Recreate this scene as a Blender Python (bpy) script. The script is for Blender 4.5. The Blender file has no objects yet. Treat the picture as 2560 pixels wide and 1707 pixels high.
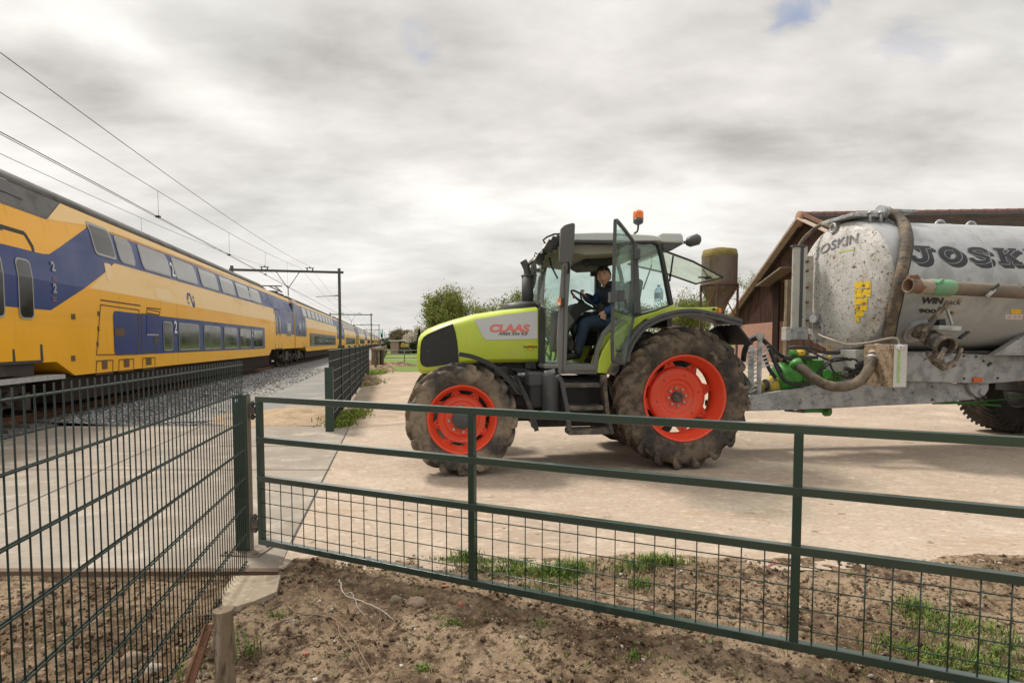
import bpy, bmesh, math, random
from mathutils import Vector, Matrix, noise, Euler
R = math.radians
random.seed(7)
sc = bpy.context.scene
col = sc.collection
# ------------------------------------------------------------------ camera, sky, sun, exposure
F_, HCAM, PITCH, CY = 1422.0, 1.58, R(3.0), 930.5
cd = bpy.data.cameras.new('camera'); cam = bpy.data.objects.new('camera', cd); col.objects.link(cam)
cd.sensor_width = 36; cd.lens = 36 * F_ / 2560; cd.shift_y = (CY - 853.5) / 2560
cd.clip_start = 0.05; cd.clip_end = 5000
cam.location = (0, 0, HCAM); cam.rotation_euler = (R(90) - PITCH, 0, 0)
sc.camera = cam
SUN_EL, SUN_AZ = R(56), R(-48)          # azimuth from +Y towards +X
w = bpy.data.worlds.new('World'); sc.world = w; w.use_nodes = True
nt = w.node_tree; nt.nodes.clear()
def N(nt, t, **k):
    n = nt.nodes.new(t)
    for a, b in k.items():
        if a.startswith('i_'): n.inputs[a[2:].replace('_', ' ')].default_value = b
        else: setattr(n, a, b)
    return n
def L(nt, a, b): nt.links.new(a, b)
def build_world():
    out = N(nt, 'ShaderNodeOutputWorld'); bg = N(nt, 'ShaderNodeBackground'); bg.inputs[1].default_value = 0.1
    L(nt, bg.outputs[0], out.inputs[0])
    sky = N(nt, 'ShaderNodeTexSky'); sky.sky_type = 'NISHITA'; sky.sun_disc = False
    sky.sun_elevation = SUN_EL; sky.sun_rotation = SUN_AZ; sky.air_density = 1.2; sky.dust_density = 2.0
    tc = N(nt, 'ShaderNodeTexCoord')
    sep = N(nt, 'ShaderNodeSeparateXYZ'); L(nt, tc.outputs['Generated'], sep.inputs[0])
    def math_(op, a, b=None, c=None):
        n = N(nt, 'ShaderNodeMath', operation=op)
        for i, v in enumerate((a, b, c)):
            if v is None: continue
            if isinstance(v, (int, float)): n.inputs[i].default_value = v
            else: L(nt, v, n.inputs[i])
        return n.outputs[0]
    zc = math_('ADD', math_('MAXIMUM', sep.outputs[2], 0.0), 0.22)
    px = math_('DIVIDE', sep.outputs[0], zc); py = math_('DIVIDE', sep.outputs[1], zc)
    cmb = N(nt, 'ShaderNodeCombineXYZ'); L(nt, px, cmb.inputs[0]); L(nt, py, cmb.inputs[1])
    def noise_(scale, rot, stretch, detail, off, dist=0.0, rough=.5):
        m = N(nt, 'ShaderNodeMapping'); m.inputs['Rotation'].default_value = (0, 0, R(rot)); m.inputs['Scale'].default_value = (stretch, 1, 1); m.inputs['Location'].default_value = off
        L(nt, cmb.outputs[0], m.inputs[0])
        n = N(nt, 'ShaderNodeTexNoise', i_Scale=scale, i_Detail=detail, i_Roughness=rough, i_Distortion=dist); L(nt, m.outputs[0], n.inputs['Vector'])
        return n.outputs['Fac']
    big = noise_(0.95, -52, 0.52, 5, (3.1, 1.7, 0), 0.25, .55)
    fine = noise_(3.6, -50, 0.62, 9, (5.2, 0.4, 0), 0.15, .58)
    hue = noise_(0.8, 40, 0.7, 2, (1.2, 8.4, 0))
    v = math_('ADD', math_('MULTIPLY', big, 0.66), math_('MULTIPLY', fine, 0.34))
    # cloud banks: brighter and darker rolls of cloud at their own places in the sky
    wn = N(nt, 'ShaderNodeTexNoise', i_Scale=2.2, i_Detail=5.0); L(nt, cmb.outputs[0], wn.inputs['Vector'])
    wv = N(nt, 'ShaderNodeVectorMath', operation='MULTIPLY_ADD'); L(nt, wn.outputs['Color'], wv.inputs[0]); wv.inputs[1].default_value = (.42, .42, 0); L(nt, cmb.outputs[0], wv.inputs[2])
    for cx, cy, an, ll, ww, amp in ((-.78, 1.36, 65, .46, .15, .085), (-.50, 1.76, 47, .42, .18, .07), (-.57, 1.31, 58, .42, .20, -.06), (-1.05, 1.45, 95, .35, .22, -.06), (-1.02, 1.20, 30, .3, .12, .07), (.05, 1.30, 20, .6, .35, .065), (1.0, 1.12, 60, .6, .4, -.05), (.3, 2.2, 80, .8, .5, .03)):
        m = N(nt, 'ShaderNodeMapping', vector_type='TEXTURE'); m.inputs['Location'].default_value = (cx + .21, cy + .21, 0); m.inputs['Rotation'].default_value = (0, 0, R(an)); m.inputs['Scale'].default_value = (ll, ww, 1); L(nt, wv.outputs[0], m.inputs[0])
        ln = N(nt, 'ShaderNodeVectorMath', operation='LENGTH'); L(nt, m.outputs[0], ln.inputs[0])
        g_ = N(nt, 'ShaderNodeMapRange', interpolation_type='SMOOTHSTEP'); L(nt, ln.outputs['Value'], g_.inputs[0]); g_.inputs[1].default_value = 0; g_.inputs[2].default_value = 1.25; g_.inputs[3].default_value = amp; g_.inputs[4].default_value = 0
        v = math_('ADD', v, g_.outputs[0])
    rp = N(nt, 'ShaderNodeValToRGB'); L(nt, v, rp.inputs[0])
    e = rp.color_ramp.elements; e[0].position = .34; e[0].color = (.45, .435, .42, 1); e[1].position = .61; e[1].color = (.98, .955, .925, 1)
    x = e.new(.44); x.color = (.66, .64, .62, 1); x = e.new(.53); x.color = (.82, .795, .77, 1)
    hr = N(nt, 'ShaderNodeValToRGB'); L(nt, hue, hr.inputs[0])
    h = hr.color_ramp.elements; h[0].position = .35; h[0].color = (.985, 1.0, .975, 1); h[1].position = .65; h[1].color = (1.01, .992, .975, 1)
    mul = N(nt, 'ShaderNodeMix', data_type='RGBA', blend_type='MULTIPLY'); mul.inputs[0].default_value = 1
    L(nt, rp.outputs[0], mul.inputs[6]); L(nt, hr.outputs[0], mul.inputs[7])
    # overcast brightening towards the zenith, light band near the horizon
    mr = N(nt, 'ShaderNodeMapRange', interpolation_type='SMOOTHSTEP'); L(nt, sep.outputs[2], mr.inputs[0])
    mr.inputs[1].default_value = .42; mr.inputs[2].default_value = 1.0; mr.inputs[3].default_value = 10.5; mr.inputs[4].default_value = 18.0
    hz = N(nt, 'ShaderNodeMapRange'); L(nt, sep.outputs[2], hz.inputs[0]); hz.inputs[1].default_value = 0; hz.inputs[2].default_value = .22; hz.inputs[3].default_value = .55; hz.inputs[4].default_value = 0
    flat = N(nt, 'ShaderNodeMix', data_type='RGBA'); L(nt, hz.outputs[0], flat.inputs[0]); L(nt, mul.outputs[2], flat.inputs[6]); flat.inputs[7].default_value = (.74, .72, .69, 1)
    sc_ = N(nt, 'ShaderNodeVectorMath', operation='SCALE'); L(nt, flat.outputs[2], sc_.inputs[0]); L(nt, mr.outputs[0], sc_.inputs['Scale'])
    # small breaks of blue
    gap = noise_(5.0, 10, 0.8, 6, (7.35, 2.9, 0), .6)
    gr = None
    for az, el, wd, k in ((28.6, 28.0, .070, .9), (-9.5, 28.5, .055, .5), (33.5, 24.5, .06, .3), (18.5, 30.5, .05, .5)):
        dv = N(nt, 'ShaderNodeVectorMath', operation='DISTANCE'); L(nt, tc.outputs['Generated'], dv.inputs[0]); dv.inputs[1].default_value = (math.sin(R(az)) * math.cos(R(el)), math.cos(R(az)) * math.cos(R(el)), math.sin(R(el)))
        u = math_('SUBTRACT', 1.0, math_('DIVIDE', dv.outputs['Value'], wd)); u = math_('ADD', u, math_('MULTIPLY', math_('SUBTRACT', gap, .5), 6.0))
        m1 = N(nt, 'ShaderNodeMapRange', interpolation_type='SMOOTHSTEP'); L(nt, u, m1.inputs[0]); m1.inputs[1].default_value = .2; m1.inputs[2].default_value = 1.2; m1.inputs[3].default_value = 0; m1.inputs[4].default_value = k
        ms = N(nt, 'ShaderNodeMapRange', interpolation_type='SMOOTHSTEP'); L(nt, dv.outputs['Value'], ms.inputs[0]); ms.inputs[1].default_value = wd * .7; ms.inputs[2].default_value = wd * 2.2; ms.inputs[3].default_value = 1; ms.inputs[4].default_value = 0
        o_ = math_('MULTIPLY', m1.outputs[0], ms.outputs[0]); gr = o_ if gr is None else math_('MAXIMUM', gr, o_)
    nb = N(nt, 'ShaderNodeMix', data_type='RGBA'); nb.inputs[0].default_value = .5; L(nt, sky.outputs[0], nb.inputs[6]); nb.inputs[7].default_value = (4.6, 5.0, 6.6, 1)
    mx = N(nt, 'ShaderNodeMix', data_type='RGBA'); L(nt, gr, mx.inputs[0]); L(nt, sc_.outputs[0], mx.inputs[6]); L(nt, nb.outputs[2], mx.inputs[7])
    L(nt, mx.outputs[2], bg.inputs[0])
build_world()
sl = bpy.data.lights.new('sun', 'SUN'); sun = bpy.data.objects.new('sun', sl); col.objects.link(sun)
sl.energy = 3.4; sl.angle = R(10); sl.color = (1, .93, .83)
sd = Vector((math.sin(SUN_AZ) * math.cos(SUN_EL), math.cos(SUN_AZ) * math.cos(SUN_EL), math.sin(SUN_EL)))
sun.rotation_euler = sd.to_track_quat('Z', 'Y').to_euler()
sc.view_settings.view_transform = 'Standard'; sc.view_settings.look = 'None'; sc.view_settings.exposure = 0.08; sc.view_settings.gamma = 1
sc.render.engine = 'CYCLES'
sc.cycles.transparent_max_bounces = 16; sc.cycles.max_bounces = 6

# ------------------------------------------------------------------ measuring: a sight line of the photograph met with a real plane
EYE = Vector((0, 0, HCAM))
CR, CF, CU = Vector((1, 0, 0)), Vector((0, math.cos(PITCH), -math.sin(PITCH))), Vector((0, math.sin(PITCH), math.cos(PITCH)))
def ray(px, py): return CF + CR * ((px - 1280) / F_) + CU * ((CY - py) / F_)
def hit(px, py, p0, n):
    v = ray(px, py); return EYE + v * ((Vector(p0) - EYE).dot(n) / v.dot(n))
def at_y(px, py, Y): return hit(px, py, (0, Y, 0), Vector((0, 1, 0)))
def at_z(px, py, z=0.0): return hit(px, py, (0, 0, z), Vector((0, 0, 1)))
class Frame:                                     # a thing's own frame: origin, heading
    def __init__(s, o, ang):
        s.o = Vector(o); s.a = ang; s.M = Matrix.Translation(s.o) @ Matrix.Rotation(ang, 4, 'Z'); s.I = s.M.inverted()
    def __call__(s, px, py, y):                  # local point on the local plane y = const
        n = (s.M.to_3x3() @ Vector((0, 1, 0))); return s.I @ hit(px, py, s.M @ Vector((0, y, 0)), n)
    def x(s, px, py, xx):
        n = (s.M.to_3x3() @ Vector((1, 0, 0))); return s.I @ hit(px, py, s.M @ Vector((xx, 0, 0)), n)

# ------------------------------------------------------------------ object helpers
def thing(name, label, cat, loc=(0, 0, 0), rz=0, group=None):
    o = bpy.data.objects.new(name, None); col.objects.link(o); o.location = loc; o.rotation_euler = (0, 0, rz)
    o['label'] = label; o['category'] = cat
    if group: o['group'] = group
    o.empty_display_size = .1
    return o
def tag(o, label, cat, group=None, kind=None):
    o['label'] = label; o['category'] = cat
    if group: o['group'] = group
    if kind: o['kind'] = kind
    return o
def dup(root, loc=None, rz=None, label=None):
    def cp(o, par):
        c = o.copy(); col.objects.link(c)
        if par: c.parent = par
        for ch in [q for q in kids.get(o.name, [])]: cp(ch, c)
        return c
    kids = {}
    for o in bpy.data.objects:
        if o.parent: kids.setdefault(o.parent.name, []).append(o)
    r = cp(root, None)
    if loc is not None: r.location = loc
    if rz is not None: r.rotation_euler = (0, 0, rz)
    if label: r['label'] = label
    return r

class MB:
    def __init__(s): s.v = []; s.f = []; s.m = []; s.sm = []
    def add(s, vs, fs, smooth=False, mi=0):
        b = len(s.v); s.v += [tuple(v) for v in vs]
        for f in fs: s.f.append(tuple(i + b for i in f)); s.m.append(mi); s.sm.append(smooth)
        return s
    def box(s, c, d, rot=None, mi=0):
        c = Vector(c); M_ = Euler(rot).to_matrix() if rot is not None and not isinstance(rot, Matrix) else (rot or Matrix.Identity(3))
        vs = [c + M_ @ Vector((x * d[0] / 2, y * d[1] / 2, z * d[2] / 2)) for x in (-1, 1) for y in (-1, 1) for z in (-1, 1)]
        return s.add(vs, [(0, 1, 3, 2), (4, 6, 7, 5), (0, 4, 5, 1), (2, 3, 7, 6), (0, 2, 6, 4), (1, 5, 7, 3)], mi=mi)
    def bb(s, lo, hi, mi=0):
        return s.box([(a + b) / 2 for a, b in zip(lo, hi)], [abs(b - a) for a, b in zip(lo, hi)], mi=mi)
    def bar(s, a, b, wd, ht=None, up=(0, 0, 1), mi=0):
        a = Vector(a); b = Vector(b); d = b - a; l = d.length
        if l < 1e-6: return s
        z = d / l; u = Vector(up)
        if abs(z.dot(u)) > .98: u = Vector((0, 1, 0))
        x = z.cross(u).normalized(); y = x.cross(z)
        return s.box((a + b) / 2, (wd, ht or wd, l), Matrix((x, y, z)).transposed() if False else Matrix([[x[i], y[i], z[i]] for i in range(3)]), mi=mi)
    def tube(s, pts, r, n=8, cap=True, smooth=True, mi=0):
        pts = [Vector(p) for p in pts]; k = len(pts)
        rs = r if isinstance(r, (list, tuple)) else [r] * k
        ref = None; rings = []
        for i, p in enumerate(pts):
            t = (pts[min(i + 1, k - 1)] - pts[max(i - 1, 0)]).normalized()
            if ref is None:
                ref = t.orthogonal().normalized()
            else:
                ref = (ref - t * ref.dot(t)); ref = ref.normalized() if ref.length > 1e-6 else t.orthogonal().normalized()
            bt = t.cross(ref)
            rings.append([p + (ref * math.cos(2 * math.pi * j / n) + bt * math.sin(2 * math.pi * j / n)) * rs[i] for j in range(n)])
        vs = [v for rg in rings for v in rg]
        fs = [(i * n + j, i * n + (j + 1) % n, (i + 1) * n + (j + 1) % n, (i + 1) * n + j) for i in range(k - 1) for j in range(n)]
        s.add(vs, fs, smooth, mi)
        if cap:
            s.add(rings[0], [tuple(range(n))[::-1]], False, mi); s.add(rings[-1], [tuple(range(n))], False, mi)
        return s
    def cyl(s, a, b, r, n=20, r2=None, cap=True, mi=0): return s.tube([a, b], [r, r if r2 is None else r2], n, cap, True, mi)
    def lathe(s, prof, n=48, M_=Matrix.Identity(4), smooth=True, mi=0, ang=(0, 2 * math.pi), closed=False):
        # prof: list of (radius, axial); axis = local Z of M_
        full = abs(ang[1] - ang[0] - 2 * math.pi) < 1e-6
        m = n if full else n + 1
        vs = []
        for j in range(m):
            a = ang[0] + (ang[1] - ang[0]) * j / n
            for r_, z_ in prof: vs.append(M_ @ Vector((r_ * math.cos(a), r_ * math.sin(a), z_)))
        k = len(prof); fs = []
        kk = k if closed else k - 1
        for j in range(n):
            j2 = (j + 1) % m
            for i in range(kk): fs.append((j * k + i, j2 * k + i, j2 * k + (i + 1) % k, j * k + (i + 1) % k))
        return s.add(vs, fs, smooth, mi)
    def prism(s, pts, t, mi=0, smooth=False):    # polygon (3D, planar) extruded by vector t
        n = len(pts); t = Vector(t); a = [Vector(p) for p in pts]; b = [p + t for p in a]
        return s.add(a + b, [tuple(range(n)), tuple(range(2 * n - 1, n - 1, -1))] + [(i, i + n, (i + 1) % n + n, (i + 1) % n) for i in range(n)], smooth, mi)
    def loft(s, rings, closed=True, cap=True, smooth=True, mi=0):
        k = len(rings[0]); vs = [v for r_ in rings for v in r_]
        e = k if closed else k - 1
        fs = [(i * k + j, i * k + (j + 1) % k, (i + 1) * k + (j + 1) % k, (i + 1) * k + j) for i in range(len(rings) - 1) for j in range(e)]
        if cap: fs += [tuple(range(k))[::-1], tuple(range((len(rings) - 1) * k, len(rings) * k))]
        return s.add(vs, fs, smooth, mi)
    def ball(s, c, r, n=12, sq=(1, 1, 1), mi=0):
        prof = [(math.sin(math.pi * i / n) * 1.0, -math.cos(math.pi * i / n)) for i in range(n + 1)]
        return s.lathe([(a * r, b * r) for a, b in prof], n * 2 if n < 10 else 20, Matrix.Translation(Vector(c)) @ Matrix.Diagonal((*sq, 1)), mi=mi)
    def build(s, name, mats, parent=None, bevel=0, seg=2, weld=True, label=None, solid=0, sub=0):
        me = bpy.data.meshes.new(name); me.from_pydata(s.v, [], s.f); me.update()
        if not isinstance(mats, (list, tuple)): mats = [mats]
        for m in mats: me.materials.append(m)
        me.polygons.foreach_set('material_index', s.m); me.polygons.foreach_set('use_smooth', s.sm)
        bm = bmesh.new(); bm.from_mesh(me)
        if weld: bmesh.ops.remove_doubles(bm, verts=bm.verts, dist=1e-5)
        bmesh.ops.recalc_face_normals(bm, faces=bm.faces); bm.to_mesh(me); bm.free()
        o = bpy.data.objects.new(name, me); col.objects.link(o)
        if parent: o.parent = parent
        if solid:
            md = o.modifiers.new('thick', 'SOLIDIFY'); md.thickness = solid; md.offset = 0
        if bevel:
            md = o.modifiers.new('bevel', 'BEVEL'); md.width = bevel; md.segments = seg; md.limit_method = 'ANGLE'; md.angle_limit = R(35)
        if sub:
            md = o.modifiers.new('sub', 'SUBSURF'); md.levels = sub; md.render_levels = sub
        if label: o['label'] = label
        return o

def spline(pts, n=8):
    pts = [Vector(p) for p in pts]; out = []
    for i in range(len(pts) - 1):
        p0 = pts[max(i - 1, 0)]; p1 = pts[i]; p2 = pts[i + 1]; p3 = pts[min(i + 2, len(pts) - 1)]
        for k in range(n):
            t = k / n
            out.append(.5 * ((2 * p1) + (p2 - p0) * t + (2 * p0 - 5 * p1 + 4 * p2 - p3) * t * t + (3 * p1 - p0 - 3 * p2 + p3) * t ** 3))
    return out + [pts[-1]]
def lerp(a, b, t): return a + (b - a) * t
def interp(tab, x):
    if x <= tab[0][0]: return tab[0][1]
    for (a, b), (c, d) in zip(tab, tab[1:]):
        if x <= c: return b + (d - b) * (x - a) / (c - a)
    return tab[-1][1]

# ------------------------------------------------------------------ materials
def pm(name, base, rough=.6, metal=0.0, layers=(), bump=None, spec=.5, coat=0, emit=None, coord='Object', var=.06, vs=3.0):
    """procedural surface: base colour with slight mottling; layers = (colour, scale, lo, hi[, stretch xyz][, rough])"""
    m = bpy.data.materials.new(name); m.use_nodes = True; t = m.node_tree; b = t.nodes['Principled BSDF']
    b.inputs['Metallic'].default_value = metal; b.inputs['Specular IOR Level'].default_value = spec
    if coat: b.inputs['Coat Weight'].default_value = coat; b.inputs['Coat Roughness'].default_value = .15
    tc = N(t, 'ShaderNodeTexCoord'); src = tc.outputs[coord]
    n = N(t, 'ShaderNodeTexNoise', i_Scale=vs, i_Detail=6.0, i_Roughness=.6); L(t, src, n.inputs['Vector'])
    mr = N(t, 'ShaderNodeMapRange'); L(t, n.outputs['Fac'], mr.inputs[0]); mr.inputs[1].default_value = .3; mr.inputs[2].default_value = .7; mr.inputs[3].default_value = 1 - var; mr.inputs[4].default_value = 1 + var
    vm = N(t, 'ShaderNodeVectorMath', operation='SCALE'); vm.inputs[0].default_value = base[:3]; L(t, mr.outputs[0], vm.inputs['Scale'])
    c = vm.outputs[0]
    rv = N(t, 'ShaderNodeMath', operation='ADD'); L(t, n.outputs['Fac'], rv.inputs[0]); rv.inputs[1].default_value = 0
    rm = N(t, 'ShaderNodeMapRange'); L(t, n.outputs['Fac'], rm.inputs[0]); rm.inputs[1].default_value = .3; rm.inputs[2].default_value = .7; rm.inputs[3].default_value = max(rough - .08, .02); rm.inputs[4].default_value = min(rough + .1, 1)
    r_ = rm.outputs[0]
    for i, ly in enumerate(layers):
        cc, scl, lo, hi = ly[:4]; st = ly[4] if len(ly) > 4 else (1, 1, 1); lr = ly[5] if len(ly) > 5 else .9
        mp = N(t, 'ShaderNodeMapping'); mp.inputs['Scale'].default_value = st; mp.inputs['Location'].default_value = (i * 3.7, i * 1.3, 2.1 * i); L(t, src, mp.inputs[0])
        nn = N(t, 'ShaderNodeTexNoise', i_Scale=scl, i_Detail=7.0, i_Roughness=.62); L(t, mp.outputs[0], nn.inputs['Vector'])
        ms = N(t, 'ShaderNodeMapRange', interpolation_type='SMOOTHSTEP'); L(t, nn.outputs['Fac'], ms.inputs[0]); ms.inputs[1].default_value = lo; ms.inputs[2].default_value = hi
        mx = N(t, 'ShaderNodeMix', data_type='RGBA'); L(t, ms.outputs[0], mx.inputs[0]); L(t, c, mx.inputs[6]); mx.inputs[7].default_value = (*cc, 1); c = mx.outputs[2]
        mf = N(t, 'ShaderNodeMix'); L(t, ms.outputs[0], mf.inputs[0]); L(t, r_, mf.inputs[2]); mf.inputs[3].default_value = lr; r_ = mf.outputs[0]
    L(t, c, b.inputs['Base Color']); L(t, r_, b.inputs['Roughness'])
    if bump:
        bn = N(t, 'ShaderNodeTexNoise', i_Scale=bump[0], i_Detail=8.0, i_Roughness=.65); L(t, src, bn.inputs['Vector'])
        bp = N(t, 'ShaderNodeBump'); bp.inputs['Strength'].default_value = bump[1]; bp.inputs['Distance'].default_value = bump[2] if len(bump) > 2 else .02
        L(t, bn.outputs['Fac'], bp.inputs['Height']); L(t, bp.outputs[0], b.inputs['Normal'])
    if emit: b.inputs['Emission Color'].default_value = (*emit[0], 1); b.inputs['Emission Strength'].default_value = emit[1]
    m['src'] = 1
    return m
def glass(name, tint, refl=.5, rough=.03):
    m = bpy.data.materials.new(name); m.use_nodes = True; t = m.node_tree; t.nodes.clear()
    o = N(t, 'ShaderNodeOutputMaterial'); a = N(t, 'ShaderNodeBsdfTransparent'); a.inputs[0].default_value = (*tint, 1)
    g = N(t, 'ShaderNodeBsdfGlossy'); g.inputs['Roughness'].default_value = rough; g.inputs['Color'].default_value = (.9, 1, .97, 1)
    lw = N(t, 'ShaderNodeLayerWeight'); lw.inputs[0].default_value = .35
    mr = N(t, 'ShaderNodeMapRange'); L(t, lw.outputs['Fresnel'], mr.inputs[0]); mr.inputs[3].default_value = .03; mr.inputs[4].default_value = refl
    # film of dust
    tc = N(t, 'ShaderNodeTexCoord'); n = N(t, 'ShaderNodeTexNoise', i_Scale=4.0, i_Detail=5.0); L(t, tc.outputs['Object'], n.inputs['Vector'])
    d = N(t, 'ShaderNodeBsdfDiffuse'); d.inputs[0].default_value = (.55, .55, .5, 1)
    md = N(t, 'ShaderNodeMapRange'); L(t, n.outputs['Fac'], md.inputs[0]); md.inputs[1].default_value = .35; md.inputs[2].default_value = .8; md.inputs[3].default_value = .02; md.inputs[4].default_value = .14
    x = N(t, 'ShaderNodeMixShader'); L(t, mr.outputs[0], x.inputs[0]); L(t, a.outputs[0], x.inputs[1]); L(t, g.outputs[0], x.inputs[2])
    y = N(t, 'ShaderNodeMixShader'); L(t, md.outputs[0], y.inputs[0]); L(t, x.outputs[0], y.inputs[1]); L(t, d.outputs[0], y.inputs[2])
    L(t, y.outputs[0], o.inputs[0]); return m
MUD = (.15, .11, .078); DRY = (.30, .235, .17)
M = {}
M['soil'] = pm('soil', (.185, .127, .080), .95, layers=[((.37, .275, .185), 1.3, .38, .60), ((.085, .054, .034), 3.5, .50, .66), ((.11, .072, .045), 16, .50, .62), ((.40, .31, .215), 30, .56, .68), ((.06, .04, .025), 55, .58, .68)], bump=(75, .9, .03), var=.25, vs=8, spec=.15)
M['mesh'] = pm('mesh_green_coating', (.009, .020, .016), .5, var=.1, spec=.3)
M['verge'] = pm('verge_blade', (.20, .27, .04), .7, layers=[((.32, .30, .10), 6, .48, .66), ((.10, .15, .03), 20, .5, .65)], var=.3, vs=25, spec=.2)
M['fieldgate'] = pm('dull_gate', (.16, .165, .15), .6)
M['rail'] = pm('gate_rail_coating', (.016, .040, .030), .32, layers=[((.10, .105, .085), 5, .60, .9)], coat=1.0, var=.1)
M['grass'] = pm('grass', (.11, .19, .03), .8, layers=[((.20, .25, .06), 2.5, .45, .7), ((.28, .25, .10), 9, .6, .8)], var=.3, vs=30, spec=.2)
M['blade'] = pm('grass_blade', (.105, .185, .028), .6, layers=[((.26, .27, .08), 12, .48, .66), ((.05, .09, .02), 30, .5, .65)], var=.3, vs=25, spec=.3)
M['green_steel'] = pm('green_coated_steel', (.016, .040, .030), .30, layers=[((.06, .075, .055), 6, .6, .85)], var=.1, spec=.6)
M['galv'] = pm('galvanised_steel', (.42, .43, .43), .5, .35, layers=[((.30, .31, .32), 9, .45, .62), ((.2, .15, .10), 14, .66, .72)], var=.1, vs=14)
M['lime'] = pm('lime_paint', (.48, .57, .05), .38, layers=[((.44, .42, .17), 2.2, .56, .95), ((.36, .36, .12), 9, .58, .85, (1, 1, .4)), ((.16, .12, .07), 30, .70, .74)], coat=.2, var=.03)
M['red'] = pm('red_wheel_paint', (.68, .062, .022), .42, layers=[((.46, .17, .10), 4, .54, .9), ((.28, .16, .10), 13, .62, .76)], coat=.12, var=.06)
M['rubber'] = pm('muddy_tyre_rubber', (.035, .033, .031), .85, layers=[((.145, .112, .083), 3.0, .36, .58), ((.065, .053, .043), 9, .46, .62), ((.25, .195, .14), 6, .58, .72)], bump=(40, .5, .01), var=.2, vs=12, spec=.25)
M['frontrubber'] = pm('dusty_tyre_rubber', (.05, .047, .044), .85, layers=[((.235, .185, .135), 2.4, .38, .60), ((.11, .09, .07), 9, .5, .7)], bump=(40, .4, .01), var=.15, vs=12, spec=.25)
M['black'] = pm('black_plastic', (.022, .023, .025), .5, layers=[((.10, .085, .065), 5, .55, .85)], var=.12)
M['dgrey'] = pm('dark_grey_plastic', (.060, .062, .067), .5, layers=[((.15, .125, .095), 5, .55, .9)], var=.1)
M['grey'] = pm('grey_cab_paint', (.15, .145, .14), .42, layers=[((.24, .2, .155), 4, .52, .9)], var=.06)
M['muddy'] = pm('muddy_dark_metal', (.05, .047, .044), .75, layers=[((.19, .15, .11), 6, .42, .66)], bump=(30, .4, .01), var=.2)
M['engine'] = pm('engine_dark', (.03, .03, .032), .6, .2, layers=[((.12, .1, .075), 8, .5, .75)], bump=(30, .4, .01), var=.3, vs=9)
M['white'] = pm('white_paint', (.66, .67, .68), .4, layers=[((.5, .46, .4), 3, .55, .9)], var=.03)
M['roofwhite'] = pm('cab_roof_plastic', (.50, .53, .52), .4, layers=[((.42, .38, .3), 4, .56, .9)], var=.04)
M['glass'] = glass('cab_glass', (.86, .955, .935), .35)
M['hatchglass'] = glass('rear_window_glass', (.88, .95, .92), .3)
M['bottle'] = glass('bottle_plastic', (.7, .82, .88), .5)
M['mirrorback'] = pm('mirror_shell', (.085, .082, .082), .4, layers=[((.16, .14, .11), 4, .55, .9)])
M['orange'] = pm('orange_lens', (.85, .20, .02), .25, coat=.4)
M['yellow'] = pm('yellow_sticker', (.75, .50, .02), .5, layers=[((.14, .09, .05), 20, .56, .61), ((.12, .08, .05), 42, .57, .62)])
M['beige'] = pm('cab_lining', (.30, .28, .24), .8)
M['cabdark'] = pm('cab_dark_trim', (.03, .03, .03), .7, var=.15)
M['lamp'] = pm('lamp_lens', (.75, .73, .68), .15, coat=.6)
M['rust'] = pm('rusty_steel', (.17, .08, .045), .8, layers=[((.30, .16, .09), 8, .5, .7), ((.06, .04, .03), 14, .55, .7)], bump=(50, .4, .005), var=.25)
M['wood'] = pm('weathered_wood', (.21, .155, .10), .85, layers=[((.10, .085, .045), 5, .45, .65, (1, 1, .3)), ((.34, .28, .22), 22, .52, .68, (1, 1, .1)), ((.07, .05, .035), 40, .56, .68, (1, 1, .15))], bump=(30, .6, .01), var=.2)
# ================================================================== SETTING
def set_struct(o): o['kind'] = 'structure'; return o
THETA = R(11.9); CT, ST = math.cos(THETA), math.sin(THETA)
def tp(P, s, z=0.0):                      # P metres left of the eye, s metres along the track
    return Vector((-CT * P - ST * s, -ST * P + CT * s, z))
def plane_poly(name, pts, mat, z):
    b = MB(); b.add([(p[0], p[1], z) for p in pts], [tuple(range(len(pts)))]); return set_struct(b.build(name, mat))
def ground_mat(name, base, layers, bump, streak=None, spots=None):
    return pm(name, base, .92, layers=layers, bump=bump, var=.12, vs=1.5, spec=.25)
M['field'] = pm('field', (.11, .16, .035), .9, layers=[((.19, .2, .075), .05, .4, .7), ((.22, .18, .11), .3, .55, .75)], var=.2, vs=.4, spec=.15)
M['yard'] = pm('yard_concrete_with_dust', (.385, .315, .25), .93, layers=[((.27, .22, .175), .35, .44, .68), ((.47, .395, .32), 1.1, .50, .72), ((.35, .265, .195), 2.6, .50, .70, (.35, 1, 1)), ((.50, .41, .32), 14, .5, .7, (.5, 1, 1)), ((.31, .235, .175), 38, .5, .66, (.5, 1, 1)), ((.27, .20, .145), 1.7, .66, .80, (.5, 1, 1)), ((.20, .14, .10), 6, .72, .80, (.5, 1, 1))], bump=(38, .5, .012), var=.10, vs=60, spec=.2)
M['plates'] = pm('crossing_concrete', (.29, .255, .215), .9, layers=[((.23, .20, .165), .8, .42, .62), ((.38, .34, .285), 2.3, .5, .7), ((.24, .205, .165), 30, .5, .65, (.5, 1, 1)), ((.13, .10, .075), 7, .665, .71)], bump=(40, .25, .005), var=.06, vs=9, spec=.3)
M['sand'] = pm('loose_sand', (.44, .33, .22), .95, layers=[((.30, .21, .13), 3, .48, .66), ((.2, .14, .09), 12, .6, .7)], bump=(12, 1.0, .05), var=.15, vs=6, spec=.2)
M['ballast'] = pm('ballast_bed', (.15, .15, .15), .95, layers=[((.25, .25, .255), 9, .45, .6), ((.05, .048, .045), 14, .55, .65), ((.22, .17, .13), 2, .6, .75)], bump=(14, 1, .08), var=.4, vs=25, spec=.2)
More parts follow.
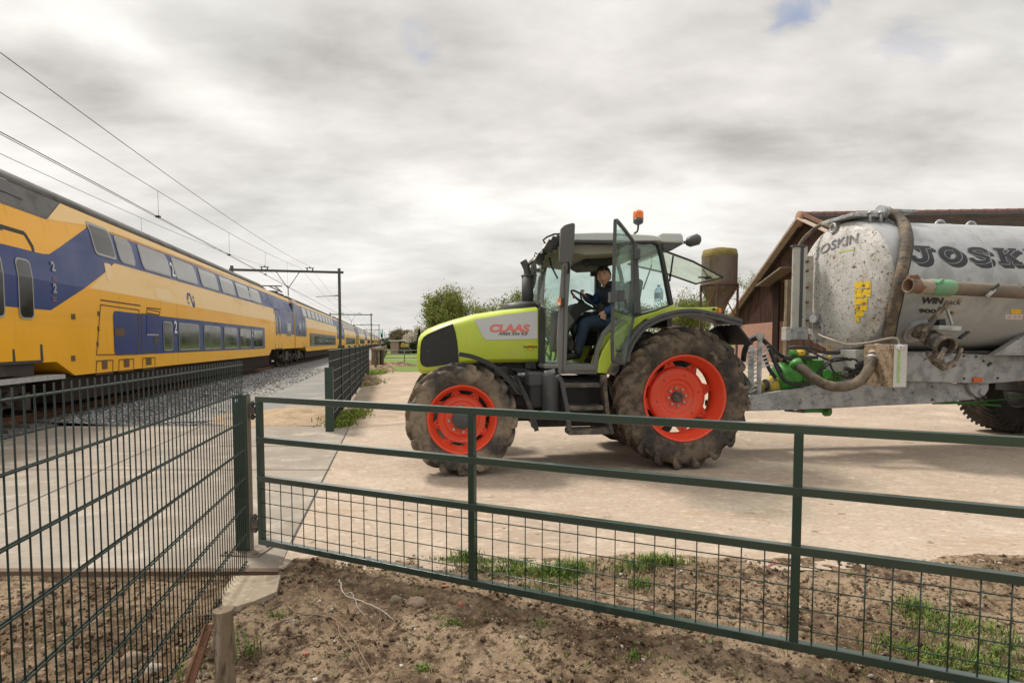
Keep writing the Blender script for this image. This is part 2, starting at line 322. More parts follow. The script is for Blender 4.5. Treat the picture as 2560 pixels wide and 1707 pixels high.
M['fineballast'] = pm('grit_path', (.23, .225, .215), .95, layers=[((.30, .29, .27), .7, .45, .7), ((.13, .125, .12), 20, .55, .66)], bump=(30, .7, .02), var=.25, vs=30, spec=.2)
M['lane'] = pm('dirt_lane', (.37, .285, .215), .95, layers=[((.46, .37, .29), .5, .45, .7), ((.25, .18, .13), 1.4, .52, .72), ((.16, .13, .06), 3, .62, .75)], bump=(10, .8, .04), var=.12, vs=4, spec=.2)
g = plane_poly('ground', [(-1500, -60), (1500, -60), (1500, 2500), (-1500, 2500)], M['field'], -.27)
# yard sheet (bounded left by the crossing plates) and the lane leading off behind the tractor
plane_poly('yard', [(-7.4, 3.9), (70, 3.9), (90, 10.6), (110, 80), (30, 74), (16, 52), (-9.2, 52), tp(1.2, 38), (-3.6, 10.6), (-7.4, 10.6)], M['yard'], -.008)
plane_poly('lane', [tp(.75, 10.9), (-.2, 12.4), (1.5, 14), (-.5, 33), tp(-.9, 31.0), tp(.85, 31)], M['lane'], -.003)
# crossing plates
plane_poly('crossing', [(-1.62, 3.86), (-1.735, 4.35), tp(.80, 7), tp(.80, 11.1), tp(6.55, 12.33), tp(6.55, 5.33)], M['plates'], .0)
def plates():
    b = MB()
    b.prism([(-7.5, 3.84, -.045), (-1.60, 3.84, -.045), (-1.60, 3.90, -.045), (-7.5, 3.90, -.045)], (0, 0, .052))
    e = set_struct(b.build('kerb', pm('slab_edge_stain', (.12, .08, .055), .9, var=.3))); e.name = 'slab_edge'
    b = MB()
    def joint(a, c, w_=.012): b.prism([(a[0], a[1] - w_, .0025), (c[0], c[1] - w_, .0025), (c[0], c[1] + w_, .0025), (a[0], a[1] + w_, .0025)], (0, 0, .0012))
    joint((-8.2, 7.02), (-2.25, 7.0)); joint((-4.45, 8.62), (-2.7, 8.6), .01)
    set_struct(b.build('slab_joint', M['rust']))
    b = MB()
    a, c = tp(3.54, 4.7, .0025), tp(3.54, 11.6, .0025)
    b.bar(a, c, .022, .0016)
    a, c = tp(.80, 4.55, .0025), tp(.80, 11.0, .0025); b.bar(a, c, .012, .002)
    set_struct(b.build('slab_joint', M['black']))
plates()
# ballast bed: shoulder rising to the sleepers, runs to the horizon
def ballast():
    b = MB(); S = [0, 14, 15.5, 17, 21, 27, 35, 50, 80, 140, 300, 900]
    prof = [(3.0, -.02), (4.6, -.005), (5.2, .01), (5.9, .05), (6.4, .07), (10.2, .07), (12, -.02)]
    rings = [[tp(P, s if s > 1 else (10.73 + .2062 * P) / .9785, z) for P, z in prof] for s in S]
    b.loft(rings, closed=False, cap=False)
    set_struct(b.build('ballast_bed', M['ballast']))
    # the part next to the crossing, under the first sleepers
    b = MB(); b.loft([[tp(P, s, z) for P, z in ((6.2, .02), (6.5, .07), (10.2, .07), (12, -.02))] for s in (-6, 12.5)], closed=False, cap=False)
    set_struct(b.build('ballast_bed', M['ballast']))
    b = MB(); b.loft([[tp(P, s, z) for P, z in ((1.05, -.03), (1.3, .004), (2.9, .006), (4.3, .006), (4.9, -.012))] for s in (12.4, 14, 30, 60, 300)], closed=False, cap=False)
    set_struct(b.build('path', M['fineballast']))
    # angular stones scattered over the near bed
    rnd = random.Random(3); b = MB(); st = []
    for k in range(10):
        vs = [Vector((rnd.uniform(-1, 1), rnd.uniform(-1, 1), rnd.uniform(-.6, .8))).normalized() * rnd.uniform(.6, 1) for _ in range(9)]
        bm = bmesh.new()
        for v in vs: bm.verts.new(v)
        bmesh.ops.convex_hull(bm, input=bm.verts); bm.verts.index_update(); bm.verts.ensure_lookup_table()
        used = [v for v in bm.verts if v.link_faces]
        ix = {v: i for i, v in enumerate(used)}
        st.append(([v.co.copy() for v in used], [tuple(ix[v] for v in f.verts) for f in bm.faces])); bm.free()
    for _ in range(15000):
        s = 9.5 + 26 * rnd.random() ** 1.8; P = rnd.uniform(3.6, 6.75)
        if P < 4.6 and rnd.random() < .5: continue
        p = tp(P, s)
        if p.y < 10.72: continue
        z = interp([(3.0, -.02), (4.6, -.005), (5.2, .01), (5.9, .05), (6.4, .07), (10.2, .07)], P)
        v, f = rnd.choice(st); r_ = rnd.uniform(.018, .04) * (1 if s < 18 else 1.5); Q = Euler((rnd.random() * 6, rnd.random() * 6, rnd.random() * 6)).to_matrix()
        b.add([p + Vector((0, 0, z + r_ * .3)) + Q @ (q * r_) for q in v], f, mi=rnd.choice((0, 0, 1, 2)))
    ms = [pm('stone_a', (.36, .37, .385), .9, var=.3, vs=6), pm('stone_b', (.15, .15, .16), .9, var=.3, vs=6), pm('stone_c', (.24, .19, .155), .9, var=.3, vs=6)]
    o = b.build('ballast_stones', ms, weld=False); tag(o, 'loose grey and brown angular track ballast stones beside the rails', 'ballast', kind='stuff')
    return st
STONES = ballast()
def track():
    t = thing('railway_track', 'rusty brown railway track with sleepers running away under the yellow train', 'railway track', tp(7.6, 0), R(90) + THETA)
    for y in (-.717, .717):
        b = MB(); pr = [(-.07, 0), (-.07, .012), (-.01, .03), (-.01, .1), (-.035, .115), (-.035, .15), (.035, .15), (.035, .115), (.01, .1), (.01, .03), (.07, .012), (.07, 0)]
        b.loft([[Vector((x, y + a, .06 + c)) for a, c in pr] for x in (-6, 20, 60, 200, 900)], smooth=False); b.build('rail', M['rust'], t)
    b = MB()
    for i in range(160): b.box((-5 + i * .6, 0, .04), (.26, 2.5, .12))
    m = pm('sleeper', (.17, .145, .12), .9, layers=[((.08, .06, .045), 3, .45, .7)]); o = b.build('sleepers', m, t); o['kind'] = 'stuff'
track()
# sand heap strip and concrete strip beyond the crossing
def mound(name, cx, cy, rx, ry, h, mat, rot=0, seed=1, n=48, rough=.25, fs=1.6, kind='structure', z0=0):
    b = MB(); vs = []; k = n
    for j in range(k + 1):
        for i in range(k + 1):
            u, v = 2 * i / k - 1, 2 * j / k - 1; d = math.hypot(u, v)
            hh = max(0, 1 - d) ** .8 * h
            p = Vector((u * rx, v * ry, 0)); q = Vector((p.x * math.cos(rot) - p.y * math.sin(rot), p.x * math.sin(rot) + p.y * math.cos(rot), 0)) + Vector((cx, cy, 0))
            nz = noise.fractal(Vector((q.x * fs, q.y * fs, seed)), 1, 2, 5)
            vs.append((q.x, q.y, z0 + (hh * (1 + nz * rough * 2) + max(0, 1 - d) ** .3 * nz * .03 - .012 if d < 1 else -.03)))
    b.add(vs, [(j * (k + 1) + i, j * (k + 1) + i + 1, (j + 1) * (k + 1) + i + 1, (j + 1) * (k + 1) + i) for j in range(k) for i in range(k)], True)
    o = b.build(name, mat, weld=False); o['kind'] = kind; return o
p = at_z(740, 1040); mound('sand', p.x - .1, p.y + .15, 1.75, 1.5, .13, M['sand'], .25, 3)
b = MB(); b.prism([tp(1.2, 12.2, -.03), tp(2.45, 12.3, -.03), tp(2.55, 16, -.03), tp(1.9, 17.5, -.03), tp(1.2, 16, -.03)], (0, 0, .07)); set_struct(b.build('pavement', M['plates']))
# soil heap along the slatted fence, beyond
for (px, py, rx, ry, h, s_) in ((900, 955, .9, 2.4, .28, 5), (935, 925, 1.3, 2.6, .42, 6), (985, 915, 1.6, 1.0, .3, 8)):
    p = at_z(px, py); mound('soil_heap', p.x, p.y, rx, ry, h, M['soil'], THETA, s_, rough=.5)

# ---- churned soil in the foreground: real relief
def soil_h(x, y):
    v = Vector((x, y, .3))
    h = noise.fractal(v * 1.1, 1, 2, 3) * .04 + noise.fractal(v * 4.2 + Vector((5, 1, 2)), .8, 2.1, 4) * .030 + abs(noise.noise(v * 11)) * .030 + abs(noise.noise(v * 24 + Vector((3, 3, 3)))) * .018 + noise.fractal(v * 45, .8, 2, 2) * .006
    edge = 4.12 + .10 * noise.noise(Vector((x * 1.3, 2.2, 0))) + .05 * noise.noise(Vector((x * 5, 7.2, 0)))
    if x < -1.6: edge = 3.84
    f = min(1, max(0, (edge - y) / .5)); amp = .25 + .75 * f
    z = h * amp - .006
    if y > edge: z -= (y - edge) * .35
    elif x < -1.6: z -= .05 + min(.05, (edge - y) * .1)
    z -= .05 * min(1, max(0, (3.6 - y) / 1.4))
    return z
def soil():
    b = MB(); x0, x1, y0, y1 = -4.4, 5.4, 1.35, 4.45; dx = .0130; nx = int((x1 - x0) / dx); ny = int((y1 - y0) / dx)
    vs = [(x0 + i * dx, y0 + j * dx, soil_h(x0 + i * dx, y0 + j * dx)) for j in range(ny + 1) for i in range(nx + 1)]
    b.add(vs, [(j * (nx + 1) + i, j * (nx + 1) + i + 1, (j + 1) * (nx + 1) + i + 1, (j + 1) * (nx + 1) + i) for j in range(ny) for i in range(nx)], True)
    set_struct(b.build('soil', M['soil'], weld=False))
    b = MB(); b.add([(-30, -6, -.10), (30, -6, -.10), (30, 1.4, -.10), (-30, 1.4, -.10)], [(0, 1, 2, 3)])
    b.add([(5.35, 1.3, -.045), (30, 1.3, -.045), (30, 4.3, -.045), (5.35, 4.3, -.045)], [(0, 1, 2, 3)]); b.add([(-30, 1.3, -.11), (-4.3, 1.3, -.11), (-4.3, 3.9, -.11), (-30, 3.9, -.11)], [(0, 1, 2, 3)])
    set_struct(b.build('soil', M['soil']))
    rnd = random.Random(11)
    cl = MB()
    for _ in range(24000):
        x = rnd.uniform(-3.6, 4.6); y = 2.2 + 2.05 * rnd.random()
        if noise.noise(Vector((x * 1.6, y * 1.6, 4))) < rnd.uniform(-.4, .25): continue
        if x > -1.6 and y > 4.05 and rnd.random() < .8: continue
        if x < -1.5 and y > 3.82: continue
        v, f = rnd.choice(STONES); r_ = .004 + .02 * rnd.random() ** 3.2; Q = Euler((rnd.random() * 6, rnd.random() * 6, rnd.random() * 6)).to_matrix()
        p = Vector((x, y, soil_h(x, y) + r_ * .3))
        cl.add([p + Q @ (q * r_) for q in v], f, smooth=True)
    m = pm('soil_clod', (.19, .135, .093), .95, layers=[((.09, .06, .04), 9, .45, .62), ((.32, .25, .18), 14, .55, .7)], bump=(90, .7, .01), var=.3, vs=15, spec=.2)
    tag(cl.build('soil_clods', M['soil'], weld=False), 'small brown crumbs of churned soil in the foreground', 'soil clods', kind='stuff')
    pb = MB()
    for _ in range(1000):
        x = rnd.uniform(-3.4, 4.2); y = 2.3 + 1.75 * rnd.random()
        v, f = rnd.choice(STONES); r_ = .004 + .016 * rnd.random() ** 3; Q = Euler((rnd.random() * 6, rnd.random() * 6, rnd.random() * 6)).to_matrix()
        p = Vector((x, y, soil_h(x, y) + r_ * .5))
        pb.add([p + Q @ (q * r_) for q in v], f, smooth=True, mi=rnd.choice((0, 0, 1, 2, 3)))
    ms = [pm('pebble_a', (.30, .26, .21), .7, var=.2), pm('pebble_b', (.22, .20, .18), .7, var=.2), pm('pebble_c', (.28, .16, .10), .8, var=.2), pm('pebble_d', (.45, .41, .35), .7, var=.2)]
    tag(pb.build('pebbles', ms, weld=False), 'small grey white and red pebbles lying in the soil', 'pebbles', kind='stuff')
soil()
def spatter():
    rnd = random.Random(21); b = MB()
    def blob(x, y, rx, ry, h):
        n = 14; c = Vector((x, y, -.008 + h)); ring = []
        for i in range(n): a = 2 * math.pi * i / n; k = .8 + .9 * noise.noise(Vector((x * 9 + math.cos(a) * 1.6, y * 9 + math.sin(a) * 1.6, 2))); ring.append(Vector((x + rx * k * math.cos(a), y + ry * k * math.sin(a), -.0075)))
        mid = [c.lerp(q, .6) + Vector((0, 0, h * .25)) for q in ring]; vs = ring + mid + [c]
        b.add(vs, [(i, (i + 1) % n, n + (i + 1) % n, n + i) for i in range(n)] + [(n + i, n + (i + 1) % n, 2 * n) for i in range(n)], True)
    for px, py, rx, ry in ((2490, 1120, .30, .13), (2270, 1105, .10, .05), (1950, 1035, .10, .06), (2105, 1282, .05, .03), (1520, 1290, .06, .03), (1640, 1070, .05, .03), (1880, 1280, .07, .03), (2380, 1185, .05, .025), (2405, 1190, .05, .025), (1310, 1195, .05, .02), (1070, 1292, .07, .03), (1230, 1240, .06, .015), (1860, 1180, .1, .02)):
        p = at_z(px, py); blob(p.x, p.y, rx, ry, .006)
    for _ in range(420):
        y = 4.3 + 9 * rnd.random() ** 1.5; x = rnd.uniform(-1.6 - (y - 4.3) * .1, 1.0 * y)
        s = .005 + .022 * rnd.random() ** 5; blob(x, y, s * rnd.uniform(1, 1.6), s, s * .35)
    tag(b.build('mud_spatter', pm('dropped_mud', (.25, .185, .13), .95, layers=[((.35, .27, .20), 9, .42, .6)], bump=(60, .6, .01), var=.2), weld=False), 'crumbs and flat patches of dried mud dropped on the concrete yard', 'mud', kind='stuff')
spatter()
def lump(name, px, py, r_, sq, mat, label, cat, group=None, seed=0, z=None):
    p = at_z(px, py); b = MB(); rnd = random.Random(seed); zz = soil_h(p.x, p.y)
    bm = bmesh.new(); bmesh.ops.create_icosphere(bm, subdivisions=3, radius=1)
    vs = []
    for v in bm.verts:
        c = v.co; k = 1 + .35 * noise.noise(c * 1.3 + Vector((seed, 0, 0))) + .1 * noise.noise(c * 4 + Vector((seed, 3, 0)))
        vs.append(p + Vector((c.x * sq[0], c.y * sq[1], c.z * sq[2])) * r_ * k + Vector((0, 0, zz + r_ * sq[2] * .25)))
    b.add(vs, [tuple(v.index for v in f.verts) for f in bm.faces], True); bm.free()
    return tag(b.build(name, mat, weld=False), label, cat, group)
M['st1'] = pm('field_stone', (.34, .29, .235), .85, layers=[(MUD, 6, .5, .7)], bump=(30, .4, .01)); M['st2'] = pm('red_brick_bit', (.38, .15, .10), .9, layers=[(MUD, 8, .5, .7)], bump=(40, .4, .01)); M['clod'] = pm('big_clod', (.24, .175, .125), .95, layers=[(MUD, 7, .5, .7)], bump=(40, .8, .02), var=.2)
lump('stone', 379, 1612, .045, (1, .8, .75), M['st1'], 'rounded grey stone in the soil behind the mesh fence', 'stone', seed=1)
lump('stone', 330, 1597, .07, (1, .8, .7), M['clod'], 'large brown stone lump left of the rounded grey stone behind the fence', 'stone', seed=5)
lump('stone', 735, 1555, .018, (1.5, .9, .6), M['st1'], 'flat grey stone beside the twigs in front of the gate', 'stone', seed=2)
lump('stone', 788, 1683, .013, (1.1, .9, .8), pm('pale_stone', (.5, .47, .42), .8), 'small pale round stone at the bottom edge of the photo', 'stone', seed=3)
lump('stone', 765, 1628, .013, (1.2, .9, .8), M['st2'], 'small reddish brown stone in front of the twigs', 'stone', seed=4)
lump('brick_fragment', 1153, 1507, .018, (1.2, .8, .8), M['st2'], 'pinkish red brick fragment in the soil below the gate', 'brick fragment', seed=6)
lump('brick_fragment', 1113, 1464, .016, (1.6, .8, .5), M['st2'], 'flat dark red brick fragment under the gate bottom rail', 'brick fragment', seed=7)
lump('soil_clod', 1040, 1505, .05, (1.3, .9, .7), M['clod'], 'big pale clod of soil below the first gate bay', 'soil clod', seed=8)
lump('soil_clod', 990, 1490, .035, (1.2, .9, .8), M['clod'], 'lump of dark soil left of the big pale clod', 'soil clod', seed=9)
lump('stone', 1300, 1590, .02, (1.4, .9, .6), M['st1'], 'angular beige stone in bare soil under the middle of the gate', 'stone', seed=10)
lump('stone', 705, 1427, .022, (1.2, .9, .7), M['st1'], 'grey stone at the corner of the concrete slab', 'stone', seed=12)
# pale paver slab
def stalks():
    rnd = random.Random(77); b = MB()
    for _ in range(1300):
        x = rnd.uniform(-1.5, 4.2); y = 2.4 + 1.75 * rnd.random()
        if noise.noise(Vector((x * 1.1, y * 1.1, 9))) < rnd.uniform(-.4, .4): continue
        a = rnd.random() * 6.28; l = rnd.uniform(.015, .07); d = Vector((math.cos(a), math.sin(a), rnd.uniform(-.1, .35))); s_ = Vector((-d.y, d.x, 0)) * rnd.uniform(.0006, .0014)
        p = Vector((x, y, soil_h(x, y) + .008)); q = p + d * l * .5 + Vector((0, 0, .004)); r_ = p + d * l; b.add([p - s_, p + s_, q + s_, q - s_, r_ + s_ * .5, r_ - s_ * .5], [(0, 1, 2, 3), (3, 2, 4, 5)])
    tag(b.build('dry_stalks', pm('dry_stalk', (.40, .30, .17), .8, layers=[((.2, .14, .09), 6, .45, .6)], var=.3), weld=False), 'thin dry stalks and straw bits lying over the bare soil', 'dry stalks', kind='stuff')
stalks()
def paver():
    pts = [(582, 1438), (702, 1436), (692, 1477), (638, 1500), (592, 1514), (556, 1513), (553, 1480)]
    q = [at_z(x, y, .035) for x, y in pts]
    b = MB(); b.prism([(p.x, p.y, -.005) for p in q], (0, 0, .04))
    m = pm('paver', (.31, .255, .18), .85, layers=[((.20, .155, .11), 7, .52, .66), ((.42, .36, .28), 22, .55, .66)], bump=(60, .3, .004))
    tag(b.build('paving_slab', m, bevel=.004), 'broken beige concrete paving slab lying against the fence corner', 'paving slab')
paver()
# grass -----------------------------------------------------------------
def blades(name, spots, label, mat, hgt=(.03, .09), cat='grass', hfun=soil_h, wd=.0022):
    rnd = random.Random(len(spots) * 7 + 1); b = MB()
    for (px, py, n, sx, sy, hs) in spots:
        c = at_z(px, py)
        for _ in range(n):
            x, y = rnd.gauss(c.x, sx), rnd.gauss(c.y, sy); z = hfun(x, y) - .003
            h = rnd.uniform(*hgt) * hs; a = rnd.random() * 6.28; ln = rnd.uniform(.1, .9) * h
            d = Vector((math.cos(a), math.sin(a), 0)); s_ = Vector((-d.y, d.x, 0)) * wd * rnd.uniform(.7, 1.4) * (1 + hs * .3)
            p0 = Vector((x, y, z)); p1 = p0 + d * ln * .35 + Vector((0, 0, h * .6)); p2 = p0 + d * ln + Vector((0, 0, h * rnd.uniform(.7, 1)))
            b.add([p0 - s_, p0 + s_, p1 + s_ * .8, p1 - s_ * .8, p2], [(0, 1, 2, 3), (3, 2, 4)])
    return tag(b.build(name, mat, weld=False), label, cat, kind='stuff')
blades('grass', [(1165, 1392, 200, .05, .04, 1.1), (1260, 1420, 420, .16, .05, .8), (1345, 1430, 560, .16, .06, .9), (1420, 1425, 500, .09, .05, 1.2), (1640, 1410, 420, .10, .035, 1.2), (1580, 1425, 160, .08, .05, .9), (1600, 1470, 140, .05, .03, .8), (1380, 1465, 200, .1, .05, .7),
                 (1130, 1555, 130, .035, .02, .45), (1060, 1670, 100, .02, .02, .4), (1590, 1640, 60, .03, .02, .5), (1350, 1555, 40, .02, .02, .5), (690, 1540, 60, .03, .02, .5),
                 (2290, 1520, 260, .06, .05, .9), (2370, 1560, 420, .12, .07, .8), (2420, 1640, 700, .18, .08, .8), (2320, 1640, 220, .14, .07, .6), (2530, 1600, 260, .10, .08, .8), (2250, 1610, 160, .08, .05, .7), (2500, 1680, 260, .2, .05, .7)],
       'tufts of green grass growing in the soil behind the gate', M['blade'])
sprigs = [(random.Random(i).uniform(720, 2540), random.Random(i + 99).uniform(1400, 1700), 7, .012, .01, .35) for i in range(150)] + [(random.Random(i).uniform(20, 560), random.Random(i + 55).uniform(1480, 1690), 6, .015, .01, .4) for i in range(25)]
blades('weeds', sprigs, 'scattered tiny green weeds sprouting in the bare soil', M['blade'], cat='weeds')
blades('weeds', [(610, 1640, 26, .05, .03, 1.6), (560, 1690, 16, .03, .02, 1.8), (480, 1690, 20, .08, .02, 1.2), (500, 1600, 16, .05, .03, 1)], 'long thin green grass blades round the wooden stump', M['blade'], cat='weeds')
b_ = [(1100 + i * 14, 1395 + (i * 37 % 11), 60, .05, .012, .5) for i in range(14)] + [(830 + i * 20, 1352 - i * 2, 30, .03, .01, .35) for i in range(12)]
blades('grass', b_, 'thin line of grass along the edge where the yard meets the soil', M['blade'])
# verge grass at the foot of the slatted fence and of the field edge
flat = lambda x, y: 0.0
blades('grass', [(868, 1042, 3800, .14, .40, 1.5), (852, 1062, 1200, .10, .16, 1.2), (900, 960, 1500, .3, .8, 2.0), (925, 935, 1800, .3, 1.0, 3)], 'bright green verge grass at the foot of the dark slatted fence', M['verge'], cat='grass', hfun=flat, wd=.006)
def field_grass():
    pts = [(-9, 30.5), (8, 31.5), (14, 53), (110, 92), (900, 326), (-60, 326)]
    o = plane_poly('field', pts, pm('meadow', (.13, .19, .04), .9, layers=[((.19, .23, .07), .15, .4, .7), ((.25, .24, .09), .8, .58, .75), ((.08, .13, .02), 4, .55, .7)], bump=(8, .6, .1), var=.25, vs=5, spec=.15), -.002)
field_grass()
# ================================================================== TRAIN
TF = Frame(tp(6.16, 0), R(90) + THETA)
PROF = [(.3, .06), (.95, 0), (2.70, 0), (3.4, .09), (3.95, .21), (4.38, .36), (4.66, .62), (4.80, .95), (4.86, 1.4)]
yof = lambda z: interp(PROF, z)
def surf(px, py):
    y = 0
    for _ in range(6): q = TF(px, py, y); y = yof(q.z)
    return q.x, q.z
z1 = lambda x, y: surf(x / 2.24, 380 + y / 2.24)
z2 = lambda x, y: surf(540 + x / 3.267, 600 + y / 3.267)
zd = lambda x, y: surf(x / 3.5636, 560 + y / 3.5636)
def tpaint(name, c, rough=.35, **k): return pm(name, c, rough, coat=.1, spec=.35, var=.03, vs=1.2, **k)
GR = [((.30, .22, .12), 1.6, .56, .9, (.25, 1, 1))]
M['tyellow'] = tpaint('train_yellow', (.86, .42, .012), layers=[((.60, .34, .05), 1.3, .5, .9, (.15, 1, 1)), ((.45, .26, .06), 2.2, .56, .9, (2.5, 1, .22))])
M['tblue'] = tpaint('train_blue', (.014, .034, .16), layers=[((.07, .085, .17), 1.5, .5, .9, (.2, 1, 1)), ((.06, .06, .09), 2.2, .56, .9, (2.5, 1, .22))])
M['tcream'] = tpaint('train_pale_yellow', (.80, .53, .20), layers=[((.64, .45, .22), 1.6, .5, .9, (.2, 1, 1)), ((.5, .36, .18), 2.2, .58, .9, (2.5, 1, .22))])  # paler yellow for the upper side and the strip under the roof
M['troof'] = pm('train_roof_grey', (.125, .125, .12), .7, layers=[((.08, .075, .07), 2.4, .45, .7, (1, .4, 1)), ((.2, .18, .15), 1.2, .55, .8)], var=.1)
M['tgrey'] = pm('train_dark_trim', (.03, .03, .032), .5)
M['tunder'] = pm('train_underframe', (.035, .028, .024), .8, layers=[((.1, .075, .055), 3, .5, .7)], bump=(12, .5, .02), var=.3)
M['tskirt'] = pm('train_brown_skirt', (.030, .021, .016), .85, var=.15, spec=.15)
M['tlight'] = pm('window_seal_grey', (.32, .32, .31), .4)
M['tglass'] = pm('lower_window_glass', (.035, .037, .030), .08, spec=.8, var=.3, vs=1.5)
M['tglassu'] = pm('upper_window_glass', (.20, .20, .19), .12, spec=.8, var=.15, vs=1.5)  # light grey base stands in for the sky reflected in the upper panes
M['twhite'] = pm('train_lettering', (.75, .75, .74), .5)
M['tblack'] = pm('train_dark_window', (.015, .014, .014), .15, spec=.6)
def on(x, z, off): return Vector((x, yof(z) - off, z))
def plate(b, pts, off, mi=0):                # polygon in (x, z) laid on the curved side
    bm = bmesh.new(); vs = [bm.verts.new((x, 0, z)) for x, z in pts]
    bm.faces.new(vs); bmesh.ops.triangulate(bm, faces=bm.faces[:])
    for z, _ in PROF:
        bmesh.ops.bisect_plane(bm, geom=bm.verts[:] + bm.edges[:] + bm.faces[:], plane_co=(0, 0, z), plane_no=(0, 0, 1))
    bm.verts.index_update()
    b.add([on(v.co.x, v.co.z, off) for v in bm.verts], [tuple(v.index for v in f.verts) for f in bm.faces], False, mi); bm.free()
def rr(x0, x1, za, zb, r=.09, n=4):
    out = []
    for cx, cz, a0 in ((x1 - r, zb - r, 0), (x0 + r, zb - r, 90), (x0 + r, za + r, 180), (x1 - r, za + r, 270)):
        for i in range(n + 1): a = R(a0 + 90 * i / n); out.append((cx + r * math.cos(a), cz + r * math.sin(a)))
    return out
def line(b, pts, wd, off=.006, mi=0):
    for (xa, za), (xb, zb) in zip(pts, pts[1:]):
        a = on(xa, za, off); c = on(xb, zb, off); b.bar(a, c, wd, .006, up=(0, 1, 0), mi=mi)
def text_mesh(s, size, shear=0, off=0, spacing=1.0):
    cu = bpy.data.curves.new('t', 'FONT'); cu.body = s; cu.size = size; cu.shear = shear; cu.offset = off; cu.space_character = spacing; cu.resolution_u = 3
    o = bpy.data.objects.new('t', cu); col.objects.link(o); dg = bpy.context.evaluated_depsgraph_get(); dg.update()
    me = o.evaluated_get(dg).to_mesh(); vs = [v.co.copy() for v in me.vertices]; fs = [tuple(p.vertices) for p in me.polygons]
    o.evaluated_get(dg).to_mesh_clear(); bpy.data.objects.remove(o); bpy.data.curves.remove(cu)
    return vs, fs
def window(par, x0, x1, za, zb, gm, r=.1, seal=.035):
    b = MB(); plate(b, rr(x0 - seal, x1 + seal, za - seal, zb + seal, r + .02), .016, 0); plate(b, rr(x0, x1, za, zb, r), .020, 1); return b.build('window', [M['tlight'], gm], par)
def num2(par, x, z, h=.34, m=None):
    v, f = text_mesh('2', h * 1.35, 0, .01); b = MB(); b.add([on(x + p.x, z + p.y, .022) for p in v], f); return b.build('class_number', m or M['twhite'], par)
Lx = lambda px: TF(px, 860, 0).x
X0 = TF(27, 860, 0).x - 3.3
JX = [TF(736, 830, 0).x, TF(853, 840, 0).x]
def carriage(t, x0, x1, xa, xb, lowends=(1, 1), name='carriage'):
    b = MB()
    def ring(x, zb, top): 
        pr = [(z, y) for z, y in PROF if z > zb]; pr = [(zb, yof(zb))] + pr
        pr = [(min(z, top), y) for z, y in pr]
        return [Vector((x, y, z)) for z, y in pr] + [Vector((x, 2.8 - y, z)) for z, y in reversed(pr)]
    S = [(x0, 1.22), (xa, 1.22), (xa + .62, .93), (xb - .62, .93), (xb, 1.22), (x1, 1.22)]
    k = len([1 for z, y in PROF if z > 1.22]) + 1
    def ring2(x, zb):
        zs = [zb, 1.3, 2.70, 3.4, 3.95, 4.38]; return [Vector((x, yof(z), z)) for z in zs] + [Vector((x, 2.8 - yof(z), z)) for z in reversed(zs)]
    b.loft([ring2(x, z) for x, z in S], smooth=False)
    body = b.build('carriage', M['tyellow'], t)
    b = MB()
    lo = 3.0 if x1 - x0 > 10 else 0
    def rring(x, sc_): return [Vector((x, y, 4.37 + (z - 4.37) * sc_)) for z, y in PROF if z > 4.2] + [Vector((x, 2.8 - y, 4.37 + (z - 4.37) * sc_)) for z, y in reversed(PROF) if z > 4.2]
    st = [(x0, .12 if lowends[0] else 1), (x0 + 2.4, .12 if lowends[0] else 1), (x0 + 5.2, 1), (x1 - 6.6, 1), (x1 - 4.2, .12 if lowends[1] else 1), (x1, .12 if lowends[1] else 1)]
    b.loft([rring(x, s) for x, s in st]); b.build('roof', M['troof'], body)
    b = MB(); b.bb((xa + .3, .07, .42), (xb - .3, 2.7, .96)); b.build('skirt', M['tskirt'], body)
    # end equipment on the low roof parts
    b = MB(); rnd = random.Random(int(x0))
    for xx in ([x0 + .5, x0 + 1.3, x0 + 2.2] if lowends[0] else []) + ([x1 - .5, x1 - 1.4, x1 - 2.3, x1 - 3.2] if lowends[1] else []):
        b.bb((xx - .3, .55, 4.3), (xx + .25, 2.2, 4.58 + rnd.random() * .12)); b.build('roof_equipment', M['tgrey'], body); b = MB()
    # bogies
    for xc in (x0 + 2.1, x1 - 2.1):
        b = MB()
        for dx in (-1.25, 1.25):
            for y in (.42, 2.2): b.cyl((xc + dx, y, .62), (xc + dx, y + .13, .62), .46, 24)
            b.cyl((xc + dx, .42, .62), (xc + dx, 2.3, .62), .09, 10); b.bb((xc + dx - .2, .14, .48), (xc + dx + .2, .42, .80)); b.cyl((xc + dx, .08, .64), (xc + dx, .16, .64), .11, 14)
            b.cyl((xc + dx * .62, .26, .72), (xc + dx * .62, .26, 1.1), .09, 10)
        b.bb((xc - 1.9, .2, .66), (xc + 1.9, .38, .86)); b.bb((xc - .5, .12, .5), (xc + .5, .4, 1.05)); b.bb((xc - 1.7, .5, .55), (xc + 1.7, 2.3, 1.2))
        for dx in (-.9, .3, 1.7): b.bb((xc + dx, .1, .4), (xc + dx + .14, .3, .7))
        b.build('bogie', M['tunder'], body)
    return body
def door(par, x0, x1, za=1.24, zb=3.25, narrow=False):
    b = MB(); s = .035 if not narrow else .03; xm = (x0 + x1) / 2
    pts = [(x0, za), (x0, zb - .22), (x0 + .16, zb), (x1 - .16, zb), (x1, zb - .22), (x1, za)]
    line(b, pts, s * 2, .008); line(b, [(xm, za), (xm, zb)], s * 1.6, .008); line(b, [(x0, za), (x1, za)], .05, .008)
    wd = (x1 - x0) / 2
    for c in ((x0 + xm) / 2, (xm + x1) / 2):
        plate(b, rr(c - wd * .27, c + wd * .27, 1.98, 3.02, .1), .012, 2); plate(b, rr(c - wd * .27 + .03, c + wd * .27 - .03, 2.01, 2.99, .09), .016, 1)
    return b.build('door', [M['tgrey'], M['tblack'], M['tlight']], par)
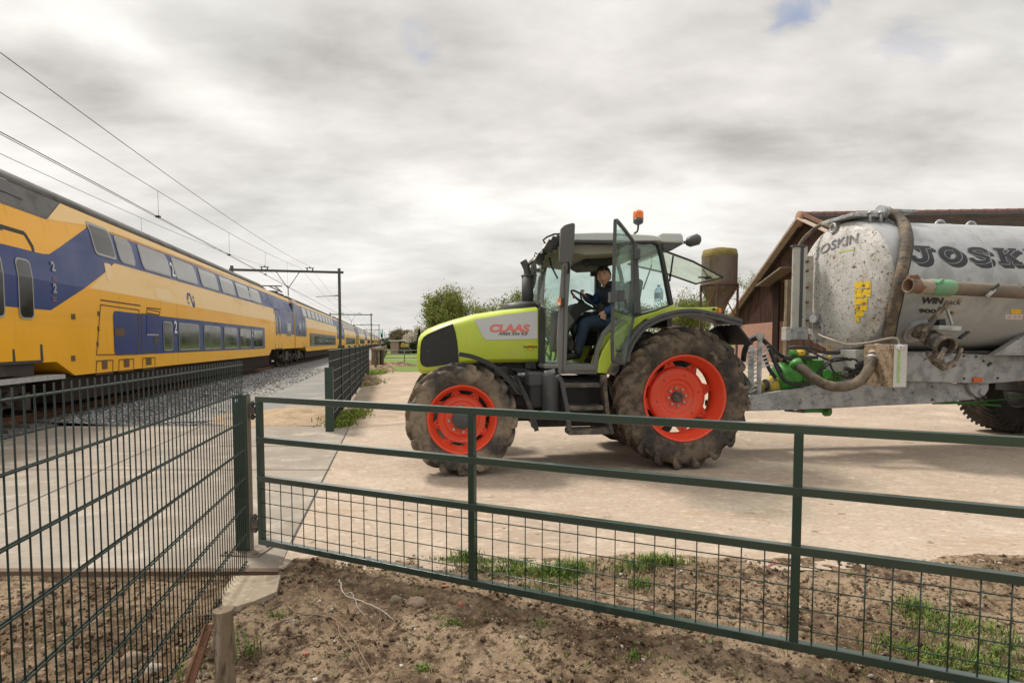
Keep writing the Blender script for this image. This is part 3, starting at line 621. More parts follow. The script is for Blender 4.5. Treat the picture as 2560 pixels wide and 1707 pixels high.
def build_train():
    t = thing('passenger_train', 'yellow and blue double-deck passenger train running along the railway track', 'train', TF.o, TF.a)
    # ---- nearest carriage, traced
    xr = JX[0]; xa = z1(318, 1200)[0]; xb = z2(455, 905)[0]
    body = carriage(t, X0, xr, xa, xb, (0, 1))
    ZB0, ZB1, ZC = z1(650, 625)[1], z1(650, 460)[1], 4.38
    b = MB()
    topR = z2(470, 450)[0]
    L0 = [(X0, ZB0 - .15), (X0, z1(0, 515)[1]), z1(235, 570), z1(275, 572), z1(488, 418), (z1(650, 460)[0], ZB1), (xr - .05, ZB1), (xr - .05, ZB0), (z1(650, 625)[0], ZB0), z1(470, 765), z1(283, 886), z1(235, 882), (X0, z1(0, 865)[1])]
    plate(b, L0, .004)
    plate(b, [(z2(478, 600)[0], z2(478, 760)[1]), (z2(478, 600)[0], ZB0 + .02), (xr - .05, ZB0 + .02), (xr - .05, z2(478, 760)[1])], .0045)
    b.build('blue_livery', M['tblue'], body)
    b = MB(); plate(b, [z1(262, 378), z1(305, 315), (z1(340, 318)[0], ZC - .01), (xr - 4.5, ZC - .01), (xr - 3.4, ZB1 + .02), (z1(650, 460)[0], ZB1 + .02), z1(488, 412)], .0042)
    plate(b, [(z1(640, 630)[0], ZB0 - .005), (z2(476, 600)[0], ZB0 - .005), (z2(476, 600)[0], 2.71), (z1(500, 765)[0], 2.71)], .0042)
    b.build('pale_yellow_band', M['tcream'], body)
    b = MB(); q0 = z1(0, 285); q1 = z1(258, 378); q2 = z1(303, 312)
    plate(b, [(X0, q0[1] + .12), q0, q1, q2, (z1(340, 300)[0], 4.38), (X0, 4.38)], .0046)
    plate(b, [z1(-120, 190), z1(0, 215), z1(128, 268), z1(20, 150), z1(-120, 100)], .02, 1); b.build('roof_cowl', [M['troof'], M['tblack']], body)
    b = MB(); zb_, zt = z1(640, 1140)[1], z1(650, 890)[1]; xl, xe = z1(640, 1140)[0], z1(1482, 1000)[0]
    plate(b, rr(xl, xe, zb_, zt, .12), .004); b.build('blue_livery', M['tblue'], body)
    for a, c in ((655, 740), (785, 943), (972, 1095), (1120, 1215), (1235, 1310), (1325, 1393), (1402, 1456)):
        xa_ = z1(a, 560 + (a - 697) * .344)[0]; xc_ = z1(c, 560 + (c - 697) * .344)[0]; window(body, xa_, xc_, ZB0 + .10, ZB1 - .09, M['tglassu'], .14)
    window(body, z1(520, 500)[0], z1(622, 520)[0], ZB0 + .14, ZB1 - .03, M['tblack'], .08, .06)
    for a, c in ((915, 962), (1000, 1112), (1142, 1232), (1254, 1327), (1344, 1402), (1418, 1470)):
        window(body, z1(a, 1030)[0], z1(c, 1030)[0], 1.385, 2.13, M['tglass'], .09)
    num2(body, *z1(972, 1012), .36); num2(body, *z1(1408, 1032), .34); num2(body, z1(950, 650)[0], ZB0 + .12, .42); num2(body, z1(1394, 802)[0], ZB0 + .12, .42)
    num2(body, *z1(285, 662), .17, M['tlight']); num2(body, *z1(292, 785), .17, M['tlight'])
    rl = pm('red_lettering', (.30, .13, .16), .6)
    for (x, y) in ((290, 700), (290, 815), (972, 1040), (1408, 1050)):
        xx, zz = z1(x, y); b = MB()
        for k in range(2): line(b, [(xx, zz - k * .05), (xx + .13, zz - k * .05)], .022, .012)
        b.build('small_lettering', rl, body)
    # operator's mark: two interlocking arrows
    b = MB(); cx, cz = z1(1066, 830); s = .42
    for pl in ([(-.52, .05), (-.34, .42), (.02, .42), (.30, -.42), (.50, -.42), (.64, -.1)], [(.62, .02), (.45, -.30)], [(-.50, -.02), (-.30, .30)]):
        line(b, [(cx + a * s * 1.3, cz + c * s) for a, c in pl], .085, .010)
    for pl in ([(-.62, -.1), (-.42, -.42), (-.22, -.1), (-.42, -.2)], [(.72, .1), (.52, .44), (.30, .1), (.52, .2)]):
        plate(b, [(cx + a * s * 1.3, cz + c * s) for a, c in pl], .010)
    b.build('operator_mark', M['tblue'], body)
    # equipment hatches
    b = MB()
    def outl(pts): line(b, [z1(*p) for p in pts] + [z1(*pts[0])], .022)
    outl([(562, 855), (778, 885), (772, 1132), (540, 1135)]); outl([(790, 905), (885, 912), (872, 1120), (796, 1128)]); outl([(540, 1170), (632, 1165), (630, 1235), (536, 1245)])
    outl([(666, 1162), (748, 1158), (746, 1222), (664, 1230)]); outl([(798, 1155), (868, 1150), (866, 1212), (798, 1218)]); outl([(822, 880), (895, 895), (892, 912), (820, 900)])
    line(b, [z1(562, 828), z1(785, 860)], .03); line(b, [z1(820, 872), z1(898, 880)], .03)
    for (x, y) in ((545, 905), (545, 990), (540, 1075), (770, 940), (765, 1080), (690, 1010)): line(b, [z1(x, y), z1(x + 10, y)], .10)
    for (x, y) in ((408, 922), (408, 1155)): line(b, [z1(x - 10, y), z1(x + 12, y)], .11)
    for x in (585, 708, 832): plate(b, rr(z1(x - 14, 1200)[0], z1(x + 16, 1200)[0], 1.0, 1.2, .03), .008)
    for x in (870,): plate(b, [z1(862, 1035), z1(880, 1035), z1(880, 1075), z1(862, 1075)], .01)
    plate(b, [z1(642, 988), z1(695, 988), z1(692, 1032), z1(642, 1030)], .01)
    b.build('equipment_hatches', pm('hatch_seams', (.12, .07, .03), .7), body)
    b = MB(); plate(b, [z1(820, 915), z1(886, 915), z1(882, 1022), z1(820, 1022)], .010); b.build('vent_panel', tpaint('deep_blue', (.012, .02, .16)), body)
    b = MB(); line(b, [z1(820, 1023), z1(884, 1024)], .04, .014); b.build('vent_ledge', M['tlight'], body); pp_ = tpaint('pale_panel', (.80, .56, .26)); b = MB(); plate(b, rr(*(z1(870, 780)[0], z1(955, 780)[0]), 2.76, 3.05, .04), .008); b.build('pale_panel', pp_, body); b = MB(); plate(b, rr(z1(595, 700)[0], z1(630, 700)[0], 2.95, 3.35, .04), .008)
    b.build('pale_panel', pp_, body)
    door(body, TF(-49, 860, 0).x, TF(103, 860, 0).x, 1.24, zd(300, 110)[1])
    door(body, z2(482, 700)[0], z2(535, 700)[0], 1.24, z2(505, 570)[1], True)
    b = MB(); plate(b, rr(z2(577, 700)[0], z2(612, 700)[0], 1.95, 2.75, .06), .012, 1); plate(b, rr(z2(580, 700)[0], z2(609, 700)[0], 2.0, 2.70, .05), .016, 0); b.build('window', [M['tglass'], M['tlight']], body)
    b = MB(); xq = z1(205, 1140)[0]; b.bb((X0, .05, 1.02), (xq, .5, 1.23)); b.build('door_sill', M['tunder'], body)
    b = MB(); b.bb((X0, -.10, .90), (z1(330, 1190)[0], .5, .98)); b.build('step', M['galv'], body)
    # ---- carriages behind
    def rear(x0, x1, det):
        body = carriage(t, x0, x1, x0 + 4.2, x1 - 4.2)
        b = MB(); plate(b, [(x0 + .05, ZB1 + .2), (x0 + 3, ZB1), (x1 - 3, ZB1), (x1 - .05, ZB1 + .2), (x1 - .05, ZB0), (x0 + .05, ZB0)], .004)
        plate(b, [(x0 + .05, 2.0), (x0 + .05, ZB0), (x0 + 5.0, ZB0), (x0 + 5.0, 2.0)], .0045); plate(b, [(x1 - 5.4, 2.0), (x1 - 5.4, ZB0), (x1 - .05, ZB0), (x1 - .05, 2.0)], .0045)
        plate(b, rr(x0 + 6.6, x1 - 7.0, 1.28, 2.3, .12), .004); b.build('blue_livery', M['tblue'], body)
        b = MB(); plate(b, [(x0 + 4, ZC - .01), (x1 - 4, ZC - .01), (x1 - 3, ZB1 + .02), (x0 + 3, ZB1 + .02)], .0042); plate(b, [(x0 + 5, ZB0), (x1 - 5.4, ZB0), (x1 - 5.4, 2.71), (x0 + 5, 2.71)], .0042); b.build('pale_yellow_band', M['tcream'], body)
        n = 8; a = x0 + 6.8; c = x1 - 7.2; st = (c - a) / n
        if det:
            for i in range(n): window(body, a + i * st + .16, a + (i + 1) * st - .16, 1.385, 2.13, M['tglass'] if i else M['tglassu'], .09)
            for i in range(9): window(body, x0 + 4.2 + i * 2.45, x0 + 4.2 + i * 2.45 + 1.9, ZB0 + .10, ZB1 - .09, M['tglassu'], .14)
            window(body, x0 + 1.6, x0 + 2.3, 2.1, 2.85, M['tglass'], .06, .03)
            door(body, x0 + 3.2, x0 + 4.7, 1.24, 3.3, True); door(body, x1 - 5.0, x1 - 3.4, 1.24, 3.3, True)
        else:
            b = MB()
            for i in range(n): plate(b, rr(a + i * st + .16, a + (i + 1) * st - .16, 1.385, 2.13, .09), .02)
            b.build('windows', M['tglass'], body); b = MB()
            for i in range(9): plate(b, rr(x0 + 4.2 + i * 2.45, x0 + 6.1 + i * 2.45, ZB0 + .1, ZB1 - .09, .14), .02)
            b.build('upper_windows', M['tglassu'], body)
        return body
    P_ = JX[1] - JX[0]
    rear(JX[0] + .35, JX[1] - .05, True); rear(JX[1] + .3, JX[1] + P_, True)
    src = rear(JX[1] + P_ + .3, JX[1] + 2 * P_, False); kids = list(src.children)
    for k in range(1, 6):
        c = src.copy(); col.objects.link(c); c.location.x = k * P_
        for q in kids:
            d = q.copy(); col.objects.link(d); d.parent = c
    # gangways between
    b = MB(); b.bb((JX[0] - .1, .12, 1.2), (JX[0] + .45, 2.7, 4.1)); b.bb((JX[1] - .1, .12, 1.2), (JX[1] + .35, 2.7, 4.1)); b.build('gangway_bellows', M['tgrey'], t)
    # folded pantograph on the second carriage
    b = MB(); xx = z2(480, 430)[0] + 4
    for y in (.9, 1.9): b.bar((xx - 3, y, 4.9), (xx + 1, y, 4.88), .05); b.bar((xx + 1, y, 4.88), (xx - 1.2, y, 5.05), .05)
    b.bar((xx - 1.2, .5, 5.08), (xx - 1.2, 2.3, 5.08), .06); b.build('pantograph', M['tgrey'], t)
build_train()
# ================================================================== OVERHEAD LINE
def gantry(s, label, near=4.3, far=12.7, h=7.5):
    g_ = M['green_mast']; t = thing('catenary_gantry', label, 'gantry', tp(near, s), R(90) + THETA, 'portals carrying the overhead line')
    D = far - near
    for y in (0, D):
        b = MB(); b.bb((-.09, y - .012, 0), (.09, y + .012, h + .32)); b.bb((-.09, y - .11, 0), (-.07, y + .11, h + .32)); b.bb((.07, y - .11, 0), (.09, y + .11, h + .32)); b.bb((-.2, y - .2, 0), (.2, y + .2, .1)); b.build('mast', g_, t)
    b = MB(); b.bb((-.04, -.35, h - .09), (.04, D + .2, h + .06)); b.bb((-.07, -.35, h + .06), (.07, D + .2, h + .08)); b.bb((-.07, -.35, h - .11), (.07, D + .2, h - .09)); b.build('beam', g_, t)
    for y in (2.35, 5.9):
        b = MB(); b.cyl((0, y - .22, h + .08), (0, y - .22, h + .26), .05, 8); b.cyl((0, y + .22, h + .08), (0, y + .22, h + .26), .05, 8); b.bb((-.05, y - .36, h + .26), (.05, y + .36, h + .31)); b.cyl((0, y, h + .31), (0, y, h + .42), .04, 8); b.build('insulator', g_, t)
    b = MB()
    for y in (3.2, 5.0): b.cyl((0, y, h - .1), (0, 4.1, h - 1.45), .03, 6)
    b.cyl((0, 4.1, h - 1.45), (0, 4.1, h - 2.05), .04, 6); b.build('bracket', g_, t)
    b = MB(); b.cyl((0, 0, h - 1.95), (0, 1.9, h - 2.1), .025, 6); b.cyl((0, .05, h - 1.95), (0, .4, h - 1.97), .05, 8); b.build('steady_arm', g_, t)
    return t
M['green_mast'] = pm('mast_grey_green', (.085, .09, .075), .7, layers=[((.14, .12, .09), 3, .5, .8)])
s1 = 50.4; DS = 75.5
ordn = ['nearest of the overhead line portals spanning the railway', 'second overhead line portal, beyond the nearest one', 'third overhead line portal along the railway', 'fourth overhead line portal along the railway', 'fifth overhead line portal, small in the distance', 'sixth overhead line portal, tiny in the distance', 'farthest overhead line portal near the horizon']
for k in range(7): gantry(s1 + k * DS, ordn[k])
def wires():
    m = pm('wire_dark', (.05, .045, .04), .6)
    F2 = lambda P, s, z: (s, P - 6.16, z)          # in the train frame
    def sagz(s, top, mid, k=0): 
        u = ((s - s1) / DS) % 1.0; u = u * 2 - 1; return mid + (top - mid) * u * u
    ss = [-26 + i * 2.5 for i in range(31)] + [51 + i * 6 for i in range(80)]
    t = thing('overhead_line', 'overhead line of carrying wire, contact wire and droppers above the train', 'overhead line', TF.o, TF.a)
    b = MB(); b.tube([F2(7.4, s, sagz(s, 7.8, 6.43)) for s in ss], .009, 5, smooth=True); b.build('messenger_wire', m, t)
    b = MB(); b.tube([F2(7.4, s, 5.66) for s in ss], .011, 5); b.tube([F2(7.48, s, 5.66) for s in ss[:40]], .008, 5); b.build('contact_wire', m, t)
    for px in (395, 570, 660, 715, -260):
        x = Frame(tp(7.4, 0), TF.a)(px, 500, 0).x; b = MB(); b.cyl(F2(7.4, x, 5.6), F2(7.4, x, sagz(x, 7.8, 6.43)), .006, 5); b.bb((x - .06, 7.4 - 6.16 - .05, 5.64), (x + .06, 7.4 - 6.16 + .08, 5.70)); b.build('dropper', m, t)
    b = MB(); b.tube([F2(6.6, s, sagz(s, 7.9, 6.60)) for s in ss], .009, 5)
    o = b.build('feeder_wire', m); o.location = TF.o; o.rotation_euler = (0, 0, TF.a); tag(o, 'topmost single wire above the railway', 'wire')
    b = MB(); b.tube([F2(10.3, s, sagz(s, 7.9, 6.64)) for s in ss], .009, 5)
    x = 27; b.cyl(F2(10.3, x, 5.65), F2(10.3, x, sagz(x, 7.9, 6.64)), .006, 5)
    o = b.build('feeder_wire', m); o.location = TF.o; o.rotation_euler = (0, 0, TF.a); tag(o, 'lowest single wire, over the far track just above the train roof', 'wire')
wires()
def lineside():
    # yellow-black hatched marker board
    p = TF(540 + 1155 / 3.267, 875, -.9); P = 5.0; f2 = Frame(tp(P, 0), TF.a); q = f2(893.5, 875, 0); base = f2.M @ Vector((q.x, 0, 0))
    t = thing('marker_board', 'yellow board with black diagonal stripes on a white post beside the track', 'sign', base, TF.a - R(90))
    b = MB(); b.cyl((0, 0, 0), (0, 0, 1.3), .05, 10); b.build('post', M['white'], t)
    ztop, zbot = f2(893.5, 844, 0).z, f2(893.5, 865, 0).z; wd = .42
    b = MB(); b.bb((-wd / 2, -.03, zbot), (wd / 2, 0, ztop)); b.build('board', pm('sign_yellow', (.8, .55, .02), .5), t)
    b = MB(); hh = ztop - zbot
    for i in range(5):
        z0 = zbot + hh * (i - .1) / 5; a = hh * .09; dz = hh * .16
        pts = [(-wd / 2, z0 + dz), (wd / 2, z0), (wd / 2, z0 + a), (-wd / 2, z0 + dz + a)]
        pts = [(x, min(max(z, zbot + .001), ztop)) for x, z in pts]; b.prism([(x, -.034, z) for x, z in pts], (0, .003, 0))
    b.build('stripes', M['black'], t)
    # signal with a green lamp
    P = 4.6; f2 = Frame(tp(P, 0), TF.a); q = f2(954.5, 860, 0); base = f2.M @ Vector((q.x, 0, 0)); k = 1
    top = f2(954.5, 831, 0).z; mid = f2(954.5, 843, 0).z
    t = thing('railway_signal', 'distant black railway signal showing a green light', 'railway signal', base, TF.a - R(90))
    b = MB(); b.cyl((0, 0, 0), (0, 0, mid), .12, 10); b.box((0, 0, .9), (.8, .6, 1.8)); b.build('mast', M['galv'], t)
    b = MB(); b.box((0, 0, (top + mid) / 2), (.9, .3, top - mid + .6)); b.cyl((0, -.3, mid - 1.0), (0, 0, mid - 1.0), .3, 16); b.build('signal_head', M['black'], t, bevel=.05)
    b = MB(); b.cyl((0, -.22, top - .3), (0, -.1, top - .3), .26, 16); b.build('signal_lamp', pm('green_light', (.0, .5, .3), .3, emit=((.0, .9, .5), 1.6)), t)
lineside()
# ================================================================== TRACTOR
T = Frame((2.0, 8.11, 0), R(8))
c3 = lambda x, y, c: T(980 + x / 2.118, 500 + y / 2.118, c)
c4 = lambda x, y, c: T(1300 + x / 2.2403, 500 + y / 2.2403, c)
cc = lambda x, y, c: T(1290 + x / 3.4075, 500 + y / 3.4075, c)
cf = lambda x, y, c: T(1010 + x / 4.75, 880 + y / 4.75, c)
ce = lambda x, y, c: T(1280 + x / 6.818, 880 + y / 6.818, c)
def axle(cx, cy, cz): return Matrix.Translation((cx, cy, cz)) @ Matrix.Rotation(R(90), 4, 'X')
def tyre(b, A, Rr, rim, hw, nl, side=1, lug=.045, mi=0, lw=.05, lean=.30):
    rb = Rr - lug; q = hw / .26
    pr = [(rim, .66), (rim + .02, .80), (lerp(rim, rb, .3), .96), (lerp(rim, rb, .58), 1.0), (lerp(rim, rb, .80), .96), (lerp(rim, rb, .93), .84), (rb - .008, .55), (rb, .25), (rb, 0)]
    prof = [(r_, z * hw) for r_, z in pr]; prof = prof + [(r_, -z) for r_, z in reversed(prof[:-1])]
    b.lathe(prof, 72, A, mi=mi)
    for sgn in (1, -1):
        for i in range(nl):
            a0 = 2 * math.pi * (i + (.5 if sgn > 0 else 0)) / nl
            st = [(-.06, rb - .01, Rr - .006, 0), (.35, rb - .01, Rr, .35), (.75, rb - .015, Rr - .004, .75), (.97, rb - .035, Rr - .016, 1.0), (1.025, lerp(rim, rb, .78), rb - .012, 1.1), (1.02, lerp(rim, rb, .66), lerp(rim, rb, .74), 1.14)]
            rings = []
            for zf, r0, r1, u in st:
                a = a0 + side * lean * u * (1.0) ; w0 = lw / Rr * (.6 + .12 * u); w1 = lw / Rr * (.42 + .12 * u); z = zf * hw * sgn
                z0 = z if zf < 1 else z - sgn * .02
                rings.append([A @ Vector((r0 * math.cos(a - w0), r0 * math.sin(a - w0), z0)), A @ Vector((r1 * math.cos(a - w1), r1 * math.sin(a - w1), z)), A @ Vector((r1 * math.cos(a + w1), r1 * math.sin(a + w1), z)), A @ Vector((r0 * math.cos(a + w0), r0 * math.sin(a + w0), z0))])
            b.loft(rings, smooth=False, mi=mi)
def wheel(t, cx, cy, cz, Rr, rim, hw, nl, front, near=True, mat=None):
    A = axle(cx, cy, cz)
    if not near: A = A @ Matrix.Rotation(R(180), 4, 'X')
    b = MB(); tyre(b, A, Rr, rim - .015, hw, nl, side=(-1 if near else 1)); b2 = b
    w_ = b.build('wheel', mat, t, bevel=.006, seg=1)
    b = MB(); f = rim; h = hw * .80
    b.lathe([(f + .012, h), (f + .016, h + .012), (f + .004, h + .018), (f - .012, h + .004), (f - .018, h - .03), (f - .045, h - .06), (f - .052, h - .12), (f - .062, h - .13), (f - .062, -h + .12), (f - .04, -h + .06), (f - .012, -h), (f + .01, -h)], 72, A)
    o = b.build('rim', M['red'], w_); o.modifiers.new('s', 'SOLIDIFY').thickness = .008
    b = MB(); rb = f - .062
    if front:
        z = .035
        b.lathe([(0, z + .03), (.10, z + .03), (.20, z + .025), (.215, z + .005), (.262, z - .002), (.285, z + .02), (.295, z - .03), (.285, z - .05)], 56, A); nt_, tw, r0 = 8, .10, .285
    else:
        z = -.035
        b.lathe([(0, z), (.155, z), (.165, z + .012), (.215, z + .012), (.225, z + .03), (.33, z + .045), (.37, z + .03), (.392, z - .02), (.38, z - .05)], 56, A); nt_, tw, r0 = 8, .12, .375
    for i in range(nt_):
        a = 2 * math.pi * (i + .3) / nt_; Q = A @ Matrix.Rotation(a, 4, 'Z')
        v = [Q @ Vector(p) for p in ((r0 - .02, -tw * .8, z - .02), (rb + .006, -tw * .30, z - .01), (rb + .006, tw * .30, z - .01), (r0 - .02, tw * .8, z - .02), (r0 - .02, -tw * .8, z - .05), (rb + .006, -tw * .30, z - .045), (rb + .006, tw * .30, z - .045), (r0 - .02, tw * .8, z - .05))]
        b.add(v, [(0, 1, 2, 3), (7, 6, 5, 4), (0, 4, 5, 1), (1, 5, 6, 2), (2, 6, 7, 3), (3, 7, 4, 0)])
        b.cyl(Q @ Vector((rb - .04, 0, z - .01)), Q @ Vector((rb - .04, 0, z + .018)), .017, 6)
    b.build('disc', M['red'], w_, bevel=.004)
    if not near: return w_
    b = MB()
    if front: b.lathe([(.118, z + .02), (.116, z + .085), (.105, z + .095), (0, z + .097)], 32, A); b.cyl(A @ Vector((.03, -.085, z + .09)), A @ Vector((.03, -.085, z + .105)), .012, 8)
    else: b.lathe([(.072, z), (.07, z + .05), (.06, z + .055), (.05, z + .04), (0, z + .045)], 28, A)
    b.build('hub', M['dgrey'] if front else M['muddy'], w_)
    b = MB(); rr_ = .155 if front else .115
    for i in range(8):
        a = 2 * math.pi * (i + .15) / 8; p = Vector((rr_ * math.cos(a), rr_ * math.sin(a), z)); zz = .028 if front else .0
        b.cyl(A @ (p + Vector((0, 0, zz))), A @ (p + Vector((0, 0, zz + .02))), .018, 6); b.cyl(A @ (p + Vector((0, 0, zz + .02))), A @ (p + Vector((0, 0, zz + .034))), .010, 8)
    b.build('wheel_nuts', M['galv'], w_)
    if not front:
        b = MB()
        for i in range(6): a = 2 * math.pi * (i + .2) / 6; b.cyl(A @ Vector((.285 * math.cos(a), .285 * math.sin(a), z + .035)), A @ Vector((.285 * math.cos(a), .285 * math.sin(a), z + .043)), .009, 8)
        b.build('disc_holes', M['cabdark'], w_)
    return w_
def sideplate(name, pts, mat, par, yf, off, xb=(), solid=False):     # polygon in (x, z) on a side whose half-width is yf(x, z)
    bm = bmesh.new(); vs = [bm.verts.new((x, 0, z)) for x, z in pts]; bm.faces.new(vs); bmesh.ops.triangulate(bm, faces=bm.faces[:])
    for x in xb: bmesh.ops.bisect_plane(bm, geom=bm.verts[:] + bm.edges[:] + bm.faces[:], plane_co=(x, 0, 0), plane_no=(1, 0, 0))
    bm.verts.index_update(); b = MB(); b.add([(v.co.x, -(yf(v.co.x, v.co.z) + off), v.co.z) for v in bm.verts], [tuple(v.index for v in f.verts) for f in bm.faces]); bm.free()
    return b.build(name, mat, par)
def sheet(b, path, y0, y1, th, smooth=True):                # strip following (x, z) path, between two y planes
    P = [Vector((p[0], 0, p[1])) for p in path]; k = len(P); rings = []
    for i, p in enumerate(P):
        d = (P[min(i + 1, k - 1)] - P[max(i - 1, 0)]).normalized(); n = Vector((-d.z, 0, d.x)) * th / 2
        rings.append([p + n + Vector((0, y0, 0)), p + n + Vector((0, y1, 0)), p - n + Vector((0, y1, 0)), p - n + Vector((0, y0, 0))])
    b.loft(rings, smooth=False)
xz = lambda v: (v.x, v.z)
def smooth2(pts, n=6): return [(p.x, p.y) for p in spline([(a, b, 0) for a, b in pts], n)]
def build_tractor():
    t = thing('tractor', 'lime green farm tractor with red wheels, its cab door standing open', 'tractor', T.o, T.a)
    rc = T(1715, 1000, -1.10); fc = T(1156, 1057, -1.08)
    Rr = .885; w1 = wheel(t, rc.x, -.86, Rr, Rr + .005, .53, .26, 20, False, mat=M['rubber'])
    wheel(t, rc.x, .86, Rr, Rr + .005, .53, .26, 20, False, False, M['rubber'])
    Rf = .668; wheel(t, fc.x, -.90, Rf, Rf + .005, .40, .19, 17, True, mat=M['frontrubber']); wheel(t, fc.x, .90, Rf, Rf + .005, .40, .19, 17, True, False, M['frontrubber'])
    # ---- bonnet
    st = [(133, 802, 852, .20), (138, 745, 905, .27), (150, 722, 918, .31), (190, 692, 924, .345), (250, 667, 912, .37), (325, 643, 880, .39), (440, 612, 866, .41), (600, 588, 862, .42), (777, 571, 861, .42)]
    rings = []; tabw = []
    for x, a, c, w_ in st:
        p = c3(x, a, -w_); q = c3(x, c, -w_); X = p.x; zt, zb = p.z, q.z; H = zt - zb; r_ = min(.10, H * .3); tabw.append((X, w_))
        half = [(-w_ + .05, zb), (-w_, zb + .05), (-w_ + .0, zt - r_), (-w_ + r_ * .12, zt - r_ * .55), (-w_ + r_ * .45, zt - r_ * .12), (-w_ + r_ * 1.1, zt + .012), (-w_ * .4, zt + .03)]
        rings.append([Vector((X, y, z)) for y, z in half] + [Vector((X, -y, z)) for y, z in reversed(half)])
    b = MB(); b.loft(rings); hood = b.build('bonnet', M['lime'], t, bevel=.012, seg=2)
    hw = lambda x, z: interp(tabw, x); xb = [a for a, _ in tabw]
    G = lambda pts, n=0: [xz(c3(x, y, -.40)) for x, y in pts]
    gp = G([(150, 850), (151, 790), (156, 750), (168, 727), (190, 711), (250, 685), (322, 657), (334, 700), (343, 750), (348, 800), (351, 858), (300, 866), (240, 876), (185, 883), (165, 878), (154, 866)])
    gm = pm('grille_mesh', (.022, .022, .021), .6, layers=[((.07, .06, .045), 9, .58, .7)], bump=(160, .7, .01), var=.3, vs=60)
    sideplate('grille', gp, gm, hood, hw, .006, xb)
    rim_ = gp + [gp[0]]; b = MB(); b.tube([Vector((x, -(hw(x, 0) + .006), z)) for x, z in rim_], .006, 6); b.build('grille_seal', M['black'], hood)
    pp = [c3(*p, -.42) for p in ((436, 634), (600, 606), (768, 588), (770, 735), (500, 741), (484, 728))]
    sideplate('name_panel', [xz(p) for p in pp], pm('silver_panel', (.56, .57, .585), .4, var=.03), hood, hw, .005, xb)
    def put(txt, x0, x1, yb, yt, mat, name, shear=0, off=.02, bars=False):
        v, f = text_mesh(txt, 1, shear, off); a = c3(x0, yb, -.43); c = c3(x1, yt, -.43); mnx = min(p.x for p in v); mxx = max(p.x for p in v); mny = min(p.y for p in v); mxy = max(p.y for p in v)
        b = MB(); b.add([(a.x + (p.x - mnx) / (mxx - mnx) * (c.x - a.x), -(hw(a.x + (p.x - mnx) / (mxx - mnx) * (c.x - a.x), 0) + .008), a.z + (p.y - mny) / (mxy - mny) * (c.z - a.z)) for p in v], f)
        return b.build(name, mat, hood)
    put('CLAAS', 517, 730, 700, 657, pm('logo_red', (.74, .20, .17), .4), 'name_lettering', .16, .055)
    put('ARES 556 RZ', 563, 722, 715, 701, M['black'], 'model_lettering', .25, .02)
    # diamond badge
    b = MB(); q = c3(732, 776, -.42); s = .135
    b.prism([(q.x - s * .5, -.434, q.z), (q.x, -.434, q.z - s * .34), (q.x + s * .5, -.434, q.z), (q.x, -.434, q.z + s * .34)], (0, .012, 0)); b.build('badge', pm('badge_yellow', (.80, .55, .02), .4), hood)
    b = MB(); b.bb((q.x - s * .68, -.438, q.z - .006), (q.x + s * .68, -.4343, q.z + .006)); b.bb((q.x - s * .3, -.4375, q.z + .012), (q.x + s * .3, -.4343, q.z + .016)); b.bb((q.x - s * .3, -.4375, q.z - .016), (q.x + s * .3, -.4343, q.z - .012)); b.build('badge_lettering', M['black'], hood)
    # lower front, weights bracket
    a = c3(165, 925, -.3); b = MB(); b.bb((a.x, -.28, a.z - .30), (a.x + .5, .28, a.z + .06)); b.build('front_bracket', M['engine'], t, bevel=.02)
    # cowl behind the bonnet
    a = c3(779, 575, -.43); c = c3(800, 868, -.43); b = MB(); b.bb((a.x, -.45, c.z - .02), (c.x + .03, .45, a.z + .01)); b.build('cowl', M['black'], t, bevel=.012)
    # ---- engine and frame
    b = MB(); e0 = c3(360, 866, -.35); e1 = c3(800, 1140, -.35)
    b.bb((fc.x - .35, -.20, .52), (rc.x, .20, .95)); b.bb((fc.x + .25, -.27, .62), (e1.x, .27, e0.z + .05)); b.bb((e1.x - .1, -.32, .45), (rc.x + .35, .32, 1.0))
    b.bb((fc.x - .12, -.75, .52), (fc.x + .12, .75, .76)); b.bb((rc.x - .16, -.62, Rr - .16), (rc.x + .16, .62, Rr + .16))
    rnd = random.Random(9)
    for i in range(26):
        x = rnd.uniform(fc.x + .28, e1.x + .1); z = rnd.uniform(.75, e0.z); y = rnd.uniform(-.36, -.27); s = rnd.uniform(.04, .14); b.box((x, y, z), (s * 1.4, .12, s))
    b.build('engine_block', M['engine'], t, bevel=.01)
    b = MB()
    for i in range(9):
        x0 = rnd.uniform(fc.x + .35, fc.x + .8); z0 = rnd.uniform(e0.z - .22, e0.z - .03); b.tube(spline([(x0, -.36, z0), (x0 + .3, -.40, z0 - rnd.uniform(.0, .08)), (x0 + .7, -.38, z0 - rnd.uniform(-.02, .12)), (x0 + 1.1, -.36, z0 - .1)], 6), .010 + .008 * rnd.random(), 7)
    b.build('hoses', M['black'], t)
    b = MB(); q = ce(150, 400, -.5); b.cyl(ce(100, 385, -.5), ce(260, 385, -.5), .022, 12); b.cyl(ce(150, 385, -.5), ce(250, 385, -.5), .026, 12); b.build('steel_fitting', M['galv'], t)
    # front mudguard
    path = [xz(cf(x, y, -.98)) for x, y in ((650, 22), (800, 52), (960, 112), (1090, 190), (1240, 335), (1360, 480))] + [xz(ce(x, y, -.98)) for x, y in ((30, 430), (150, 620), (250, 840), (330, 1060), (395, 1320))]
    path = smooth2(path, 4); b = MB(); sheet(b, path, -1.08, -.74, .016); b.build('front_mudguard', M['dgrey'], t, bevel=.006)
    b = MB(); sheet(b, path, -1.095, -1.07, .052); b.bar(path[8][0:1] + (-.8,) + path[8][1:2], (fc.x + .1, -.6, 1.25), .05); b.build('mudguard_stay', M['black'], t)
    m2 = [(x, z) for x, z in path]; b = MB(); sheet(b, m2, .74, 1.08, .016); b.build('front_mudguard', M['dgrey'], t)
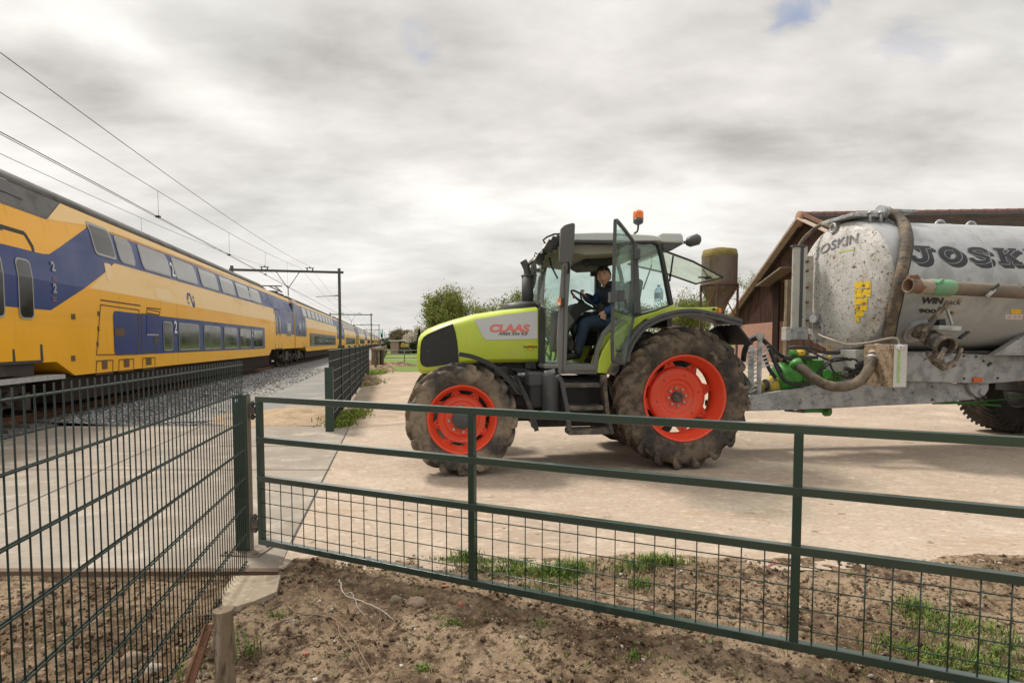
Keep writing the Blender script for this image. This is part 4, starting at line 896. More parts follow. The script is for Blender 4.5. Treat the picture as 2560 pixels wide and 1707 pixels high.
    # battery box, canister, tank, steps
    def eb(name, x0, y0, x1, y1, c0, c1, mat, bev=.012):
        a = ce(x0, y0, c0); d = ce(x1, y1, c0); b = MB(); b.bb((a.x, c0, d.z), (d.x, c1, a.z)); return b.build(name, mat, t, bevel=bev)
    eb('battery_box', 285, 420, 560, 960, -.74, -.30, M['black'], .03); eb('battery_lid', 278, 345, 565, 585, -.76, -.28, M['dgrey'], .025)
    eb('fuel_tank', 780, 420, 1560, 1120, -.62, -.2, M['black'], .05); eb('tank_underside', 400, 1085, 930, 1150, -.66, -.2, M['muddy'], .02)
    a = ce(655, 370, -.78); c = ce(655, 1120, -.78); b = MB(); b.cyl(a, c, .105, 28); b.build('air_canister', M['dgrey'], t, bevel=.01)
    b = MB(); a2 = ce(635, 300, -.78); b.cyl(a, a2, .07, 24)
    for k in range(3): b.cyl(a.lerp(a2, k / 3 + .05), a.lerp(a2, k / 3 + .18), .075, 24)
    b.build('canister_cap', M['galv'], t)
    yS = -1.0
    def rail(name, pts, c, w_, mat, th=.02):
        P = [ce(x, y, c) for x, y in pts]; b = MB()
        for p, q in zip(P, P[1:]): b.bar(p, q, th, w_, up=(1, 0, 0))
        return b.build(name, mat, t, bevel=.004)
    rail('step_rail', [(770, 400), (850, 500), (890, 720), (945, 1000), (975, 1340)], yS, .05, M['dgrey'], .05)
    rail('step_rail', [(1555, 390), (1560, 640), (1600, 1000), (1680, 1380)], yS + .12, .05, M['muddy'], .16)
    for i, (ya, yb, xa, xb_) in enumerate(((540, 600, 890, 1500), (925, 985, 940, 1560), (1330, 1400, 975, 1660))):
        a = ce(xa, ya, yS); c = ce(xb_, yb, yS); b = MB(); b.bb((a.x, yS, c.z), (c.x, yS + .24 + (.05 if i < 2 else 0), a.z)); 
        n = 26
        for k in range(n):
            if i == 2: x = lerp(a.x, c.x, (k + .5) / n); b.bb((x - .008, yS, a.z), (x + .008, yS + .2, a.z + .014))
        b.build('step', M['muddy'], t, bevel=.005)
    eb('cab_sill', 800, 275, 1450, 372, -.84, -.3, M['grey'], .02); eb('cab_floor', 560, 215, 1500, 275, -.83, .80, M['grey'], .01)
    # ---- rear mudguards
    fp = [xz(c4(x, y, -1.1)) for x, y in ((592, 905), (600, 850), (640, 770), (700, 705), (800, 654), (950, 628), (1100, 652), (1238, 690))]
    fpS = smooth2(fp, 6)
    for y0, y1 in ((-1.13, -.52), (.52, 1.13)):
        b = MB(); sheet(b, fpS, y0, y1, .022); b.build('rear_mudguard', M['dgrey'], t)
        b = MB(); s_ = y0 if y0 < 0 else y1 - .02; sheet(b, fpS, s_, s_ + .02, .09); b.build('mudguard_lip', M['dgrey'], t, bevel=.008)
    fl = [xz(c4(x, y, -1.1)) for x, y in ((1215, 700), (1250, 745), (1298, 808))]; b = MB(); sheet(b, fl, -1.12, -.55, .02)
    b.prism([Vector((x, -.57, z)) for x, z in (fl[0], fl[2], xz(c4(1180, 815, -1.1)), xz(c4(1130, 760, -1.1)))], (0, .02, 0)); b.build('mud_flap', M['black'], t)
    lim = [(432, 968), (440, 905), (462, 845), (500, 785), (545, 735), (595, 692), (640, 662), (740, 622), (862, 584), (866, 612), (800, 628), (700, 668), (625, 730), (570, 810), (535, 880), (515, 930), (500, 975)]
    def lime(sgn):
        b = MB(); b.prism([Vector((c4(x, y, -.84).x, -.84 * sgn, c4(x, y, -.84).z)) for x, y in lim], (0, .34 * sgn, 0)); b.build('inner_fender', M['lime'], t, bevel=.012)
        b = MB(); pz = [c4(x, y, -.84) for x, y in ((700, 668), (800, 628), (866, 600), (960, 603), (1110, 599), (1112, 640), (950, 645), (800, 670))]; b.prism([Vector((p.x, -.84 * sgn, p.z)) for p in pz], (0, .5 * sgn, 0)); b.build('fender_top', M['lime'], t, bevel=.012)
    lime(1); lime(-1)
    b = MB(); p = c4(508, 975, -.9); b.prism([c4(x, y, -.95) for x, y in ((500, 975), (530, 905), (562, 912), (552, 965), (530, 984))], (0, .12, 0)); b.build('fender_flap', M['muddy'], t, bevel=.006)
    b = MB(); a = c4(1114, 606, -.9); c = c4(1128, 632, -.9); b.bb((a.x, -.90, c.z), (c.x, -.8, a.z)); b.build('rear_marker', M['orange'], t, bevel=.006)
    b = MB(); a = c4(1085, 612, -.85); b.cyl(a, a + Vector((0, -.012, 0)), .018, 12); b.build('socket', M['black'], t)
    # ---- cab
    ya = -.80
    def frame_bar(name, pts, c, w_, mat, th=.05, f=cc, both=False, bev=.006):
        for sg in ((1, -1) if both else (1,)):
            P = [f(x, y, c) for x, y in pts]; P = [Vector((p.x, p.y * sg, p.z)) for p in P]; b = MB()
            for p, q in zip(P, P[1:]): d = (q - p).normalized() * .006; b.bar(p - d, q + d, th, w_, up=(1, 0, 0))
            b.build(name, mat, t, bevel=bev)
    def bar2(name, pts, mat, both=True, y0=-.84, y1=-.76, bev=.006, f=cc):
        for sg in ((1, -1) if both else (1,)):
            b = MB(); b.prism([Vector((p.x, p.y * sg, p.z)) for p in (f(x, y, y0) for x, y in pts)], (0, (y1 - y0) * sg, 0)); b.build(name, mat, t, bevel=bev)
    bar2('front_pillar', [(462, 345), (505, 345), (470, 540), (447, 900), (432, 1482), (362, 1482), (356, 1200), (372, 900), (398, 560)], M['grey'], bev=.016)
    bar2('pillar_seam', [(414, 560), (424, 560), (402, 1470), (394, 1470)], M['dgrey'], False, -.846, -.84, .001)
    bar2('door_frame', [(500, 336), (1000, 346), (1000, 372), (500, 362)], M['dgrey'])
    bar2('rear_pillar', [(992, 345), (1034, 352), (1068, 972), (1040, 990), (1000, 985)], M['dgrey'])
    bar2('window_frame', [(1020, 350), (1180, 350), (1232, 372), (1262, 470), (1345, 885), (1328, 892), (1310, 880), (1236, 480), (1210, 385), (1175, 368), (1020, 368)], M['black'])
    bar2('window_frame', [(1060, 968), (1200, 932), (1335, 880), (1340, 892), (1200, 950), (1068, 985)], M['black'])
    bar2('door_frame', [(675, 1400), (660, 1400), (690, 1250), (740, 1130), (820, 1040), (1000, 960), (1000, 985), (830, 1075), (760, 1160), (715, 1270), (700, 1400), (690, 1482), (430, 1482), (430, 1420), (660, 1420)], M['grey'], bev=.008)
    b = MB(); b.prism([cc(x, y, -.80) for x, y in ((1034, 366), (1176, 368), (1212, 385), (1236, 480), (1312, 880), (1200, 935), (1064, 970))], (0, .006, 0)); b.build('side_window', M['glass'], t)
    b = MB(); b.prism([Vector((p.x, .8, p.z)) for p in (cc(x, y, -.80) for x, y in ((1034, 366), (1176, 368), (1212, 385), (1236, 480), (1312, 880), (1200, 935), (1064, 970)))], (0, -.006, 0)); b.build('side_window', M['glass'], t)
    b = MB(); b.prism([Vector((p.x, .8, p.z)) for p in (cc(x, y, -.80) for x, y in ((505, 362), (1000, 372), (1000, 960), (820, 1040), (740, 1130), (690, 1250), (664, 1420), (440, 1420), (470, 540)))], (0, -.006, 0)); b.build('far_door_glass', M['glass'], t)
    # windscreen: curved sheet from pillar to pillar
    cols = []; A_ = [(505, 345), (470, 480), (420, 560), (380, 900), (362, 1430)]; Bm = [(318, 425), (285, 500), (250, 640), (215, 900), (212, 1425)]
    for k in range(13):
        u = -1 + 2 * k / 12; col_ = []
        for (xa, yA), (xb_, yB) in zip(A_, Bm):
            pa = cc(xa, yA, -.80); pb = cc(xb_, yB, -.35); w_ = 1 - abs(u) ** 3.2 ; w0 = 1 - (.35 / .8) ** 3.2
            q = pa.lerp(Vector((pb.x, 0, pb.z)), w_ / w0); col_.append(Vector((q.x, .8 * u, q.z)))
        cols.append(spline(col_, 4))
    b = MB(); b.loft(cols, closed=False, cap=False); b.build('windscreen', M['glass'], t)
    b = MB(); b.tube([c_[-1] for c_ in cols], .02, 8); b.tube([c_[0] for c_ in cols], .02, 8); b.build('screen_seal', M['black'], t)
    b = MB(); lowr = [Vector((c_[-1].x + .0, c_[-1].y, c_[-1].z)) for c_ in cols]; b.loft([[p, p + Vector((0, 0, -.10))] for p in lowr], closed=False, cap=False); b.build('screen_apron', M['black'], t, solid=.03)
    b = MB(); b.tube([cc(215, 900, -.36), cc(300, 935, -.60), cc(372, 950, -.82)], .012, 6); b.build('screen_rail', M['grey'], t)
    b = MB(); b.tube([cc(285, 490, -.55), cc(300, 560, -.56), cc(355, 670, -.60)], .012, 6); b.bar(cc(300, 560, -.57), cc(350, 665, -.61), .03, .01); b.build('wiper', M['black'], t)
    # ---- door, swung out
    H0 = cc(1004, 700, -.83); free = Vector((0, 0, 0)); HW = T.M @ Vector((H0.x, -.83, 0)); FW = at_y(1537, 800, 6.22); FW.z = 0; dd = (FW - HW); dd.z = 0; n = Vector((-dd.y, dd.x, 0)).normalized()
    DP = lambda x, y: T.I @ hit(1290 + x / 3.4075, 500 + y / 3.4075, HW, n)
    nl = (T.I.to_3x3() @ n)
    outer = [(845, 180), (856, 174), (880, 200), (935, 268), (990, 342), (1000, 370), (1008, 960), (985, 1060), (945, 1250), (926, 1380), (915, 1391), (838, 1376), (822, 1360), (818, 1200), (832, 700)]
    inner = [(866, 190), (872, 205), (930, 285), (975, 350), (980, 372), (984, 955), (965, 1050), (925, 1240), (908, 1355), (902, 1362), (852, 1352), (845, 1340), (845, 1200), (855, 700)]
    OP = [DP(*p) for p in outer]; IP = [DP(*p) for p in inner]; ctr = sum(OP, Vector()) / len(OP)
    loop = [p for p in OP] + [OP[0]]
    b = MB(); b.tube(loop, .020, 8, cap=False)
    for p, q in zip(loop, loop[1:]): b.bar(p, q, .035, .03, up=nl)
    door_ = b.build('door', M['dgrey'], t)
    b = MB(); b.prism([p.lerp(ctr, .012) for p in OP], nl * .005); b.build('door_glass', M['glass'], door_)
    b = MB(); hb = [DP(868, 850), DP(902, 848), DP(904, 935), DP(870, 945)]; b.tube([p - nl * -.04 for p in hb], .011, 8); q = DP(868, 815); b.box(q + nl * .03, (.07, .07, .12)); b.box(DP(822, 830), (.07, .09, .11)); b.build('door_handle', M['dgrey'], door_, bevel=.008)
    b = MB(); q = DP(876, 1280); b.cyl(q - nl * .03, q + nl * .03, .022, 12); b.build('door_stop', M['black'], door_)
    b = MB()
    for yy in (460, 920): q = cc(1020, yy, -.85); b.box(q, (.10, .07, .13)); b.cyl(q + Vector((-.03, -.04, -.08)), q + Vector((-.03, -.04, .08)), .016, 8)
    b.build('door_hinge', M['dgrey'], t, bevel=.008)
    b = MB(); b.tube([DP(905, 395), cc(960, 372, -.80)], .010, 6); b.build('door_strut', M['black'], t)
    # ---- roof
    rp = [(225, 212), (300, 186), (420, 182), (520, 182), (620, 189), (745, 197), (790, 207), (800, 235), (785, 229), (640, 231), (520, 228), (300, 229), (240, 245)]
    b = MB(); P = [c4(x, y, -.84) for x, y in rp]; b.prism(P, (0, 1.68, 0)); roof = b.build('roof', M['roofwhite'], t, bevel=.03, seg=3)
    b = MB(); P = [c4(x, y, -.62) for x, y in ((782, 190), (800, 183), (900, 184), (914, 194), (920, 241), (792, 238))]; b.prism(P, (0, 1.24, 0)); b.build('roof_unit', M['roofwhite'], roof, bevel=.025, seg=3)
    b = MB(); P = [c4(x, y, -.6) for x, y in ((795, 239), (922, 242), (905, 252), (850, 283), (805, 276))]; b.prism(P, (0, 1.2, 0)); b.build('roof_underside', M['dgrey'], roof, bevel=.01)
    b = MB(); P = [cc(x, y, -.74) for x, y in ((470, 372), (1000, 376), (1200, 385), (1215, 420), (1000, 440), (850, 455), (600, 470), (400, 440), (340, 400), (400, 376))]; b.prism(P, (0, 1.48, 0)); b.build('roof_lining', M['beige'], roof, bevel=.02)
    b = MB(); P = [cc(x, y, -.35) for x, y in ((560, 460), (840, 452), (840, 550), (640, 560), (580, 530))]; b.prism(P, (0, .8, 0)); q = cc(605, 540, -.4); b.cyl(q, q + Vector((0, .1, 0)), .05, 14); b.build('overhead_console', M['cabdark'], roof, bevel=.03)
    b = MB(); q = cc(797, 415, -.5); b.ball(q, .07, 10, (1, .6, .7)); b.build('speaker', M['black'], roof)
    # front visor and work lights
    b = MB(); P = [c4(x, y, -.70) for x, y in ((226, 214), (160, 250), (118, 300), (128, 312), (170, 268), (245, 246))]; b.prism(P, (0, 1.4, 0)); b.build('visor', M['black'], t, bevel=.01)
    def lampb(name, px, py, c, w_, h_, dy, tilt=-20):
        q = c4(px, py, c); b = MB(); Rm = Euler((0, R(tilt), 0)).to_matrix()
        b.box(q, (.09, w_, h_), Rm, 0); b.box(q + Rm @ Vector((-.048, 0, 0)), (.012, w_ * .86, h_ * .84), Rm, 1); b.cyl(q, q + Vector((.05, 0, -.08)), .012, 8)
        return b.build('work_light', [M['black'], M['lamp']], t, bevel=.012)
    lampb('a', 160, 262, -.80, .15, .14, 0, 30); lampb('b', 184, 245, -.72, .15, .15, 0, 25); lampb('c', 208, 238, -.64, .14, .15, 0, 25); lampb('d', 106, 330, -.55, .16, .11, 0, 30)
    lampb('e', 170, 262, .7, .15, .14, 0, 30); q = c4(957, 235, -.66); b = MB(); b.cyl(c4(918, 238, -.66), q, .02, 8); b.tube([q + Vector((-.06, 0, -.02)), q + Vector((-.02, 0, -.0)), q + Vector((.09, 0, .035)), q + Vector((.12, 0, .04))], [.035, .07, .075, .05], 12); b.build('rear_work_light', M['dgrey'], t)
    b = MB(); b.tube([c4(*p, -.78) for p in ((232, 190), (190, 192), (150, 208), (130, 225), (140, 243))], .012, 8); b.build('lamp_guard', M['black'], t); b = MB(); b.tube([c4(*p, -.55) for p in ((82, 318), (84, 296), (128, 318), (132, 340))], .010, 8); b.tube([c4(*p, -.6) for p in ((140, 300), (118, 318), (125, 340))], .012, 6); b.build('lamp_guard', M['black'], t)
    # mirrors
    def mirror(pts, c, th, arm, name='mirror'):
        P = smooth2([(c4(x, y, c).x, c4(x, y, c).z) for x, y in pts] + [(c4(*pts[0], c).x, c4(*pts[0], c).z)], 5)[:-1]
        b = MB(); b.prism([Vector((x, c, z)) for x, z in P], (0, th, 0)); o = b.build(name, M['mirrorback'], t, bevel=.018, seg=3)
        b = MB(); b.tube(arm, .014, 8); b.build('mirror_arm', M['black'], t)
    mirror([(232, 160), (250, 142), (290, 130), (305, 133), (308, 155), (300, 290), (285, 335), (262, 348), (235, 350), (224, 330), (226, 250)], -1.18, .07, [cc(440, 510, -1.12), cc(450, 560, -1.0), cc(445, 620, -.84)])
    mirror([(62, 370), (70, 352), (88, 352), (95, 380), (92, 460), (80, 495), (68, 490), (62, 450)], 1.15, .07, [c4(85, 395, 1.1), c4(140, 385, .80)])
    b = MB(); b.prism([c4(x, y, .3) for x, y in ((60, 398), (120, 375), (130, 378), (128, 400), (110, 404))], (0, .05, 0)); b.build('mirror_bracket', M['galv'], t)
    a = cc(352, 838, -.87); b = MB(); c = cc(378, 902, -.87); b.bb((a.x, -.92, c.z), (c.x, -.84, a.z)); b.build('indicator', M['orange'], t, bevel=.008)
    a = cc(376, 836, -.87); c = cc(412, 905, -.87); b = MB(); b.bb((a.x + .001, -.91, c.z), (c.x, -.84, a.z)); b.build('indicator_housing', M['black'], t, bevel=.008)
    b = MB(); a = cc(352, 870, -.925); c = cc(374, 898, -.925); b.bb((a.x + .002, -.925, c.z), (c.x, -.921, a.z)); b.build('indicator_lens', M['lamp'], t)
    # beacon
    q0 = c4(652, 190, -.70); q1 = c4(662, 145, -.70); bz0 = c4(662, 138, -.70); bz1 = c4(662, 105, -.70); bz2 = c4(662, 58, -.70); x = bz0.x
    b = MB(); b.tube([q0 + Vector((-.03, 0, 0)), q0 + Vector((.01, 0, .03)), Vector((x, -.7, q1.z - .03)), Vector((x, -.7, bz0.z))], .014, 8); b.lathe([(0, 0), (.035, 0), (.062, .02), (.066, bz1.z - bz0.z), (0, bz1.z - bz0.z)], 24, Matrix.Translation(bz0)); bc = b.build('beacon', M['dgrey'], t)
    hh = bz2.z - bz1.z; b = MB(); b.lathe([(.064, .001), (.066, .02), (.064, hh * .5), (.06, hh * .8), (.045, hh * .97), (0, hh)], 24, Matrix.Translation(bz1)); b.build('beacon_lens', M['orange'], bc)
    b = MB(); 
    for k in range(5): b.lathe([(.0665, hh * (.12 + k * .15)), (.068, hh * (.14 + k * .15)), (.0665, hh * (.16 + k * .15))], 24, Matrix.Translation(bz1))
    b.build('beacon_ribs', M['orange'], bc)
    # exhaust and intake dome
    p0 = c3(718, 560, .34); p1 = c3(718, 402, .34); b = MB(); b.cyl(p0, p1, .085, 24); b.cyl(p1 - Vector((0, 0, .015)), p1 + Vector((0, 0, .012)), .092, 24); p2 = c3(716, 372, .34); p3 = c3(706, 345, .34); p4 = c3(694, 322, .34)
    b.tube(spline([p1, p2, p3, p4], 6), .052, 16); b.build('exhaust', pm('exhaust_grey', (.07, .07, .075), .55, layers=[((.12, .08, .05), 5, .55, .8)]), t)
    q = c3(700, 574, .1); b = MB(); b.lathe([(.0, .085), (.12, .08), (.24, .06), (.30, .03), (.31, -.04)], 32, Matrix.Translation(q + Vector((0, 0, .01)))); b.build('intake_dome', M['black'], t)
    # rear window hatch, opened
    na = [c4(800, 282, -.66), c4(1135, 432, -.74)]; fa = [Vector((na[0].x, .66, na[0].z)), T(1300 + 985 / 2.2403, 500 + 470 / 2.2403, .62)]
    loop = [na[0], na[0].lerp(na[1], .5) + Vector((0, 0, .03)), na[1], fa[1], fa[0].lerp(fa[1], .5) + Vector((0, 0, .03)), fa[0]]
    b = MB(); b.tube(loop + [loop[0]], .014, 8, cap=False); hq = b.build('rear_window', M['black'], t)
    b = MB(); b.add([na[0], loop[1], na[1], fa[1], loop[4], fa[0]], [(0, 1, 4, 5), (1, 2, 3, 4)]); b.build('glass', M['hatchglass'], hq, solid=.005)
    b = MB(); s0 = c4(838, 455, -.5); b.tube([s0, c4(858, 312, -.62)], .012, 8); b.tube([c4(835, 430, .5), c4(850, 395, .5)], .012, 8); b.tube([c4(690, 500, .4), c4(738, 365, .5)], .010, 8); b.build('gas_strut', M['black'], t)
    b = MB(); p = na[1].lerp(fa[1], .35); b.box(p + Vector((-.12, 0, .03)), (.16, .03, .02)); b.box(p + Vector((-.05, 0, .02)), (.05, .14, .03)); b.build('window_latch', M['black'], hq)
    # ---- inside
    fz = ce(900, 215, -.8).z
    b = MB(); s0 = cc(790, 1075, -.2); sx, sz = s0.x, s0.z
    b.box((sx + .10, -.03, sz - .0), (.50, .50, .11)); seat = b.build('seat_cushion', M['cabdark'], t, bevel=.04, seg=3)
    b = MB(); b.box((sx + .36, -.03, sz + .33), (.13, .50, .64), (0, R(10), 0)); b.build('seat_back', M['cabdark'], t, bevel=.05, seg=3)
    b = MB(); b.box((sx + .1, -.03, (fz + sz) / 2), (.34, .36, sz - fz)); b.build('seat_base', M['cabdark'], t, bevel=.03)
    b = MB(); b.box((sx + .2, .33, sz + .12), (.6, .16, .22)); b.box((sx + .25, .52, sz - .02), (.9, .3, .5)); b.build('side_console', M['cabdark'], t, bevel=.03)
    b = MB(); b.box((sx + .2, -.42, sz + .0), (.35, .05, .10)); b.build('armrest', M['cabdark'], t, bevel=.02)
    # column, dash, wheel
    b = MB(); b.prism([cc(x, y, -.16) for x, y in ((435, 1010), (470, 930), (500, 880), (590, 880), (640, 905), (655, 930), (560, 960), (500, 1060), (480, 1100), (460, 1110), (440, 1190), (428, 1110))], (0, .34, 0)); b.build('dashboard', M['cabdark'], t, bevel=.015)
    b = MB(); b.prism([cc(x, y, -.40) for x, y in ((400, 930), (432, 925), (505, 1030), (480, 1060), (436, 1130), (420, 1300), (385, 1300))], (0, .8, 0)); b.build('front_console', pm('console_grey', (.10, .10, .098), .6), t, bevel=.02)
    b = MB(); b.prism([cc(x, y, -.05) for x, y in ((470, 1160), (520, 1140), (545, 1180), (520, 1290), (450, 1290))], (0, .3, 0)); b.build('transmission_hump', M['beige'], t, bevel=.04)
    swc = cc(570, 850, -.12); dirv = Vector((.62, 0, .78)).normalized(); u1 = Vector((0, 1, 0)); u2 = dirv.cross(u1)
    b = MB(); b.tube([swc + (u1 * math.cos(a) + u2 * math.sin(a)) * .20 for a in [2 * math.pi * i / 36 for i in range(37)]], .014, 10, cap=False)
    for a in (.5, 2.6, 4.7): b.cyl(swc - dirv * .03, swc + (u1 * math.cos(a) + u2 * math.sin(a)) * .2, .012, 8)
    b.cyl(swc - dirv * .16, swc - dirv * .01, .035, 12); b.build('steering_wheel', M['black'], t)
    b = MB(); q = cc(493, 822, -.2); b.box(q, (.03, .03, .05)); b.build('shuttle_lever', pm('lever_red', (.4, .02, .02), .5), t, bevel=.008)
    b = MB(); q = cc(620, 975, .1); b.tube([q + Vector((-.02, 0, -.2)), q], .012, 8); b.ball(q, .03, 8); b.tube([cc(510, 995, .3), cc(600, 1010, .3)], .012, 6); b.build('levers', M['black'], t)
    b = MB(); b.box(cc(663, 627, .62), (.10, .05, .08)); b.tube([cc(663, 627, .62), cc(690, 560, .76)], .01, 6); b.build('inside_mirror', M['black'], t)
    b = MB(); b.bb((cc(690, 700, .78).x - .03, .76, fz), (cc(690, 700, .78).x + .02, .83, cc(690, 360, .78).z + .1)); b.build('far_pillar', M['dgrey'], t)
    b = MB(); q = cc(500, 1110, -.1); b.ball(q, .06, 8, (1, 1, 1.6)); b.ball(q + Vector((.02, .02, -.1)), .05, 8); b.build('gear_gaiter', M['black'], t)
    # rear wall frame under rear window, hydraulic bits, top link frame
    b = MB(); e = cc(1335, 880, -.8); b.bb((e.x - .06, -.78, e.z - .30), (e.x + .0, .78, e.z - .03)); b.build('rear_panel', M['grey'], t)
    b = MB(); b.bb((rc.x + .2, -.40, .55), (rc.x + .75, -.32, .66)); b.bb((rc.x + .2, .32, .55), (rc.x + .75, .40, .66)); b.bb((rc.x + .2, -.12, .48), (rc.x + .95, .12, .58)); b.bb((rc.x + .2, -.3, .7), (rc.x + .45, .3, 1.35)); b.build('linkage', M['muddy'], t, bevel=.01)
    return t
TRACTOR = build_tractor()
def bottle():
    q = cc(1215, 850, .35); z1_ = cc(1215, 725, .35).z; z0_ = cc(1215, 862, .35).z; h = z1_ - z0_; w_ = T.M @ Vector((q.x, q.y, z0_))
    t = thing('water_bottle', 'clear plastic water bottle standing behind the driver in the cab window', 'bottle', w_)
    b = MB(); b.lathe([(0, 0), (.06, 0), (.065, .02), (.065, h * .62), (.05, h * .78), (.022, h * .88), (.02, h * .93), (0, h * .93)], 20); b.build('body', M['bottle'], t)
    b = MB(); b.cyl((0, 0, h * .93), (0, 0, h), .024, 12); b.build('cap', pm('cap_blue', (.1, .3, .5), .5), t)
    b = MB(); b.lathe([(.0655, h * .2), (.0665, h * .22), (.0665, h * .5), (.0655, h * .52)], 20); b.build('label', pm('bottle_label', (.5, .62, .7), .5), t)
bottle()
# ================================================================== DRIVER
cp_ = lambda x, y, c: T(1380 + x / 5.405, 640 + y / 5.405, c)
def build_driver():
    M['skin'] = pm('skin', (.68, .39, .28), .5, var=.05, vs=20); M['hair'] = pm('dark_hair', (.045, .028, .02), .6, var=.2, vs=60)
    M['vest'] = pm('navy_vest', (.020, .024, .042), .7, var=.15, bump=(40, .3, .01)); M['shirt'] = pm('blue_sleeve', (.030, .075, .19), .75, var=.12, bump=(50, .3, .01)); M['jeans'] = pm('dark_jeans', (.022, .040, .075), .8, var=.2, vs=20, bump=(80, .3, .005))
    M['boot'] = pm('black_shoe', (.02, .02, .02), .6)
    cy = -.10
    Hc = cp_(703, 275, -.16)                         # head centre
    f = Vector((-.50, -.86, -.04)).normalized(); up0 = Vector((-.10, 0, 1)); sd = f.cross(up0).normalized(); up = sd.cross(f).normalized()
    hs = 1.13
    def hp(a, b_, c): return Hc + (sd * a + f * b_ + up * c) * hs      # head coordinates: side, forward, up
    body = MB()
    # head: modulated ellipsoid
    n1, n2 = 30, 40; rings = []
    for i in range(n1 + 1):
        ph = -math.pi / 2 + math.pi * i / n1; ring = []
        for j in range(n2):
            th = 2 * math.pi * j / n2; x = math.sin(th) * math.cos(ph); y = math.cos(th) * math.cos(ph); z = math.sin(ph)
            X, Y, Z = x * .080, y * .098, z * .114
            if z < 0: k = 1 - .30 * (-z) ** 1.3; X *= k; Y = Y * (1 - .12 * (-z)) + .012 * (-z)
            front = max(0, y)
            g_ = lambda u, v, su, sv: math.exp(-((X - u) / su) ** 2 - ((Z - v) / sv) ** 2) * (front > .3)
            Y += .024 * g_(0, -.022, .012, .018) + .012 * g_(0, .002, .010, .02)                  # nose
            Y += -.010 * (g_(.030, .008, .016, .011) + g_(-.030, .008, .016, .011))             # eye sockets
            Y += .006 * (g_(.03, .030, .022, .009) + g_(-.03, .030, .022, .009))                  # brow
            Y += .006 * g_(0, -.058, .020, .008) + .007 * g_(0, -.092, .022, .014)               # lips, chin
            X += (.004 if X > 0 else -.004) * math.exp(-((abs(X) - .055) / .02) ** 2 - ((Z + .02) / .02) ** 2)
            ring.append(hp(X, Y, Z))
        rings.append(ring)
    body.loft(rings, cap=True)
    for s in (1, -1): body.ball(hp(.078 * s, -.008, -.012), .020, 10, (.5, .8, 1.3))
    neck0 = hp(0, -.02, -.07); neck1 = hp(.0, -.04, -.15) + Vector((.03, 0, 0)); body.tube([neck0, neck1, neck1 + Vector((.02, 0, -.06))], [.052, .056, .065], 16)
    # joints (tractor frame): facing -x, near side is the left of the body
    pel = Vector((cp_(790, 880, -.1).x + .06, cy, cp_(790, 860, -.1).z)); chest = Vector((cp_(760, 520, -.1).x + .03, cy, cp_(760, 520, -.1).z))
    shL = Vector((chest.x + .07, cy - .19, chest.z + .07)); shR = Vector((chest.x - .04, cy + .20, chest.z + .05))
    elL = cp_(835, 690, -.34); wrL = cp_(715, 745, -.30); elR = cp_(560, 600, .06); wrR = cp_(450, 545, -.02)
    kL = cp_(465, 915, -.24); aL = cp_(330, 1260, -.28); kR = cp_(398, 890, .06); aR = cp_(330, 1190, .06)
    body.tube(spline([pel, pel.lerp(chest, .5), chest, chest.lerp(neck1, .6), neck1], 4), [.14, .135, .13, .13, .135, .14, .14, .145, .15, .14, .12, .10, .08, .065, .06, .055, .055], 18)
    for sh, el, wr in ((shL, elL, wrL), (shR, elR, wrR)): body.tube(spline([chest.lerp(sh, .5), sh, el, wr], 5), [.06, .06, .06, .058, .055, .052, .05, .048, .045, .042, .040, .038, .034, .030, .028, .026], 14)
    for s, k_, a_ in ((-1, kL, aL), (1, kR, aR)):
        hip = pel + Vector((0, .10 * s, -.02)); body.tube(spline([hip, k_, a_], 6), [.09, .085, .08, .075, .07, .062, .058, .055, .054, .05, .044, .038, .036], 14)
        body.tube([a_, a_ + Vector((-.05, 0, -.07)), a_ + Vector((-.15, 0, -.10))], [.034, .030, .022], 12)
    def hand(b, w0, d, nrm, curl, thumb):              # palm, four fingers, thumb
        d = d.normalized(); nrm = (nrm - d * nrm.dot(d)).normalized(); s_ = d.cross(nrm)
        pc = w0 + d * .05; b.loft([[w0 + d * t_ + s_ * (w_ * u) + nrm * (h_ * v) for u, v in ((-1, -.5), (-.7, -1), (.7, -1), (1, -.5), (1, .5), (.7, 1), (-.7, 1), (-1, .5))] for t_, w_, h_ in ((0, .026, .018), (.03, .036, .016), (.065, .041, .014), (.09, .038, .012))])
        for i, (o, l) in enumerate(((-.03, .065), (-.010, .075), (.010, .07), (.029, .055))):
            p = w0 + d * .085 + s_ * o; q = [p]; dd = d.copy()
            for j in range(3): ax = s_; dd = (Matrix.Rotation(curl[j], 3, ax) @ dd); q.append(q[-1] + dd * l * (.45, .32, .25)[j])
            b.tube(q, [.0095, .009, .008, .0065], 8); b.ball(q[-1], .0065, 6)
        p = w0 + d * .025 + s_ * thumb * .03; q = [p, p + (d * .6 + s_ * thumb * .7 - nrm * .2).normalized() * .035, p + (d * .6 + s_ * thumb * .7 - nrm * .2).normalized() * .035 + (d * .9 - nrm * .5 + s_ * thumb * .1).normalized() * .03]; b.tube(q, [.012, .010, .008], 8); b.ball(q[-1], .008, 6)
    hand(body, wrR, (cp_(385, 500, -.05) - wrR), Vector((-.5, -.6, .8)), (1.0, .9, .6), -1)
    hand(body, wrL, (cp_(690, 820, -.30) - wrL), Vector((.2, -1, .3)), (.6, .8, .6), 1)
    m = body.build('person', M['skin']); m.location = T.o; m.rotation_euler = (0, 0, T.a); md = m.modifiers.new('join', 'REMESH'); md.mode = 'VOXEL'; md.voxel_size = .006; md.use_smooth_shade = True
    tag(m, 'young short-haired driver in navy padded vest and jeans looking out of the cab', 'person')
